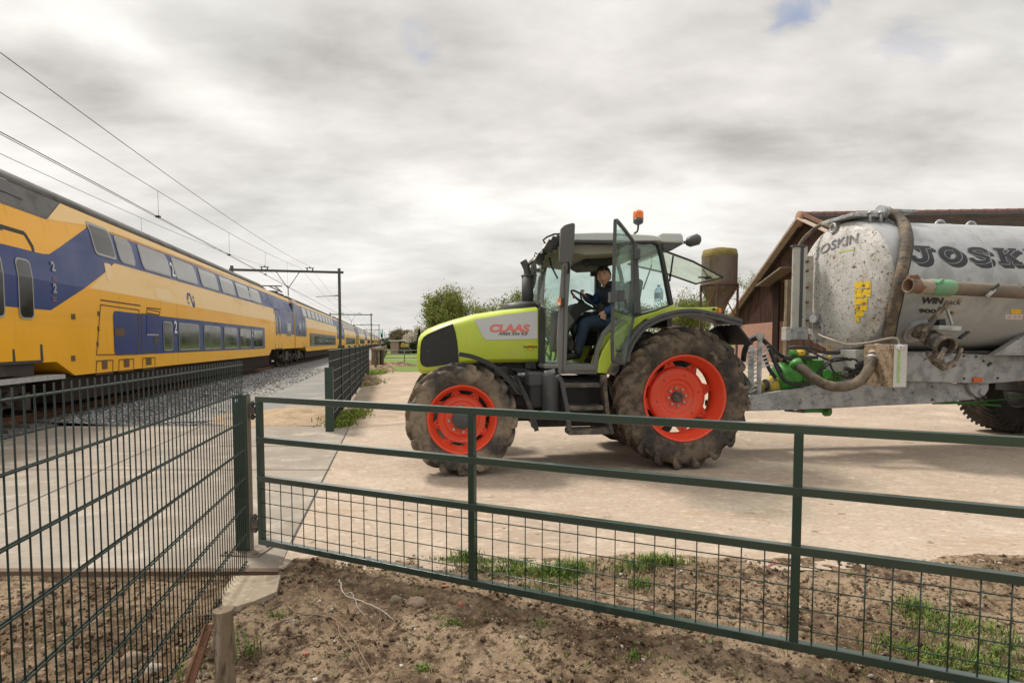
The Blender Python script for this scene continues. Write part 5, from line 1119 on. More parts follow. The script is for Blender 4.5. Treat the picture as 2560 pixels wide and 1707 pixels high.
    # clothing
    b = MB(); tors = [pel + Vector((.02, 0, -.04)), pel.lerp(chest, .35), pel.lerp(chest, .7), chest, chest + Vector((.0, 0, .10)), neck1 + Vector((.01, 0, -.03))]
    q = spline(tors, 4); k = len(q); rad = [.185, .185, .18, .18, .18, .182, .187, .19, .195, .2, .205, .21, .215, .215, .215, .215, .21, .19, .15, .11, .088]
    rr_ = []
    for i, p in enumerate(q):
        t_ = (q[min(i + 1, k - 1)] - q[max(i - 1, 0)]).normalized(); s_ = Vector((0, 1, 0)); u_ = t_.cross(s_).normalized(); r_ = rad[i] * (1 + .025 * math.sin(i * 2.4))
        rr_.append([p + s_ * (r_ * 1.08 * math.cos(2 * math.pi * j / 24)) + u_ * (r_ * .72 * math.sin(2 * math.pi * j / 24)) for j in range(24)])
    b.loft(rr_); b.tube([neck1 + Vector((.02, 0, -.05)), neck1 + Vector((.005, 0, .0)), neck1 + Vector((-.005, 0, .035))], [.10, .085, .082], 20, cap=False)
    v = b.build('vest', M['vest'], m, sub=1); md = v.modifiers.new('t', 'SOLIDIFY'); md.thickness = .006
    b = MB(); b.tube([chest + Vector((-.155, -.02, .06)), chest.lerp(pel, .5) + Vector((-.15, -.02, 0)), pel + Vector((-.12, -.02, .05))], .006, 6); b.build('zip', M['black'], v)
    for sh, el, wr in ((shL, elL, wrL), (shR, elR, wrR)):
        q = spline([sh.lerp(chest, .25), sh, el, wr], 6); k = len(q); b = MB(); b.tube(q, [(.085 if i < 8 else lerp(.075, .050, (i - 8) / (k - 9))) * (1 + .04 * math.sin(i * 2.1)) for i in range(k)], 16); b.build('sleeve', M['shirt'], m)
    b = MB(); d = (wrR - elR); b.tube([elR.lerp(wrR, .45), elR.lerp(wrR, .8), wrR], [.060, .056, .045], 14); b.build('cuff', M['vest'], m)
    b = MB()
    for s, k_, a_ in ((-1, kL, aL), (1, kR, aR)):
        hip = pel + Vector((.02, .09 * s, -.03)); q = spline([hip, hip.lerp(k_, .5), k_, k_.lerp(a_, .5), a_ + Vector((.01, 0, -.075))], 4); k = len(q); rd = [.115, .11, .108, .105, .10, .098, .094, .09, .088, .085, .082, .078, .075, .07, .066, .064, .062]; b.tube(q, [r_ * (1 + .03 * math.sin(i * 2.7)) for i, r_ in enumerate(rd)], 18)
    b.ball(pel + Vector((.03, 0, -.04)), .16, 12, (.9, 1.15, .75)); j = b.build('jeans', M['jeans'], m)
    for a_ in (aL, aR):
        b = MB(); b.tube([a_ + Vector((.02, 0, .05)), a_ + Vector((.005, 0, -.07))], [.058, .060], 14); b.tube([a_ + Vector((.05, 0, -.085)), a_ + Vector((-.03, 0, -.08)), a_ + Vector((-.12, 0, -.105)), a_ + Vector((-.19, 0, -.115)), a_ + Vector((-.215, 0, -.12))], [.042, .05, .047, .04, .022], 14); b.build('shoe', M['boot'], m)
    # hair: cap over the skull, tousled fringe
    b = MB(); rings = []
    for i in range(13):
        ph = R(2) + (math.pi / 2 - R(2)) * i / 12; ring = []
        for jj in range(36):
            th = 2 * math.pi * jj / 36; fr = max(0, math.cos(th)); ph2 = ph
            if i < 7: ph2 = ph + (R(33) * fr ** .8 - R(26) * max(0, -math.cos(th))) * (1 - i / 7)
            r_ = 1.13 + .06 * noise.noise(Vector((math.cos(th) * 4, math.sin(th) * 4, ph * 5))) + .06 * fr * (i > 3)
            ring.append(hp(math.sin(th) * math.cos(ph2) * .077 * r_, math.cos(th) * math.cos(ph2) * .097 * r_ - .003, math.sin(ph2) * .120 * r_))
        rings.append(ring)
    b.loft(rings, cap=False)
    rnd = random.Random(4)
    for _ in range(240):
        th = rnd.uniform(0, 6.28); ph = rnd.uniform(.45, 1.45); p = hp(math.sin(th) * math.cos(ph) * .082, math.cos(th) * math.cos(ph) * .103, math.sin(ph) * .126); d = (p - Hc).normalized() * .7 + f * rnd.uniform(-.1, .8) + sd * rnd.uniform(-.5, .5); b.tube([p - d * .004, p + d * .010, p + d * .018 + f * .004], [.005, .004, .001], 4, cap=False)
    o = b.build('hair', M['hair'], m)
    # eyes, brows, mouth
    M['eyew'] = pm('eye_white', (.55, .52, .48), .3); 
    for s in (1, -1):
        b = MB(); b.ball(hp(.030 * s, .074, .008), .0125, 8); e = b.build('eye', M['eyew'], m); b = MB(); b.ball(hp(.030 * s + .001, .0825, .008), .0062, 8); b.build('iris', M['hair'], e)
        b = MB(); b.tube([hp(.014 * s, .094, .026), hp(.030 * s, .092, .031), hp(.046 * s, .082, .027)], [.0035, .0042, .002], 6); b.build('eyebrow', M['hair'], m)
    b = MB(); b.tube([hp(-.022, .088, -.060), hp(-.008, .096, -.056), hp(.008, .096, -.056), hp(.022, .088, -.060)], [.002, .004, .004, .002], 6); b.tube([hp(-.018, .087, -.066), hp(0, .095, -.066), hp(.018, .087, -.066)], [.002, .0045, .002], 6); b.build('mouth', pm('lips', (.42, .18, .14), .5), m)
build_driver()
# ================================================================== SLURRY TANKER
K = Frame(T.M @ Vector((4.6, 0, 0)), R(8)); KX = 4.6
g5 = lambda x, y, c: K(1780 + x / 2.178, 480 + y / 2.178, c)
gh = lambda x, y, c: K(1880 + x / 5.6, 780 + y / 5.6, c)
gj = lambda x, y, c: K(2180 + x / 4.126, 520 + y / 4.126, c)
gk = lambda x, y, c: K(2000 + x / 4.2, 860 + y / 4.2, c)
def build_tanker():
    t = thing('slurry_tanker', 'grey galvanised slurry tanker trailer with hoses, spattered with mud, behind the tractor', 'tanker trailer', K.o, K.a)
    Rt, ZC, X0_ = .955, 2.396, 2.95 - KX
    A = Matrix.Translation((0, 0, ZC)) @ Matrix.Rotation(R(90), 4, 'Y')
    def cylhit(px, py, r_=None):                       # sight line met with the cylinder of radius r_
        r_ = r_ or Rt; o = K.I @ EYE; d = (K.I.to_3x3() @ ray(px, py)); a = d.y ** 2 + d.z ** 2; oz = o.z - ZC; bq = o.y * d.y + oz * d.z; cq = o.y ** 2 + oz ** 2 - r_ ** 2; D = bq * bq - a * cq
        s = (-bq - math.sqrt(max(D, 0))) / a; return o + d * s
    tank_m = pm('tank_galvanised', (.40, .41, .42), .48, .30, layers=[((.35, .36, .37), 3, .42, .65), ((.22, .175, .12), 5, .70, .82), ((.13, .10, .07), 26, .71, .75)], var=.05, vs=10, bump=(2, .08, .02))
    head_m = pm('tank_head_spattered', (.53, .52, .50), .6, .10, layers=[((.45, .44, .42), 6, .42, .6), ((.40, .30, .18), 2.6, .58, .72), ((.13, .075, .038), 21, .59, .63), ((.12, .07, .035), 44, .60, .63)], var=.08, vs=10)
    b = MB(); b.lathe([(Rt, X0_), (Rt, X0_ + .3), (Rt, 4.2), (Rt * .95, 4.3), (Rt * .6, 4.45), (0, 4.5)], 96, A); tank = b.build('tank', tank_m, t)
    b = MB(); b.lathe([(Rt, X0_), (Rt * .995, X0_ - .03), (Rt * .975, X0_ - .07), (Rt * .93, X0_ - .105), (Rt * .8, X0_ - .15), (Rt * .6, X0_ - .19), (Rt * .35, X0_ - .215), (0, X0_ - .225)], 96, A); head = b.build('tank_head', head_m, t)
    b = MB(); b.lathe([(Rt + .001, X0_ + .004), (Rt + .006, X0_ + .012), (Rt + .001, X0_ + .02)], 96, A)
    for xx in (X0_ + 1.5, X0_ + 3.0): b.lathe([(Rt + .001, xx), (Rt + .005, xx + .008), (Rt + .001, xx + .016)], 96, A)
    b.build('weld_seam', M['galv'], tank)
    hx = lambda y, z: X0_ + interp([(0, -.225), (.35, -.215), (.6, -.19), (.8, -.15), (.93, -.105), (.975, -.07), (.995, -.03), (1, 0)], math.hypot(y, z - ZC) / Rt) - .003
    def headpt(px, py, off=.004):
        xx = X0_ - .15
        for _ in range(5): p = K.x(px, py, xx); xx = hx(p.y, p.z)
        return Vector((xx - off, p.y, p.z))
    z5p = lambda x, y: (1780 + x / 2.178, 480 + y / 2.178)
    # lettering on the cylinder, built from strokes: drop shadow, outline, face
    pL = cylhit(2180 + 385 / 4.126, 520 + 480 / 4.126); pR = cylhit(2180 + 1285 / 4.126, 520 + 500 / 4.126)
    pt = cylhit(2180 + 700 / 4.126, 520 + 398 / 4.126); pb = cylhit(2180 + 700 / 4.126, 520 + 565 / 4.126)
    ang = lambda p: math.atan2(p.z - ZC, -p.y); a_t, a_b = ang(pt), ang(pb); Hh = a_t - a_b; Wl = (pR.x - pL.x) / 3.0
    G = {'J': [([(.22, .92), (.98, .92)], .16), ([(.66, .9), (.66, .35), (.60, .16), (.42, .08), (.22, .12), (.12, .26), (.16, .38)], .24)],
         'O': [([(.5 + .36 * math.cos(a), .5 + .40 * math.sin(a)) for a in [2 * math.pi * i / 24 for i in range(25)]], .24)],
         'S': [([(.84, .66), (.84, .78), (.70, .90), (.46, .92), (.24, .86), (.18, .70), (.32, .58), (.62, .48), (.82, .36), (.80, .18), (.60, .08), (.34, .08), (.16, .18), (.14, .32)], .20)],
         'K': [([(.25, .02), (.25, .98)], .26), ([(.02, .92), (.48, .92)], .14), ([(.02, .07), (.48, .07)], .14), ([(.88, .92), (.42, .48)], .15), ([(.45, .58), (.84, .08)], .24), ([(.64, .92), (1.0, .92)], .14), ([(.62, .07), (1.04, .07)], .14)],
         'I': [([(.4, .02), (.4, .98)], .26), ([(.1, .92), (.7, .92)], .14), ([(.1, .07), (.7, .07)], .14)],
         'N': [([(.2, .02), (.2, .98)], .2), ([(.8, .02), (.8, .98)], .2), ([(.2, .95), (.8, .05)], .24)]}
    def stroke(b, path, w_, fn, ext=0.0):
        P = [Vector((x, y, 0)) for x, y in path]; Q = []
        for p, q in zip(P, P[1:]):
            n = max(1, int((q - p).length / .08))
            for i in range(n): Q.append(p.lerp(q, i / n))
        Q.append(P[-1])
        if ext: Q[0] = Q[0] - (Q[1] - Q[0]).normalized() * ext; Q[-1] = Q[-1] + (Q[-1] - Q[-2]).normalized() * ext
        k = len(Q); Lf = []
        for i, p in enumerate(Q):
            d = (Q[min(i + 1, k - 1)] - Q[max(i - 1, 0)]).normalized(); n = Vector((-d.y, d.x, 0)) * w_ / 2; Lf.append((p + n, p - n, p))
        for (a, c, e), (a2, c2, e2) in zip(Lf, Lf[1:]): b.add([fn(a), fn(e), fn(c), fn(c2), fn(e2), fn(a2)], [(0, 1, 4, 5), (1, 2, 3, 4)])
    ink = pm('tank_lettering_ink', (.016, .017, .026), .55, layers=[((.2, .2, .2), 8, .62, .8)])
    for li, ch in enumerate('JOSKIN'):
        sh_, ou, fa = MB(), MB(), MB(); x0 = pL.x + Wl * li - Wl * .02
        for si, (path, w_) in enumerate(G[ch]):
            def mk(off, du=0, dv=0): return lambda p: Vector((x0 + (p.x + du) * Wl * .82, -(Rt + off + si * .0003) * math.cos(a_b + (p.y + dv) * Hh), ZC + (Rt + off + si * .0003) * math.sin(a_b + (p.y + dv) * Hh)))
            for s_ in range(4): stroke(sh_, path, w_ + .02, mk(.0012 + s_ * .00015, .05 * (s_ + 1) , -.055 * (s_ + 1)))
            stroke(ou, path, w_ + .055, mk(.0036), .028); stroke(fa, path, w_, mk(.0058))
        s1_ = sh_.build('letter', ink, tank); ou.build('letter_outline', M['galv'], tank); fa.build('letter', ink, tank)
    # arched lettering on the head
    b = MB(); v, f = text_mesh('JOSKIN', 1, .1, .02); mx = max(p.x for p in v); my = max(p.y for p in v)
    def arch(u, w_): px = 568 + 232 * u; py = 352 - 78 * u + 26 * math.sin(u * math.pi) * -1 * .4 - w_ * (44 + 8 * u); return headpt(*z5p(px, py))
    b.add([arch(p.x / mx, p.y / my) for p in v], f); b.build('head_lettering', pm('worn_ink', (.10, .10, .11), .6, layers=[((.38, .37, .35), 9, .50, .66)]), head)
    b = MB(); b.add([headpt(*z5p(x, y)) for x, y in ((690, 325), (775, 308), (775, 314), (690, 331))], [(0, 1, 2, 3)]); b.build('lime_line', M['lime'], head)
    # yellow stickers
    b = MB()
    for x0, y0, x1, y1 in ((777, 490, 865, 528), (777, 533, 865, 574), (777, 579, 848, 614), (777, 619, 846, 650), (779, 654, 830, 680), (782, 684, 805, 708)): b.add([headpt(*z5p(x, y)) for x, y in ((x0, y0), (x1, y0 - 4), (x1, y1 - 4), (x0, y1))], [(0, 1, 2, 3)])
    b.build('warning_stickers', M['yellow'], head)
    b = MB(); b.add([headpt(*z5p(x, y)) for x, y in ((620, 832), (672, 832), (672, 866), (624, 864))], [(0, 1, 2, 3)]); b.build('warning_sticker', M['yellow'], head)
    def patch(name, pts, mat, off=.004): b = MB(); b.add([cylhit(2180 + x / 4.126, 520 + y / 4.126, Rt + off) for x, y in pts], [tuple(range(len(pts)))]); return b.build(name, mat, tank)
    patch('yellow_sticker', ((1437, 1042), (1545, 1045), (1543, 1095), (1435, 1092)), M['yellow']); patch('white_sticker', ((1380, 1095), (1558, 1098), (1550, 1150), (1374, 1145)), M['white'])
    b = MB()
    for k in range(3):
        for a_, c_ in ((1395, 1440), (1455, 1490), (1500, 1540)): b.add([cylhit(2180 + x / 4.126, 520 + y / 4.126, Rt + .006) for x, y in ((a_, 1106 + k * 13), (c_, 1107 + k * 13), (c_, 1112 + k * 13), (a_, 1111 + k * 13))], [(0, 1, 2, 3)])
    b.build('sticker_lines', pm('faded_red_print', (.5, .2, .2), .6), tank)
    patch('type_plate', ((512, 905), (720, 908), (940, 930), (912, 1090), (780, 1085), (500, 1075)), pm('cream_sticker', (.42, .39, .29), .6, layers=[((.3, .29, .26), 4, .5, .7)]))
    def ctext(s, x0, x1, y0, y1, sh, off, name):
        v, f = text_mesh(s, 1, sh, off); mnx = min(p.x for p in v); mx = max(p.x for p in v); mny = min(p.y for p in v); my = max(p.y for p in v); b = MB()
        b.add([cylhit(2180 + (x0 + (x1 - x0) * (p.x - mnx) / (mx - mnx)) / 4.126, 520 + (y0 + (y1 - y0) * (p.y - mny) / (my - mny) + (p.x - mnx) / (mx - mnx) * 8) / 4.126, Rt + .0075) for p in v], f); b.build(name, ink, tank)
    ctext('WIN', 520, 745, 985, 918, .25, .045, 'type_lettering'); ctext('pack', 735, 925, 1012, 935, .4, 0, 'type_lettering'); ctext('900', 485, 665, 1082, 1038, .1, .04, 'type_lettering'); ctext('IE', 780, 848, 1096, 1062, .1, .03, 'type_lettering')
    # big hose over the tank
    hs = [(945, 112, 1.10), (985, 122, 1.12), (1035, 165, 1.09), (1058, 260, 1.05), (1045, 370, 1.06), (1020, 480, 1.06), (1000, 590, 1.06), (978, 690, 1.06), (960, 800, 1.07)]
    pts = []
    for x, y, q in hs:
        px, py = z5p(x, y)
        if y < 150: p = K(px, py, -.30 if x < 960 else -.36)
        elif y < 200: p = K(px, py, -.52)
        else: p = cylhit(px, py, Rt + .07)
        pts.append(p)
    hm = pm('ribbed_hose', (.085, .068, .052), .8, layers=[((.19, .145, .10), 5, .42, .62), ((.045, .038, .032), 12, .55, .7)], bump=(40, .5, .01), var=.2)
    def ribbed(name, pts, r_, par, mat):
        q = spline(pts, 16); b = MB(); b.tube(q, [r_ * (1 + .035 * math.sin(i * 2.1)) for i in range(len(q))], 18); return b.build(name, mat, par)
    ribbed('suction_hose', pts, .068, t, hm)
    b = MB(); q = [p + Vector((.075, -.02, 0)) for p in spline(pts, 6)][8:]; b.tube(q, .016, 8); b.build('cable', M['black'], t)
    b = MB(); p = pts[0]; b.cyl(p + Vector((-.06, 0, 0)), p + Vector((.03, .0, 0)), .085, 20); b.cyl(p + Vector((-.10, 0, 0)), p + Vector((-.06, .0, 0)), .10, 20); b.build('hose_coupling', M['galv'], t)
    # top fittings
    b = MB(); p = g5(835, 150, -.05); zt = ZC + Rt; b.cyl((p.x, -.05, zt - .1), (p.x, -.05, g5(835, 125, -.05).z), .22, 28); b.build('manhole_neck', M['galv'], t)
    b = MB(); a = g5(750, 128, -.3); c = g5(935, 112, -.3); b.bb((a.x, -.36, a.z - .02), (c.x, .30, a.z + .03)); 
    b.prism([g5(x, y, -.3) for x, y in ((768, 125), (800, 106), (905, 108), (935, 125))], (0, .6, 0)); b.build('manhole_cover', M['galv'], t, bevel=.008)
    b = MB(); a = g5(970, 110, -.3); c = g5(1098, 100, -.3); b.bb((a.x, -.36, a.z), (c.x, .3, a.z + .035)); b.bb((a.x + .1, -.1, zt - .05), (c.x - .1, .2, a.z)); b.build('top_plate', M['galv'], t, bevel=.004)
    b = MB()
    for x in (860, 918): p = g5(x, 165, -.38); b.cyl(p, p + Vector((0, 0, .16)), .018, 8); b.cyl(p + Vector((0, 0, .12)), p + Vector((0, 0, .15)), .035, 8)
    b.build('cover_bolts', M['galv'], t)
    for x, y in ((1242, 185), (1410, 192)):
        p = g5(x, y, -.12); b = MB(); b.tube([p + Vector((.075 * math.cos(a), 0, .075 * math.sin(a))) for a in [2 * math.pi * i / 20 for i in range(21)]], .022, 8); b.build('lifting_ring', M['galv'], t)
    p = headpt(*z5p(672, 198)); b = MB(); b.tube([p + Vector((-.03, .055 * math.cos(a), .065 * math.sin(a))) for a in [2 * math.pi * i / 20 for i in range(21)]], .02, 8); b.build('lifting_ring', M['galv'], t)
    # thin pipe over the head and the level gauge columns left of it
    b = MB(); b.tube(spline([g5(472, 300, .5), g5(500, 255, .5), g5(560, 200, .42), (g5(620, 165, .3)), g5(690, 148, .15), g5(720, 150, .1)], 8), .030, 12); b.build('air_hose', hm, t)
    b = MB(); p = g5(700, 150, .1); b.cyl(p, p + Vector((.15, 0, 0)), .05, 14); b.cyl(p + Vector((.02, 0, 0)), p + Vector((.05, 0, 0)), .065, 14); b.cyl(p + Vector((.1, 0, -.25)), p + Vector((.1, 0, .05)), .045, 12); b.build('hose_coupling', M['galv'], t)
    wm = pm('whitish_galvanised', (.44, .43, .40), .6, .15, layers=[((.30, .24, .17), 4, .52, .7), ((.25, .12, .05), 8, .68, .72)], var=.1)
    def col_(x0, y0, x1, y1, c0, c1, name, mat): a = g5(x0, y0, c0); d = g5(x1, y1, c0); b = MB(); b.bb((a.x, c0, d.z), (d.x, c1, a.z)); return b.build(name, mat, t, bevel=.008)
    col_(446, 293, 510, 742, .30, .34, 'gauge_column', wm); b = MB(); a = g5(488, 300, .28); d = g5(492, 735, .28); b.bb((a.x, .29, d.z), (d.x, .30, a.z)); b.build('gauge_slot', M['dgrey'], t); col_(442, 288, 516, 300, .28, .36, 'column_cap', M['dgrey'])
    col_(512, 348, 545, 742, .34, .38, 'gauge_column', wm); col_(412, 478, 438, 905, .5, .58, 'standpipe', M['wood'])
    col_(426, 742, 524, 803, .28, .36, 'bracket', M['galv']); col_(404, 735, 428, 808, .24, .36, 'bracket_plate', wm)
    for y in (380, 430, 520, 600, 700): b = MB(); q = g5(516, y, .3); b.cyl(q, q + Vector((0, -.03, 0)), .02, 8); b.build('bolt', M['rust'], t)
    # oval hatch and pressure gauge on the head
    b = MB(); ring = []
    for i in range(28):
        a = 2 * math.pi * i / 28; ring.append(headpt(*z5p(563 + 36 * math.cos(a), 757 + 66 * math.sin(a)), .0))
    hxx = min(p.x for p in ring) - .02; ring = [K.x(*z5p(563 + 36 * math.cos(2 * math.pi * i / 28), 757 + 66 * math.sin(2 * math.pi * i / 28)), hxx) for i in range(28)]; b.prism(ring, (.08, 0, 0)); hat = b.build('oval_hatch', M['galv'], head, bevel=.006)
    b = MB()
    for i in range(8): a = 2 * math.pi * (i + .5) / 8; p = K.x(*z5p(563 + 29 * math.cos(a), 757 + 56 * math.sin(a)), hxx); b.cyl(p, p + Vector((-.018, 0, 0)), .014, 6)
    b.build('hatch_bolts', M['rust'], head)
    p = headpt(*z5p(583, 690), .06); b = MB(); b.cyl(p, p + Vector((-.05, -.01, 0)), .072, 24, mi=0); b.cyl(p + Vector((-.051, -.0102, 0)), p + Vector((-.054, -.011, 0)), .062, 24, mi=1); b.build('pressure_gauge', [M['galv'], M['white']], head)
    b = MB(); b.tube(spline([headpt(*z5p(586, 715), .08), headpt(*z5p(600, 765), .10), g5(640, 800, -.55), g5(740, 830, -.75), g5(860, 818, -.95), g5(960, 797, -1.05), g5(1005, 797, -1.08), g5(1017, 815, -1.08), g5(1017, 835, -1.08)], 8), .013, 8); b.build('gauge_line', pm('beige_tube', (.30, .26, .21), .6), t)
    # chassis
    sp = pm('chassis_galvanised', (.36, .365, .37), .5, .3, layers=[((.28, .285, .29), 6, .42, .6), ((.10, .075, .05), 13, .63, .68, (.5, 1, 1)), ((.20, .15, .10), 3, .62, .78)], var=.1, vs=12)
    drawm = pm('drawbar_mud', (.36, .365, .37), .5, .3, layers=[((.28, .285, .29), 6, .42, .6), ((.09, .065, .045), 10, .60, .65, (.6, 1, 1)), ((.08, .055, .035), 30, .60, .65)], var=.1, vs=12)
    for s_ in (-1, 1):
        b = MB(); P = [g5(x, y, -.52) for x, y in ((1050, 868), (1699, 893), (1850, 897), (1850, 1030), (1699, 1027), (1500, 1043), (1050, 1030))]; P = [Vector((p.x, p.y * -s_, p.z)) for p in P]; b.prism(P, (0, -.12 * s_, 0)); b.build('chassis_beam', sp, t, bevel=.008)
        b = MB(); P = [g5(x, y, -.40) for x, y in ((160, 1115), (240, 1107), (400, 1080), (620, 1040), (830, 1012), (1080, 1018), (1390, 1046), (1420, 1100), (1440, 1127), (1180, 1152), (900, 1164), (640, 1178), (230, 1192), (160, 1190))]; P = [Vector((p.x, p.y * -s_, p.z)) for p in P]; b.prism(P, (0, -.10 * s_, 0)); b.build('drawbar', drawm, t, bevel=.008)
    a = g5(160, 1120, -.3); c = g5(260, 1185, -.3); b = MB(); b.bb((a.x - .35, -.10, c.z + .02), (c.x, .10, a.z - .06)); b.bb((a.x - .1, -.39, c.z), (c.x + .2, .39, a.z - .02)); b.build('hitch', M['muddy'], t, bevel=.02)
    b = MB(); b.prism([g5(x, y, -.47) for x, y in ((1395, 1040), (1508, 1040), (1508, 1075), (1490, 1103), (1462, 1118), (1435, 1110), (1410, 1085))], (0, .06, 0)); p = g5(1466, 1088, -.47); b.cyl(p + Vector((0, -.04, 0)), p + Vector((0, .1, 0)), .05, 18); b.build('pivot_lug', sp, t, bevel=.01)
    b = MB(); b.prism([g5(x, y, -.72) for x, y in ((1535, 888), (1699, 782), (1850, 690), (1850, 893))], (0, .10, 0)); b.build('support_gusset', sp, t, bevel=.004)
    b = MB(); b.bb((X0_ + .1, -.5, 1.30), (4.1, .5, 1.46)); b.build('saddle', M['engine'], t)
    b = MB(); a = g5(1420, 1010, -.53); c = g5(1467, 1034, -.53); b.bb((a.x, -.55, c.z), (c.x, -.521, a.z)); b.build('side_reflector', pm('reflector_orange', (.55, .10, .02), .3), t, bevel=.003)
    b = MB()
    for x, y in ((1374, 892), (1440, 896), (1375, 1015), (1480, 920), (1558, 1013)): p = g5(x, y, -.53); b.cyl(p, p + Vector((0, .02, 0)), .016, 10)
    p = g5(1512, 937, -.53); b.box(p, (.07, .01, .035), (0, R(-35), 0)); b.build('beam_holes', M['cabdark'], t)
    # wheels
    for c_ in (1.02, -1.02):
        A2 = axle(7.05 - KX, c_, .80); b = MB(); tyre(b, A2, .80, .36, .30, 44, 1, .012, lw=.040, lean=.30); w_ = b.build('wheel', pm('trailer_tyre', (.028, .025, .022), .85, layers=[((.10, .07, .05), 4, .52, .75)], var=.2), t)
        b = MB(); b.lathe([(.36, .2), (.34, .18), (.32, .05), (.12, .02), (0, .03), (.0, -.03), (.32, -.05), (.34, -.18), (.36, -.2)], 40, A2); b.build('rim', M['galv'], w_)
    b = MB(); b.cyl((7.05 - KX, -1.0, .80), (7.05 - KX, 1.0, .80), .09, 14); b.bb((6.2 - KX, -.5, .8), (8 - KX, .5, 1.3)); b.build('axle', M['engine'], t)
    gm = pm('pump_green', (.035, .22, .022), .5, layers=[((.09, .08, .045), 6, .50, .72), ((.03, .025, .02), 12, .56, .7)], coat=.2, var=.12)
    b = MB(); b.bar(g5(1195, 1133, .2), g5(1290, 1137, .2), .12, .05); b.bar(g5(1290, 1140, .2), g5(1570, 1163, .2), .03, .03); b.bar(g5(1200, 1150, .2), g5(1400, 1148, .1), .03); b.bar(g5(1400, 1145, 0), g5(1690, 1120, 0), .012); b.build('green_rod', gm, t)
    # jack under the drawbar
    b = MB(); p, q = g5(470, 1188, -.25), g5(625, 1188, -.25); b.cyl(p, q, .035, 14); b.cyl(q + Vector((-.03, 0, -.01)), q + Vector((.03, 0, -.01)), .075, 18); b.build('jack', gm, t); b = MB(); b.bar(g5(400, 1188, -.3), g5(500, 1196, -.3), .05, .03); b.build('jack_bracket', M['muddy'], t)
    # ---- box with lettering
    a = g5(993, 830, -1.12); c = g5(1058, 1062, -1.12); ax = a.x - .02; b = MB(); b.bb((a.x, -1.12, c.z), (c.x, -.62, a.z)); box_ = b.build('toolbox', pm('box_white_metal', (.52, .52, .50), .5, .1, layers=[((.35, .32, .27), 4, .6, .85)]), t, bevel=.006)
    b = MB(); q0 = g5(897, 832, -.62); b.prism([Vector((a.x - .022, -1.119, a.z - .002)), Vector((a.x - .022, -1.119, c.z + .002)), Vector((a.x - .022, -.63, c.z + .002)), Vector((a.x - .022, -.63, a.z - .002))], (.024, 0, 0)); b.build('muddy_side', pm('caked_mud', (.30, .22, .145), .95, layers=[((.17, .115, .07), 14, .48, .6), ((.38, .30, .21), 7, .55, .7)], bump=(45, .8, .02), var=.2), box_)
    b = MB(); v, f = text_mesh('www.joskin.com', 1, 0, .012); mx = max(p.x for p in v); my = max(p.y for p in v); p0 = g5(1012, 858, -1.125); p1 = g5(1030, 1038, -1.125)
    b.add([Vector((p0.x + (p1.x - p0.x) * (p.y / my), -1.1235, p0.z + (p1.z - p0.z) * (p.x / mx))) for p in v], f); b.build('lettering', pm('lettering_green', (.25, .50, .03), .5), box_)
    b = MB(); q = g5(1027, 845, -1.124); b.lathe([(0, 0), (.07, 0), (.07, .002), (0, .003)], 24, Matrix.Translation(q) @ Matrix.Rotation(R(90), 4, 'X') @ Matrix.Diagonal((1, .6, 1, 1))); b.build('round_sticker', M['white'], box_)
    b = MB(); b.lathe([(0, 0), (.012, 0), (.012, .002), (0, .002)], 12, Matrix.Translation(q + Vector((0, -.004, 0))) @ Matrix.Rotation(R(90), 4, 'X')); b.build('sticker_dot', M['red'], box_)
    # large bent hose and elbow
    ribbed('bent_hose', [g5(895, 862, -.72), g5(878, 895, -.78), g5(862, 935, -.85), g5(842, 985, -.88), g5(800, 1030, -.88), g5(740, 1055, -.86), g5(675, 1060, -.84), g5(610, 1045, -.80), g5(550, 1010, -.72), g5(500, 970, -.62), g5(460, 938, -.52)], .066, t, hm)
    b = MB(); b.tube(spline([g5(905, 850, -.70), g5(893, 868, -.74), g5(880, 895, -.79)], 5), .078, 18); b.build('elbow', pm('beige_elbow', (.34, .27, .2), .7, layers=[((.2, .14, .1), 6, .5, .7)]), t)
    b = MB(); p, q = g5(877, 900, -.79), g5(873, 912, -.80); b.cyl(p, q, .080, 20); b.build('hose_clamp', M['galv'], t)
    # pump
    b = MB(); p = g5(372, 1012, -.30); A3 = Matrix.Translation(Vector((p.x, -.18, p.z))) @ Matrix.Rotation(R(90), 4, 'Y'); wd = g5(478, 1012, -.30).x - p.x
    b.lathe([(0, 0), (.15, 0), (.20, .03), (.215, .10), (.215, wd - .05), (.19, wd), (0, wd)], 28, A3); pump = b.build('pump', gm, t, bevel=.01)
    b = MB(); q = g5(480, 1000, -.25); e = g5(680, 1045, -.25); top = g5(590, 915, -.25)
    b.bb((q.x - .02, -.36, e.z), (e.x, .12, g5(500, 975, -.25).z)); b.bb((q.x + .05, -.30, e.z + .1), (g5(600, 900, -.25).x, .10, top.z)); 
    for i in range(7): x = lerp(q.x + .06, e.x - .05, i / 6); b.bb((x - .012, -.385, e.z + .02), (x + .012, -.36, g5(500, 985, -.25).z))
    b.cyl((q.x + .1, -.2, top.z - .02), (q.x + .1, -.2, top.z + .06), .10, 20); b.cyl((q.x + .3, -.37, e.z + .15), (q.x + .3, -.42, e.z + .15), .07, 20); b.build('pump_housing', gm, t, bevel=.012)
    b = MB(); b.cyl(g5(452, 925, -.48), g5(470, 950, -.54), .085, 20); b.build('pump_port', gm, t)
    b = MB(); p, q = g5(425, 877, -.35), g5(505, 877, -.35); b.cyl(p, q, .045, 16); u = MB(); b.build('green_cylinder', gm, t, bevel=.01); b = MB(); b.cyl(g5(455, 877, -.352), g5(497, 877, -.352), .0465, 16); b.build('yellow_band', M['yellow'], t)
    b = MB(); a = g5(432, 893, -.4); c = g5(580, 910, -.4); b.bb((a.x, -.4, c.z), (c.x, .1, a.z)); b.build('valve_plate', M['black'], t, bevel=.005)
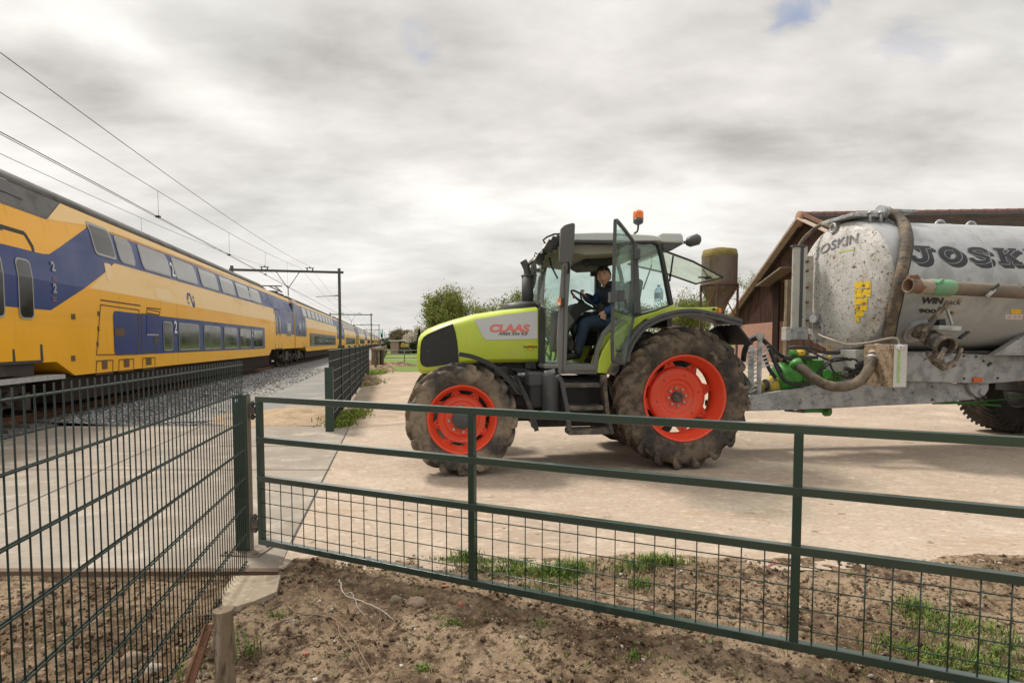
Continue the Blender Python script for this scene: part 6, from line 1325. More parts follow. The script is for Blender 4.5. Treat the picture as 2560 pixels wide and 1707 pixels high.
    b = MB(); a = g5(595, 905, -.2); c = g5(760, 1000, -.2); b.prism([g5(x, y, -.2) for x, y in ((600, 880), (770, 885), (770, 1000), (640, 985), (600, 930))], (0, .3, 0)); b.prism([g5(x, y, -.45) for x, y in ((780, 860), (900, 850), (900, 1015), (790, 1010))], (0, .3, 0)); b.build('front_plate', wm, t, bevel=.006)
    b = MB(); rnd = random.Random(6)
    for i in range(12):
        x, y = rnd.uniform(700, 880), rnd.uniform(915, 1015); p = g5(x, y, -.5); b.box(p, (rnd.uniform(.05, .16), .08, rnd.uniform(.04, .10)), (0, rnd.uniform(-.3, .3), 0))
    b.build('valve_block', M['engine'], t, bevel=.008)
    # shaft guard
    b = MB(); p, q = g5(287, 1050, -.15), g5(375, 1052, -.15); b.tube([p, p.lerp(q, .3), q], [.075, .135, .14], 20); ym = pm('guard_yellow', (.42, .31, .05), .6, layers=[((.12, .09, .06), 6, .48, .68)]); b.build('shaft_guard', ym, t)
    b = MB(); b.cyl(g5(150, 1068, -.15), g5(290, 1060, -.15), .05, 14); b.cyl(g5(240, 1062, -.15), g5(270, 1062, -.15), .08, 14); b.build('drive_shaft', ym, t); b = MB(); b.cyl(g5(285, 1050, -.16), g5(310, 1051, -.16), .085, 16); b.build('shaft_joint', M['cabdark'], t)
    # comb-shaped hose holder
    b = MB(); sp0 = g5(262, 778, -.3); sp1 = g5(256, 1105, -.3); b.bb((sp1.x - .035, -.31, sp1.z), (sp0.x + .03, -.29, sp0.z))
    n = 11
    for i in range(n):
        y = 850 + i * 22; p = g5(256, y, -.3)
        b.bar(p, p + Vector((-.16, 0, -.05)), .012, .05, up=(0, 1, 0)); 
        if i < 6: b.bar(p, p + Vector((.14 - .0 * i, 0, .05)), .012, .045, up=(0, 1, 0))
    p = g5(222, 960, -.3); b.bb((p.x - .06, -.30, sp1.z + .05), (p.x + .02, -.285, g5(222, 840, -.3).z)); b.cyl(g5(262, 785, -.33), g5(262, 785, -.22), .055, 16); b.build('hose_holder', M['galv'], t)
    b = MB()
    def cable(pts, r_): b.tube(spline([g5(x, y, c) for x, y, c in pts], 8), r_, 9)
    cable([(165, 905, -.1), (172, 860, -.15), (195, 815, -.2), (245, 788, -.27), (290, 812, -.3), (320, 870, -.3), (345, 940, -.3), (375, 1000, -.35), (420, 1040, -.4), (480, 1045, -.4), (540, 1030, -.35)], .022)
    cable([(175, 920, -.1), (182, 870, -.15), (205, 822, -.2), (250, 798, -.25), (300, 830, -.28), (330, 900, -.28), (365, 960, -.3), (380, 985, -.3)], .026)
    cable([(150, 1000, 0), (165, 900, -.1), (200, 805, -.2), (262, 790, -.24), (330, 850, -.2), (380, 890, -.2), (440, 915, -.2)], .020)
    cable([(280, 880, -.2), (310, 960, -.25), (345, 1010, -.25)], .026)
    cable([(420, 845, -.3), (470, 842, -.4), (540, 850, -.45), (620, 878, -.45), (690, 880, -.45)], .014); cable([(510, 850, -.3), (580, 890, -.4), (660, 920, -.45), (760, 908, -.5), (790, 920, -.5)], .014)
    cable([(560, 1000, -.4), (610, 940, -.45), (670, 905, -.5), (740, 905, -.5)], .012); cable([(570, 1005, -.42), (620, 950, -.47), (680, 915, -.5), (760, 915, -.5)], .012); cable([(640, 930, -.42), (670, 985, -.45), (740, 1010, -.5)], .014); cable([(380, 900, -.2), (350, 885, -.2), (365, 915, -.2), (430, 930, -.2)], .008)
    b.build('hydraulic_hoses', M['black'], t)
    b = MB(); b.cyl(g5(628, 900, -.46), g5(645, 893, -.47), .02, 8); b.build('hose_tag', M['yellow'], t)
    # ---- suction pipe along the side
    pm_ = pm('pipe_brown', (.135, .105, .082), .75, layers=[((.20, .16, .12), 4, .45, .65, (.4, 1, 1)), ((.07, .05, .04), 9, .58, .72)], var=.15)
    pc = -1.26; p0 = gj(372, 802, pc); p1 = gj(1568, 868, pc); dx = (p1 - p0); dx.y = 0; d = dx.normalized()
    at = lambda s: Vector((p0.x, pc, p0.z)) + d * s
    sx_ = lambda px: (gj(px, 830, pc).x - p0.x) / d.x
    up_ = Vector((0, 0, 1)); Mx = Matrix.Translation(at(0)) @ d.to_track_quat('Z', 'Y').to_matrix().to_4x4()
    b = MB(); b.lathe([(.075, .25), (.075, 0), (.095, -.005), (.098, .03), (.088, .05), (.086, sx_(480))], 32, Mx); b.build('pipe_mouth', pm('pipe_mouth_rust', (.17, .11, .075), .8, layers=[((.28, .13, .07), 10, .55, .68), ((.07, .05, .04), 8, .55, .7)], var=.2), t)
    b = MB(); s0, s1_ = sx_(470), sx_(600); b.lathe([(.088, s0), (.098, s0 + .01), (.098, s0 + .03), (.09, s0 + .04), (.09, s1_ - .05), (.10, s1_ - .04), (.10, s1_ - .02), (.09, s1_)], 32, Mx); b.build('pipe_collar', pm('collar', (.30, .25, .20), .7, layers=[((.22, .11, .06), 9, .5, .62)]), t)
    b = MB(); s0, s1_ = sx_(600), sx_(822); gl = pm('pale_green_coupling', (.13, .30, .17), .6, layers=[((.22, .24, .16), 6, .50, .70), ((.1, .1, .06), 9, .66, .75)]); b.lathe([(.088, s0), (.102, s0 + .01), (.104, s0 + .12), (.100, s0 + .14), (.104, s0 + .16), (.104, s1_ - .04), (.096, s1_)], 32, Mx); q = at(s0 + .05); b.box(q + Vector((0, -.09, .06)), (.1, .03, .03), (0, R(-30), 0)); b.build('green_coupling', gl, t)
    b = MB(); b.lathe([(.088, sx_(815)), (.090, sx_(1568) + 3.0), (0, sx_(1568) + 3.0)], 32, Mx); b.build('suction_pipe', pm_, t)
    b = MB(); q = at(sx_(1200)); b.box(q + Vector((0, -.092, .03)), (.13, .01, .035), (0, R(-35), 0)); b.build('pipe_latch', M['black'], t); b = MB(); q = at(sx_(1160)); b.box(q + Vector((0, -.088, -.045)), (.16, .016, .045), (0, R(-40), 0)); b.build('pipe_strap', M['galv'], t)
    b = MB(); q = at(sx_(420)); b.box(q + Vector((0, 0, .10)), (.14, .06, .05), (0, R(10), 0)); b.cyl(q + Vector((-.05, 0, .11)), q + Vector((.06, 0, .13)), .02, 8); b.build('pipe_clasp', M['rust'], t)
    b = MB()
    for px in (900, 1500): q = at(sx_(px)); b.bb((q.x - .03, pc, q.z + .05), (q.x + .03, -.93, q.z + .09)); b.bb((q.x - .03, pc - .02, q.z + .085), (q.x + .03, -.95, q.z + .10))
    b.build('pipe_bracket', M['galv'], t)
    # ---- outlet valve
    dm = pm('valve_dirty', (.10, .085, .07), .7, layers=[((.26, .21, .16), 9, .47, .6), ((.16, .07, .04), 13, .6, .7)], bump=(40, .5, .01), var=.2)
    f0 = cylhit(2180 + 450 / 4.126, 520 + 1260 / 4.126); nrm = Vector((0, f0.y, f0.z - ZC)).normalized(); b = MB(); b.cyl(f0 - nrm * .05, f0 + nrm * .05, .185, 32); b.cyl(f0 + nrm * .05, f0 + nrm * .065, .14, 32); b.build('outlet_flange', tank_m, t, bevel=.01)
    o1 = gj(600, 1340, -1.05); o2 = gj(765, 1430, -1.36); b = MB(); b.tube(spline([f0, (f0 + o1) / 2 + Vector((0, -.05, 0)), o1], 5), .10, 20); b.tube([o1, o1.lerp(o2, .75), o1.lerp(o2, .76), o2], [.11, .105, .125, .125], 24, cap=False); b.build('outlet_pipe', dm, t)
    dq = (o2 - o1).normalized(); b = MB(); b.cyl(o2 - dq * .12, o2 - dq * .10, .105, 24); b.build('outlet_inside', M['cabdark'], t)
    b = MB(); b.tube([o2 + (Matrix.Rotation(a, 3, dq) @ dq.orthogonal().normalized()) * .118 for a in [2 * math.pi * i / 24 for i in range(25)]], .014, 8); b.build('outlet_rim', dm, t)
    def jb(pts, w_, th, c, name, mat): 
        b = MB(); P = [gj(x, y, c) for x, y in pts]
        for p, q in zip(P, P[1:]): b.bar(p, q, w_, th, up=(0, 1, 0))
        return b.build(name, mat, t, bevel=.004)
    jb([(520, 1275), (610, 1190), (720, 1030)], .05, .05, -1.15, 'valve_lever', dm); jb([(590, 1170), (680, 1090), (790, 990)], .045, .04, -1.12, 'valve_lever', dm); jb([(775, 1050), (825, 1200)], .03, .03, -1.1, 'valve_rod', M['galv'])
    jb([(640, 1235), (865, 1245)], .06, .16, -1.18, 'valve_crossbar', M['galv']); jb([(510, 1380), (560, 1280), (640, 1240)], .05, .04, -1.1, 'valve_arm', dm); jb([(690, 1150), (700, 1230)], .10, .10, -1.05, 'valve_body', M['engine']); jb([(900, 1345), (995, 1275)], .03, .05, -.98, 'latch', M['black'])
    jb([(690, 1568), (755, 1440)], .05, .03, -1.42, 'clamp_lever', dm); jb([(860, 1580), (925, 1445)], .05, .03, -1.15, 'clamp_lever', dm); jb([(600, 1500), (680, 1570), (760, 1640), (850, 1600)], .08, .05, -1.2, 'clamp_yoke', dm); jb([(570, 1490), (640, 1590), (740, 1660)], .06, .04, -1.1, 'clamp_yoke', dm)
    jb([(880, 738), (940, 742)], .05, .02, -.93, 'pipe_hook', M['black']); jb([(960, 735), (1050, 745)], .05, .03, -.94, 'pipe_hook', M['galv'])
    return t
build_tanker()
# ================================================================== FENCES AND GATE
def mesh_fence():
    A = tp(1.03, -1.2); t = thing('mesh_fence', 'tall dark green double-wire mesh fence panel in the left foreground', 'fence', A, R(90) + THETA)
    Lf = 5.47; b = MB()
    n = int(Lf / .05)
    for i in range(n + 1): x = Lf - i * .05; b.cyl((x, 0, .0), (x, 0, 1.455), 0.0028, 6)
    o = b.build('upright_wires', M['mesh'], t); o['kind'] = 'stuff'
    b = MB()
    for k in range(8):
        z = 1.424 - k * .2
        for y in (-.0065, .0065): b.cyl((-.02, y, z), (Lf + .01, y, z), .004, 7)
    b.build('cross_wires', M['mesh'], t)
    return t
mesh_fence()
def gatepost():
    p = at_z(618, 1378); t = thing('gate_post', 'square dark green steel gate post on a bolted base plate', 'gate post', (p.x, p.y, 0), R(-6))
    h = 1.195; b = MB(); b.bb((-.08, -.022, 0), (.035, .03, h)); b.build('post', M['green_steel'], t, bevel=.004)
    b = MB(); b.bb((.035, -.020, .0), (.041, .024, h - .01)); b.build('edge_strip', pm('bare_edge', (.17, .145, .11), .7), t)
    b = MB(); b.bb((-.15, -.11, 0), (.15, .11, .012))
    for x in (-.12, .12):
        for y in (-.08, .08): b.cyl((x, y, .012), (x, y, .03), .012, 6)
    b.build('base_plate', pm('dirty_plate', (.20, .17, .135), .85, layers=[((.12, .09, .065), 14, .5, .65)], bump=(40, .4, .01)), t)
    b = MB(); b.cyl((-.035, -.03, h - .045), (-.035, -.044, h - .045), .013, 10); b.cyl((-.035, -.044, h - .045), (-.035, -.050, h - .045), .006, 8); b.build('bolt', M['galv'], t)
    b = MB()
    for z in (h - .12, .22):
        b.bb((.052, -.03, z - .025), (.105, .03, z + .025)); b.cyl((.07, 0, z - .07), (.07, 0, z + .07), .012, 10)
        b.cyl((.07, 0, z + .04), (.07, 0, z + .058), .02, 6); b.cyl((.07, 0, z - .058), (.07, 0, z - .04), .02, 6)
    b.build('hinge', M['muddy'], t)
gatepost()
def gate():
    p0 = at_z(656, 1352, .09); p1 = at_z(1986, 1611, .09); d = (p1 - p0); ang = math.atan2(d.y, d.x)
    t = thing('field_gate', 'long green metal field gate with wire mesh in its lower half', 'gate', (p0.x, p0.y, 0), ang)
    g_ = M['green_steel']; G = Frame((p0.x, p0.y, 0), ang)
    z_top = G(900, 1001 - 0, 0).z if 0 else None
    zs = [G(656, 1352, 0).z, G(660, 1190, 0).z, G(655, 1090, 0).z, G(650, 988, 0).z]
    x1, x2 = G(1181, 1300, 0).x, G(1989, 1400, 0).x; xs = [0, x1, x2, 2 * x2 - x1]
    zt = [.09, .09 + .455, .09 + .765, .09 + 1.075]
    zt = [.09, G(1990, 1373, 0).z, G(1990, 1226, 0).z, G(1990, 1072, 0).z]
    r = .0215; XE = xs[3]
    for i, z in enumerate(zt):
        b = MB(); b.bb((-r, -r, z - r), (XE + r, r, z + r)); b.build('rail', M['rail'], t, bevel=.003)
    for i, x in enumerate(xs):
        for a, c in zip(zt, zt[1:]):
            b = MB(); b.bb((x - r + .001, -r + .001, a + r), (x + r - .001, r - .001, c - r)); b.build('upright', g_, t, bevel=.003)
    b = MB(); n = 49; st = 1.79 / 16.3
    x = .03 + st * .55
    while x < XE:
        b.cyl((x, -.004, zt[0]), (x, -.004, zt[1] + .004), .0034, 6); x += st * .985
    for k in range(4): z = zt[0] + (zt[1] - zt[0]) * (k + .78) / 4.55; b.cyl((0, .0, z), (XE, .0, z), .0034, 6)
    b.build('wire_mesh', g_, t)
    return G
GATE = gate()
def stump():
    p = at_z(556, 1700, .05); P = at_y(558, 1522, 2.42)
    t = thing('wooden_stump', 'short round weathered wooden stump with loose wire at the bottom left', 'stump', (P.x, P.y, -.05))
    b = MB(); pts = [(.01, -.02, -.1), (.006, -.01, .2), (0, 0, P.z + .05)]; b.tube(spline(pts, 6), [.041 + .003 * math.sin(i * 1.7) for i in range(13)], 18); b.build('log', M['wood'], t, bevel=.004)
    b = MB(); b.tube(spline([(.03, -.06, .0), (.05, -.05, .25), (.02, -.055, .38), (-.04, -.05, .40), (-.09, -.03, .3), (-.08, -.03, .1)], 8), .0016, 5)
    b.tube(spline([(-.3, .12, .36), (-.1, .03, P.z + .01), (.05, .0, P.z + .03), (.2, .05, P.z + .035), (.34, .15, P.z + .10)], 8), .0020, 5); b.build('wire', pm('old_wire', (.16, .12, .09), .7), t)
    a = at_y(524, 1560, 2.45); c = at_y(470, 1720, 2.3); b = MB(); b.bar(a, c + (c - a) * .6, .035, .012, up=(0, 1, 0)); b.bar(a + Vector((-.012, .0, 0)), c + (c - a) * .6 + Vector((-.012, .0, 0)), .008, .04, up=(0, 1, 0))
    tag(b.build('angle_iron', M['rust']), 'rusty angle iron leaning beside the wooden stump', 'angle iron')
stump()
def twigs():
    rnd = random.Random(5); m = pm('root_twig', (.20, .13, .085), .85, layers=[((.33, .25, .18), 14, .5, .7)], var=.2)
    def tw(b, pp, r):
        pts = []
        for (x, y, h) in pp: p = at_z(x, y); pts.append(Vector((p.x, p.y, soil_h(p.x, p.y) + h)))
        q = spline(pts, 6); q = [v + Vector((rnd.gauss(0, .003), rnd.gauss(0, .003), rnd.gauss(0, .002))) for v in q]; k = len(q)
        b.tube(q, [r * (1 - .6 * i / k) for i in range(k)], 6)
    b = MB(); tw(b, [(850, 1460, .04), (862, 1490, .02), (905, 1510, .02), (960, 1530, .02), (980, 1545, .01)], .0055); tw(b, [(862, 1490, .02), (880, 1500, .05), (890, 1520, .03), (925, 1560, .01)], .0035)
    tag(b.build('branch', pm('pale_twig', (.36, .31, .26), .8)), 'pale grey forked branch lying on the soil', 'branch')
    b = MB(); tw(b, [(715, 1515, .02), (750, 1545, .03), (830, 1560, .03), (850, 1590, .02), (880, 1640, .02), (925, 1700, .01)], .005)
    tw(b, [(830, 1560, .03), (870, 1590, .03), (900, 1640, .015), (935, 1690, .01)], .004); tw(b, [(793, 1468, .03), (798, 1500, .03), (830, 1520, .03), (860, 1550, .02)], .0035)
    for i in range(46):
        x, y = rnd.uniform(720, 960), rnd.uniform(1475, 1620); a = rnd.uniform(-.2, .9); l = rnd.uniform(30, 90)
        tw(b, [(x, y, .01), (x + l * .4 * math.cos(a), y + l * .4 * math.sin(a), rnd.uniform(.01, .035)), (x + l * math.cos(a + .2), y + l * math.sin(a + .2), .006)], rnd.uniform(.001, .0022))
    tag(b.build('roots', m), 'tangle of thin brown roots and twigs on the soil in the foreground', 'roots')
    b = MB(); p = at_z(1928, 1420); b.tube(spline([p + Vector(v) for v in ((-.04, -.02, .02), (-.01, 0, .035), (.03, .01, .03), (.05, .02, .045))], 5), .003, 5); b.tube([p + Vector((-.035, -.015, .012)), p + Vector((.04, .0, .03))], .002, 5)
    tag(b.build('litter', pm('pink_string', (.6, .2, .24), .6)), 'twisted piece of pink and white string on the soil behind the gate', 'litter')
twigs()
# ---- fence with dark privacy slats, running away beside the track
def slat_fence():
    s0 = (tp(1.11, 0).y, 0); f = Frame(tp(1.11, 0), TF.a); x0 = f(823, 1068, 0).x
    t = thing('slatted_fence', 'dark green mesh fence filled with privacy strips beside the lane', 'fence', f.M @ Vector((x0, 0, 0)), TF.a)
    def post(x, h): b = MB(); b.bb((x - .03, -.03, 0), (x + .03, .03, h)); b.build('post', M['green_steel'], t)
    Lf = 17.6
    b = MB(); b.bb((-.035, -.08, 0), (.035, .06, 1.14)); b.build('post', M['green_steel'], t)
    b = MB(); sl = pm('privacy_strip', (.014, .021, .018), .8, spec=.2, layers=[((.05, .055, .045), 3, .55, .8, (1, 1, .3))], var=.3, vs=6)
    x = .55; n = 0
    b2 = MB()
    for k in range(7):
        xa = .12 + k * 2.5; xb = xa + 2.46; post(xb + .02, 1.5)
        for i in range(49):
            xx = xa + i * .05; b.bb((xx + .003, -.004, .06), (xx + .047, .004, 1.43))
        for j in range(8):
            z = .04 + j * .2
            for y in (-.011, .011): b2.cyl((xa - .03, y, z), (xb + .03, y, z), .0045, 5)
    b.build('privacy_strips', sl, t); b2.build('cross_wires', M['galv'], t)
    b = MB()
    for z in (.72, .78): b.cyl((0, -.02, z), (.3, -.02, z + .03), .004, 5)
    b.build('wire_end', M['galv'], t)
slat_fence()
def wood_fence():
    t = thing('plank_fence', 'short weathered wooden plank fence beyond the slatted fence', 'fence', (0, 0, 0))
    m = M['wood']; b = MB(); a = at_z(933, 905); c = at_z(952, 909)
    Y = 29.5
    def pl(px, w_, y0, y1, mm, th=.08):
        p = at_y(px, y0, Y); q = at_y(px, y1, Y); b = MB(); b.bb((p.x - w_ / 2, Y, max(q.z, -.02)), (p.x + w_ / 2, Y + th, p.z)); b.build('plank', mm, t)
    for px, w_ in ((932, .16), (940, .14), (947, .2)): pl(px, w_, 874, 912, m)
    pl(953.5, .17, 873, 912, pm('dark_post', (.06, .045, .035), .9), .17)
    b = MB(); p = at_y(928, 873, Y); q = at_y(957, 874, Y); b.bb((p.x, Y - .06, p.z - .06), (q.x, Y - .001, p.z + .05)); b.build('rail', m, t)
wood_fence()
def back_fences():
    t = thing('field_gate', 'thin grey metal gate across the green meadow, seen left of the tractor bonnet', 'gate')
    Y = 33; m = M['fieldgate']; b = MB()
    for y in (876, 885.5, 894.5): a = at_y(958, y, Y); c = at_y(1110, y, Y); b.cyl(a, c, .022, 6)
    for x in (958.5, 1011, 1062, 1110): a = at_y(x, 876, Y); c = at_y(x, 905, Y); b.cyl((a.x, Y, max(0, c.z)), a, .03, 6)
    b.build('gate_frame', m, t)
    # line of small posts beyond
    for i in range(9):
        b = MB(); s = 32 + i * 6; p = tp(.9 - .02 * i, s); b.cyl((p.x, p.y, 0), (p.x, p.y, 1.25), .06, 8); tag(b.build('fence_post', M['wood']), ['nearest', 'second nearest', 'third nearest', 'fourth nearest', 'middle', 'fourth farthest', 'third farthest', 'second farthest', 'farthest'][i] + ' weathered post in the row running away beside the railway', 'fence post', 'row of posts running away beside the railway')
back_fences()
# ================================================================== BARN, SILO, TREES
def barn():
    YA = 40.0; A = at_y(2023, 540, YA); r = math.radians(-4)
    rd = Vector((math.cos(r), math.sin(r), 0)); gd = Vector((-rd.y, rd.x, 0))      # ridge direction, gable direction (away)
    E = hit(1836, 796, A, rd); half = (E - A).dot(gd); ze = E.z; za = A.z
    t = thing('barn', 'brown timber barn with brick plinth and long tiled roof behind the slurry tanker', 'barn', (A.x, A.y, 0), r)
    Lb = 34.0
    W = pm('brown_cladding', (.105, .055, .042), .85, spec=.15, layers=[((.04, .028, .024), 4, .45, .65, (1, 1, .1)), ((.13, .095, .08), 7, .55, .75, (1, 1, .1))], var=.2, vs=2)
    def brick():
        m = bpy.data.materials.new('pink_brick'); m.use_nodes = True; n_ = m.node_tree; b = n_.nodes['Principled BSDF']; b.inputs['Roughness'].default_value = .9
        tc = N(n_, 'ShaderNodeTexCoord'); sp = N(n_, 'ShaderNodeSeparateXYZ'); L(n_, tc.outputs['Object'], sp.inputs[0]); cb = N(n_, 'ShaderNodeCombineXYZ'); L(n_, sp.outputs[1], cb.inputs[0]); L(n_, sp.outputs[2], cb.inputs[1])
        br = N(n_, 'ShaderNodeTexBrick'); br.inputs['Color1'].default_value = (.50, .25, .18, 1); br.inputs['Color2'].default_value = (.42, .20, .14, 1); br.inputs['Mortar'].default_value = (.22, .15, .12, 1)
        br.inputs['Scale'].default_value = 1; br.inputs['Brick Width'].default_value = .34; br.inputs['Row Height'].default_value = .17; br.inputs['Mortar Size'].default_value = .03; L(n_, cb.outputs[0], br.inputs['Vector']); L(n_, br.outputs[0], b.inputs['Base Color']); return m
    G = Frame((A.x, A.y, 0), r)
    yp = lambda px, py=850: G.x(px, py, 0).y
    zb = G.x(1900, 808, 0).z; zk = lambda y: za - (za - ze) * abs(y) / half - .25
    yd0, yd1 = yp(1949), yp(1968)          # barn door opening (y falls to the right)
    th = .3
    def wall(ya, yb, z0, z1f, mat, nm, dx=0):
        b = MB(); ya, yb = sorted((ya, yb)); k = 8; ys = [ya + (yb - ya) * i / k for i in range(k + 1)]
        if ya < 0 < yb: ys = sorted(ys + [0])
        pts = [(dx, y, z1f(y)) for y in ys] + [(dx, yb, z0), (dx, ya, z0)]
        b.prism(pts, (th, 0, 0)); return b.build(nm, mat, t)
    zdoor = G.x(1955, 706, 0).z
    B = brick()
    wall(half, yd0, 0, lambda y: min(zb, zk(y)), B, 'brick_plinth', -.05)
    wall(half, yd0, zb, lambda y: max(zb, zk(y)), W, 'gable_wall'); wall(yd0, yd1, zdoor, zk, W, 'gable_wall'); wall(yd1, -half, 0, zk, W, 'gable_wall')
    # cladding boards
    b = MB(); y = -half + .2
    while y < half:
        if not (yd1 - .05 < y < yd0 + .05): 
            z0 = zb if y > yd0 else .5
            if zk(y) > z0 + .1: b.bb((-.03, y, z0), (-.002, y + .05, zk(y) - .02))
        y += .22
    b.build('cladding_boards', W, t)
    # door posts and dark inside
    b = MB(); yq = yp(1935); b.bb((-.16, yd0, 0), (-.01, yq, zdoor)); b.build('door_post', pm('dark_timber', (.028, .017, .013), .9, var=.2, spec=.1), t)
    b = MB(); b.bb((2.5, yd1 - .3, 0), (2.7, yd0 + .3, zdoor)); b.bb((th, yd0, 0), (2.5, yd0 + .1, zdoor)); b.build('interior_wall', M['cabdark'], t)
    b = MB(); y0_ = yp(1925); y1_ = yp(1985); z0_ = G.x(1930, 706, -.5).z
    b.prism([(-1.1, y0_ + .3, z0_ - .15), (-1.1, y1_, z0_ + .7), (0, y1_, z0_ + .7), (0, y0_ + .3, z0_ - .15)], (0, 0, .12)); b.build('door_canopy', M['wood'], t)
    q0, q1 = G.x(1947, 762, .8), G.x(1972, 768, .8); b = MB(); m = pm('orange_sheet', (.42, .22, .14), .8)
    for i in range(8): y = lerp(q0.y, q1.y, i / 8); b.bar((.2, y, G.x(1950, 747, .5).z), (.9, y, G.x(1950, 766, .5).z), .2, .05)
    b.build('inner_roof', m, t)
    # roof: tiled slopes with course relief
    rm = pm('barn_roof_tiles', (.085, .062, .05), .9, layers=[((.05, .038, .032), 1.5, .45, .65, (.3, 1, 1)), ((.17, .135, .10), 3, .55, .75, (.25, 1, 1)), ((.42, .38, .32), 9, .70, .74)], bump=(9, .6, .04), var=.25, vs=3)
    for sgn in (1, -1):
        b = MB(); nc = 54
        for i in range(nc):
            u0, u1 = i / nc, (i + 1) / nc; ov = 1.03
            def pt(x, u, up): return Vector((x, sgn * half * ov * u, za - (za - ze) * ov * u + up))
            b.add([pt(-.55, u0, 0), pt(Lb, u0, 0), pt(Lb, u1, .06), pt(-.55, u1, .06), pt(Lb, u1, 0), pt(-.55, u1, 0)], [(0, 1, 2, 3), (3, 2, 4, 5)])
        b.build('roof_slope', rm, t)
        b = MB(); mm = pm('verge_board', (.46, .37, .30), .8, layers=[((.30, .21, .16), 2, .5, .7)])
        a, c = Vector((-.6, 0, za - .15)), Vector((-.6, sgn * half * 1.03, za - (za - ze) * 1.03 - .15)); b.bar(a, c, .10, .5, up=(1, 0, 0)); b.build('verge_board', mm, t)
        b = MB(); b.bar(a + Vector((.02, 0, .33)), c + Vector((.02, 0, .33)), .22, .10, up=(1, 0, 0)); b.build('verge_trim', M['rust'], t)
    b = MB()
    for i in range(46): x = -.6 + i * .75; b.lathe([(.30, 0), (.36, .02), (.33, .72), (.30, .74)], 8, Matrix.Translation((x, 0, za - .05)) @ Matrix.Rotation(R(90), 4, 'Y') @ Matrix.Rotation(R(90), 4, 'Z'), ang=(R(-5), R(185)))
    b.build('ridge_tiles', pm('ridge_terracotta', (.14, .07, .055), .8, var=.3, vs=1, layers=[((.1, .05, .04), 2, .5, .7)]), t)
    b = MB(); b.bar((-.6, -.45, za - .22), (Lb, -.45, za - .22), .12, .34, up=(0, 0, 1)); b.build('ridge_flashing', pm('grey_flashing', (.09, .095, .1), .6), t)
    b = MB(); b.lathe([(0, -.1), (.55, -.1), (.55, .12), (0, .12)], 12, Matrix.Translation((-.62, 0, za - .2)) @ Matrix.Rotation(R(-90), 4, 'Y')); b.build('gable_finial', pm('finial_orange', (.27, .15, .09), .8), t)
barn()
M['legs'] = pm('dark_rusty_leg', (.09, .05, .038), .8, var=.2)
def silo():
    Y = 42; ax = at_y(1798, 700, Y); k = F_ / Y; r = 42.5 / k * 1.0
    Z = lambda py: at_y(1798, py, Y).z
    t = thing('feed_silo', 'stained brown feed silo on legs between the tractor and the barn', 'silo', (ax.x, ax.y, 0), R(20))
    m = pm('silo_fibreglass', (.125, .098, .078), .6, layers=[((.09, .065, .045), 1.2, .45, .7, (1, 1, .3)), ((.19, .15, .10), 2.5, .55, .75, (2, 2, .15)), ((.17, .13, .04), 1.0, .52, .7)], var=.1)
    mt = pm('silo_algae', (.19, .15, .03), .8, layers=[((.14, .11, .04), 2, .4, .65)], var=.2)
    z0, z1_, z2_, z3, z4 = Z(780), Z(724), Z(712), Z(640), Z(630)
    b = MB(); b.lathe([(r, z2_), (r, z3 - .1), (r * 1.005, z3)], 40); b.build('body', m, t)
    b = MB(); b.lathe([(r * 1.006, z3 - .12), (r * 1.01, z3), (r * .93, z4 + .12), (r * .5, Z(624)), (r * .38, Z(623))], 40); b.build('dome', mt, t)
    b = MB(); b.lathe([(r * .38, Z(624)), (r * .38, Z(621)), (0, Z(620.5))], 20); b.build('lid', M['rust'], t)
    b = MB(); b.lathe([(r * .97, z2_), (r * .94, z1_), (r * .86, Z(726)), (r * .22, Z(788)), (r * .2, Z(800)), (0, Z(800))], 40); b.build('hopper', m, t)
    b = MB(); b.lathe([(r * 1.0, z2_ - .15), (r * 1.04, z2_ - .15), (r * 1.04, z2_ + .08), (r * 1.0, z2_ + .08)], 40, closed=True); b.build('ring', M['legs'], t)
    for i in range(4):
        a = R(45 + 90 * i); x, y = r * 1.02 * math.cos(a), r * 1.02 * math.sin(a); b = MB(); b.bb((x - .06, y - .06, 0), (x + .06, y + .06, z2_)); b.build('leg', M['legs'], t)
        a2 = R(135 + 90 * i); b = MB(); b.bar((x, y, Z(800)), (r * 1.02 * math.cos(a2), r * 1.02 * math.sin(a2), z2_ - .2), .06); b.build('brace', M['rust'], t)
silo()
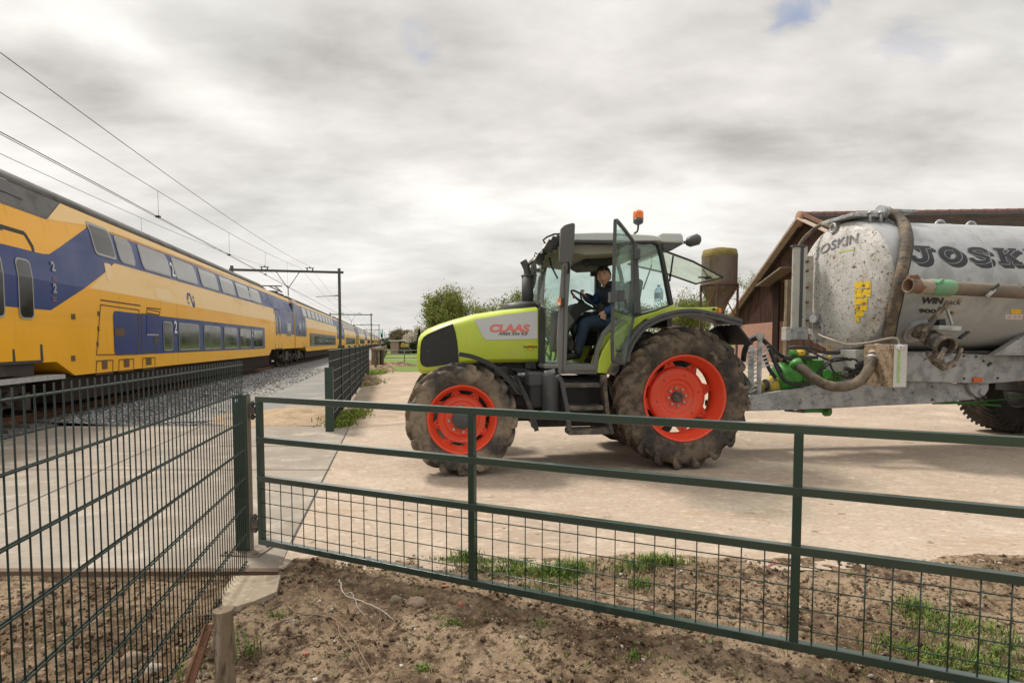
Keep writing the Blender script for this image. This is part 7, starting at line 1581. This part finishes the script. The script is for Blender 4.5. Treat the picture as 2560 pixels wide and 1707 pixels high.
def leafy(name, px, py_top, Y, wpx, label, mats, n, leaf=.10, seed=0, base_py=None, bare=.3, cat='tree', hpx=None, shape=1.0, gaps=.35, trunk=True, group=None):
    rnd = random.Random(seed); c = at_y(px, 856, Y); k = F_ / Y; H = at_y(px, py_top, Y).z; rw = wpx / k / 2
    t = thing(name, label, cat, (c.x, Y, 0), 0, group); bark = M['bark']
    zc = H * .54; rh = H - zc
    if H < 2.5: zc = H * .5; rh = H * .5
    tips = []; b = MB()
    def branch(p, d, l, r_, lev):
        q = [p]; dd = d.copy()
        for i in range(4):
            dd = (dd + Vector((rnd.gauss(0, .16), rnd.gauss(0, .16), rnd.gauss(.03, .10)))).normalized(); q.append(q[-1] + dd * l / 4)
        b.tube(q, [r_ * (1 - .17 * i) for i in range(5)], 5, cap=False)
        if lev >= 2: tips.extend(q[2:])
        if lev < 4:
            for j in range(rnd.choice((3, 3, 4)) if lev < 2 else 2):
                a = rnd.random() * 6.28; nd = (dd * 1.0 + Vector((math.cos(a) * shape, math.sin(a) * shape, rnd.uniform(-.15, .5))) * .85).normalized()
                branch(q[rnd.choice((2, 3, 4))], nd, l * rnd.uniform(.55, .78), r_ * .5, lev + 1)
    if trunk:
        for j in range(3): branch(Vector((rnd.gauss(0, .2), rnd.gauss(0, .2), 0)), Vector((rnd.gauss(0, .25 * shape), rnd.gauss(0, .25), 1)).normalized(), H * .42, H * .022, 0)
        b.build('trunk', bark, t)
    # clumps: branch tips fitted into the crown envelope, leaves round them
    cl = []
    for _ in range(70):
        a = rnd.random() * 6.28; u = rnd.random() ** .45; ph = math.asin(rnd.uniform(-.9, 1)); cl.append(Vector((rw * .86 * u * math.cos(a) * math.cos(ph), rw * .86 * u * math.sin(a) * math.cos(ph), zc + rh * .9 * u * math.sin(ph))))
    cl += [v for v in tips if abs(v.x) < rw and v.z < H and v.z > H * .2]
    vs = []; fs = []; mi = []
    for i in range(int(n * 1.5)):
        c0 = rnd.choice(cl); s = rw * .13
        p = c0 + Vector((rnd.gauss(0, s), rnd.gauss(0, s), rnd.gauss(0, s * .8)))
        if noise.noise(p * (1.6 / max(rw, .5)) * 2 + Vector((seed, 0, 0))) < -gaps + .1: continue
        if p.z < .1: continue
        Q = Euler((rnd.random() * 6, rnd.random() * 6, rnd.random() * 6)).to_matrix(); l = leaf * rnd.uniform(.5, 1.3)
        j = len(vs); vs += [p + Q @ Vector(v) * l for v in ((-.5, 0, 0), (0, -.28, .05), (.55, 0, 0), (0, .28, .05))]; fs.append((j, j + 1, j + 2, j + 3)); mi.append(rnd.choice((0, 0, 1, 2) if len(mats) > 2 else (0,)))
    me = bpy.data.meshes.new('foliage'); me.from_pydata([tuple(v) for v in vs], [], fs)
    for m in mats: me.materials.append(m)
    me.polygons.foreach_set('material_index', [min(i, len(mats) - 1) for i in mi]); me.update()
    o = bpy.data.objects.new('crown', me); col.objects.link(o); o.parent = t
    return t
M['bark'] = pm('bark', (.075, .062, .045), .9, var=.3)
def leafmat(n, c):
    m = pm(n, c, .6, var=.25, vs=2, spec=.3); b = m.node_tree.nodes['Principled BSDF']; b.inputs['Transmission Weight'].default_value = 0
    t = m.node_tree; tr = N(t, 'ShaderNodeBsdfTranslucent'); tr.inputs[0].default_value = (*[min(1, x * 1.4) for x in c], 1); mx = N(t, 'ShaderNodeMixShader'); mx.inputs[0].default_value = .4
    out = [q for q in t.nodes if q.type == 'OUTPUT_MATERIAL'][0]; L(t, b.outputs[0], mx.inputs[1]); L(t, tr.outputs[0], mx.inputs[2]); L(t, mx.outputs[0], out.inputs[0]); return m
LM = [leafmat('leaf_green', (.15, .175, .035)), leafmat('leaf_yellow_green', (.25, .26, .065)), leafmat('leaf_dark', (.06, .085, .02))]
LB = [leafmat('blossom_white', (.55, .50, .46)), leafmat('blossom_cream', (.42, .40, .30)), leafmat('blossom_dull', (.28, .25, .18))]  # three blossom tones, mixed at random over each crown
LW = [leafmat('twig_brown', (.16, .125, .075)), leafmat('twig_olive', (.18, .17, .08)), leafmat('twig_dark', (.07, .06, .035))]
LC = [leafmat('conifer', (.02, .035, .02))]
LD = [leafmat('hedge_a', (.035, .05, .02)), leafmat('hedge_b', (.055, .07, .025)), leafmat('hedge_c', (.02, .03, .014))]
leafy('willow_tree', 1150, 703, 40, 172, 'loose green tree just left of the exhaust above the tractor bonnet', LM, 21000, .12, 3, gaps=.42)
leafy('willow_tree', 1092, 722, 41, 62, 'narrow green tree at the left end of the row behind the bonnet', LM, 4500, .13, 31, gaps=.33)
leafy('willow_tree', 1228, 738, 42, 105, 'lower green tree right beside the loose tree behind the bonnet', LM, 10000, .12, 4, gaps=.42)
leafy('willow_tree', 1298, 718, 44, 128, 'green tree directly behind the exhaust pipe', LM, 13000, .13, 5, gaps=.42)
leafy('willow_tree', 1372, 740, 46, 80, 'green tree seen through the tractor windscreen', LM, 5000, .13, 6)
leafy('willow_tree', 1450, 770, 46, 90, 'small tree seen through the open door of the cab', LM, 4000, .13, 61)
leafy('willow_tree', 1590, 752, 44, 90, 'small tree seen through the rear side window of the cab', LM, 4000, .13, 7)
leafy('willow_tree', 1705, 708, 48, 130, 'green tree left of the feed silo', LM, 13000, .13, 8, gaps=.42)
leafy('willow_tree', 1768, 722, 50, 80, 'green tree directly behind the silo hopper', LM, 4500, .13, 81, gaps=.3)
leafy('willow_tree', 1866, 690, 66, 110, 'green tree between the feed silo and the barn roof', LM, 8000, .14, 9, gaps=.3)
leafy('bare_tree', 998, 822, 95, 56, 'brown tree without leaves at the left end of the distant tree group', LW, 5000, .22, 10, gaps=.5)
leafy('bare_tree', 1016, 820, 99, 40, 'second brown leafless tree of the distant group, beside the blossom', LW, 4000, .22, 101, gaps=.5)
leafy('blossom_tree', 1030, 830, 90, 54, 'white blossoming tree in the middle of the distant group', LB, 5000, .22, 11, gaps=.45)
leafy('blossom_tree', 1058, 815, 88, 60, 'pale blossoming tree just left of the tractor grille', LB, 5000, .22, 12, gaps=.35)
leafy('blossom_tree', 1010, 843, 86, 30, 'small low white blossoming bush in the distant group', LB, 2000, .2, 13, gaps=.4)
def conifer():
    p = at_y(1048, 822, 84); t = thing('conifer', 'slim dark conifer in front of the distant blossom', 'conifer', (p.x, 84, 0)); rnd = random.Random(2); vs = []; fs = []
    b = MB(); b.cyl((0, 0, 0), (0, 0, p.z * .9), .1, 6); b.build('trunk', M['bark'], t)
    for i in range(2500):
        h = rnd.random() ** 1.2; r_ = (1 - h) * .85 * (.5 + .5 * rnd.random()); a = rnd.random() * 6.28; q = Vector((r_ * math.cos(a), r_ * math.sin(a), h * p.z)); Q = Euler((rnd.random() * 6, rnd.random() * 6, 0)).to_matrix()
        j = len(vs); vs += [q + Q @ Vector(v) * .22 for v in ((-.5, 0, 0), (0, -.3, 0), (.5, 0, 0), (0, .3, 0))]; fs.append((j, j + 1, j + 2, j + 3))
    me = bpy.data.meshes.new('crown'); me.from_pydata([tuple(v) for v in vs], [], fs); me.materials.append(LC[0]); o = bpy.data.objects.new('crown', me); col.objects.link(o); o.parent = t
conifer()
for i, (px, top, Y, wpx) in enumerate(((1065, 850, 80, 60), (1035, 853, 80, 30), (975, 855, 110, 26), (963, 857, 160, 20))):
    leafy('hedge', px, top, Y, wpx, ['dark hedge under the distant blossom trees', 'dark low hedge right of the small shed', 'dark bushes left of the small shed', 'far dark bushes where the railway meets the horizon'][i], LD, 3500, .25, 20 + i, gaps=.8, cat='hedge', trunk=False)
def farwood():
    rnd = random.Random(8); vs = []; fs = []
    for i in range(26000):
        x = rnd.uniform(-120, 900); y = rnd.uniform(330, 360); h = 5 + 4 * noise.noise(Vector((x * .03, 0, 0))); z = rnd.random() * h; j = len(vs)
        Q = Euler((rnd.random() * 6, rnd.random() * 6, 0)).to_matrix(); vs += [Vector((x, y, z)) + Q @ Vector(v) * 1.4 for v in ((-.5, 0, 0), (0, -.4, 0), (.5, 0, 0), (0, .4, 0))]; fs.append((j, j + 1, j + 2, j + 3))
    me = bpy.data.meshes.new('far_wood'); me.from_pydata([tuple(v) for v in vs], [], fs); me.materials.append(LD[1]); o = bpy.data.objects.new('far_wood', me); col.objects.link(o); tag(o, 'far off strip of dark woodland on the horizon', 'woodland', kind='stuff')
farwood()
def shed():
    Y = 78; a = at_y(976, 856, Y); b_ = at_y(1004, 856, Y); t = thing('shed', 'small low shed with pale walls and flat white roof edge beyond the meadow', 'shed', ((a.x + b_.x) / 2, Y, 0)); w_ = (b_.x - a.x) / 2; h = 1.75
    b = MB(); b.bb((-w_, 0, 0), (w_ * .45, 2.5, h)); b.build('wall', pm('shed_wall', (.34, .24, .2), .8), t); b = MB(); b.bb((w_ * .45, .6, 0), (w_, 2.5, h)); b.build('carport', M['cabdark'], t)
    b = MB(); b.bb((-w_ - .1, -.2, h), (w_ + .3, 2.6, h + .14)); b.build('roof', M['white'], t)
    p = at_y(1012, 856, 76); t = thing('yellow_machine', 'small yellow machine parked in front of the distant hedge', 'machine', (p.x, 76, 0))
    b = MB(); b.box((0, 0, 1.1), (1.0, .8, .4)); b.box((-.25, 0, 1.4), (.4, .6, .25)); b.build('body', pm('machine_yellow', (.35, .26, .03), .6), t, bevel=.08)
    b = MB()
    for x in (-.4, .4): b.cyl((x, -.45, .45), (x, .45, .45), .45, 16)
    b.build('wheels', M['black'], t)
shed()
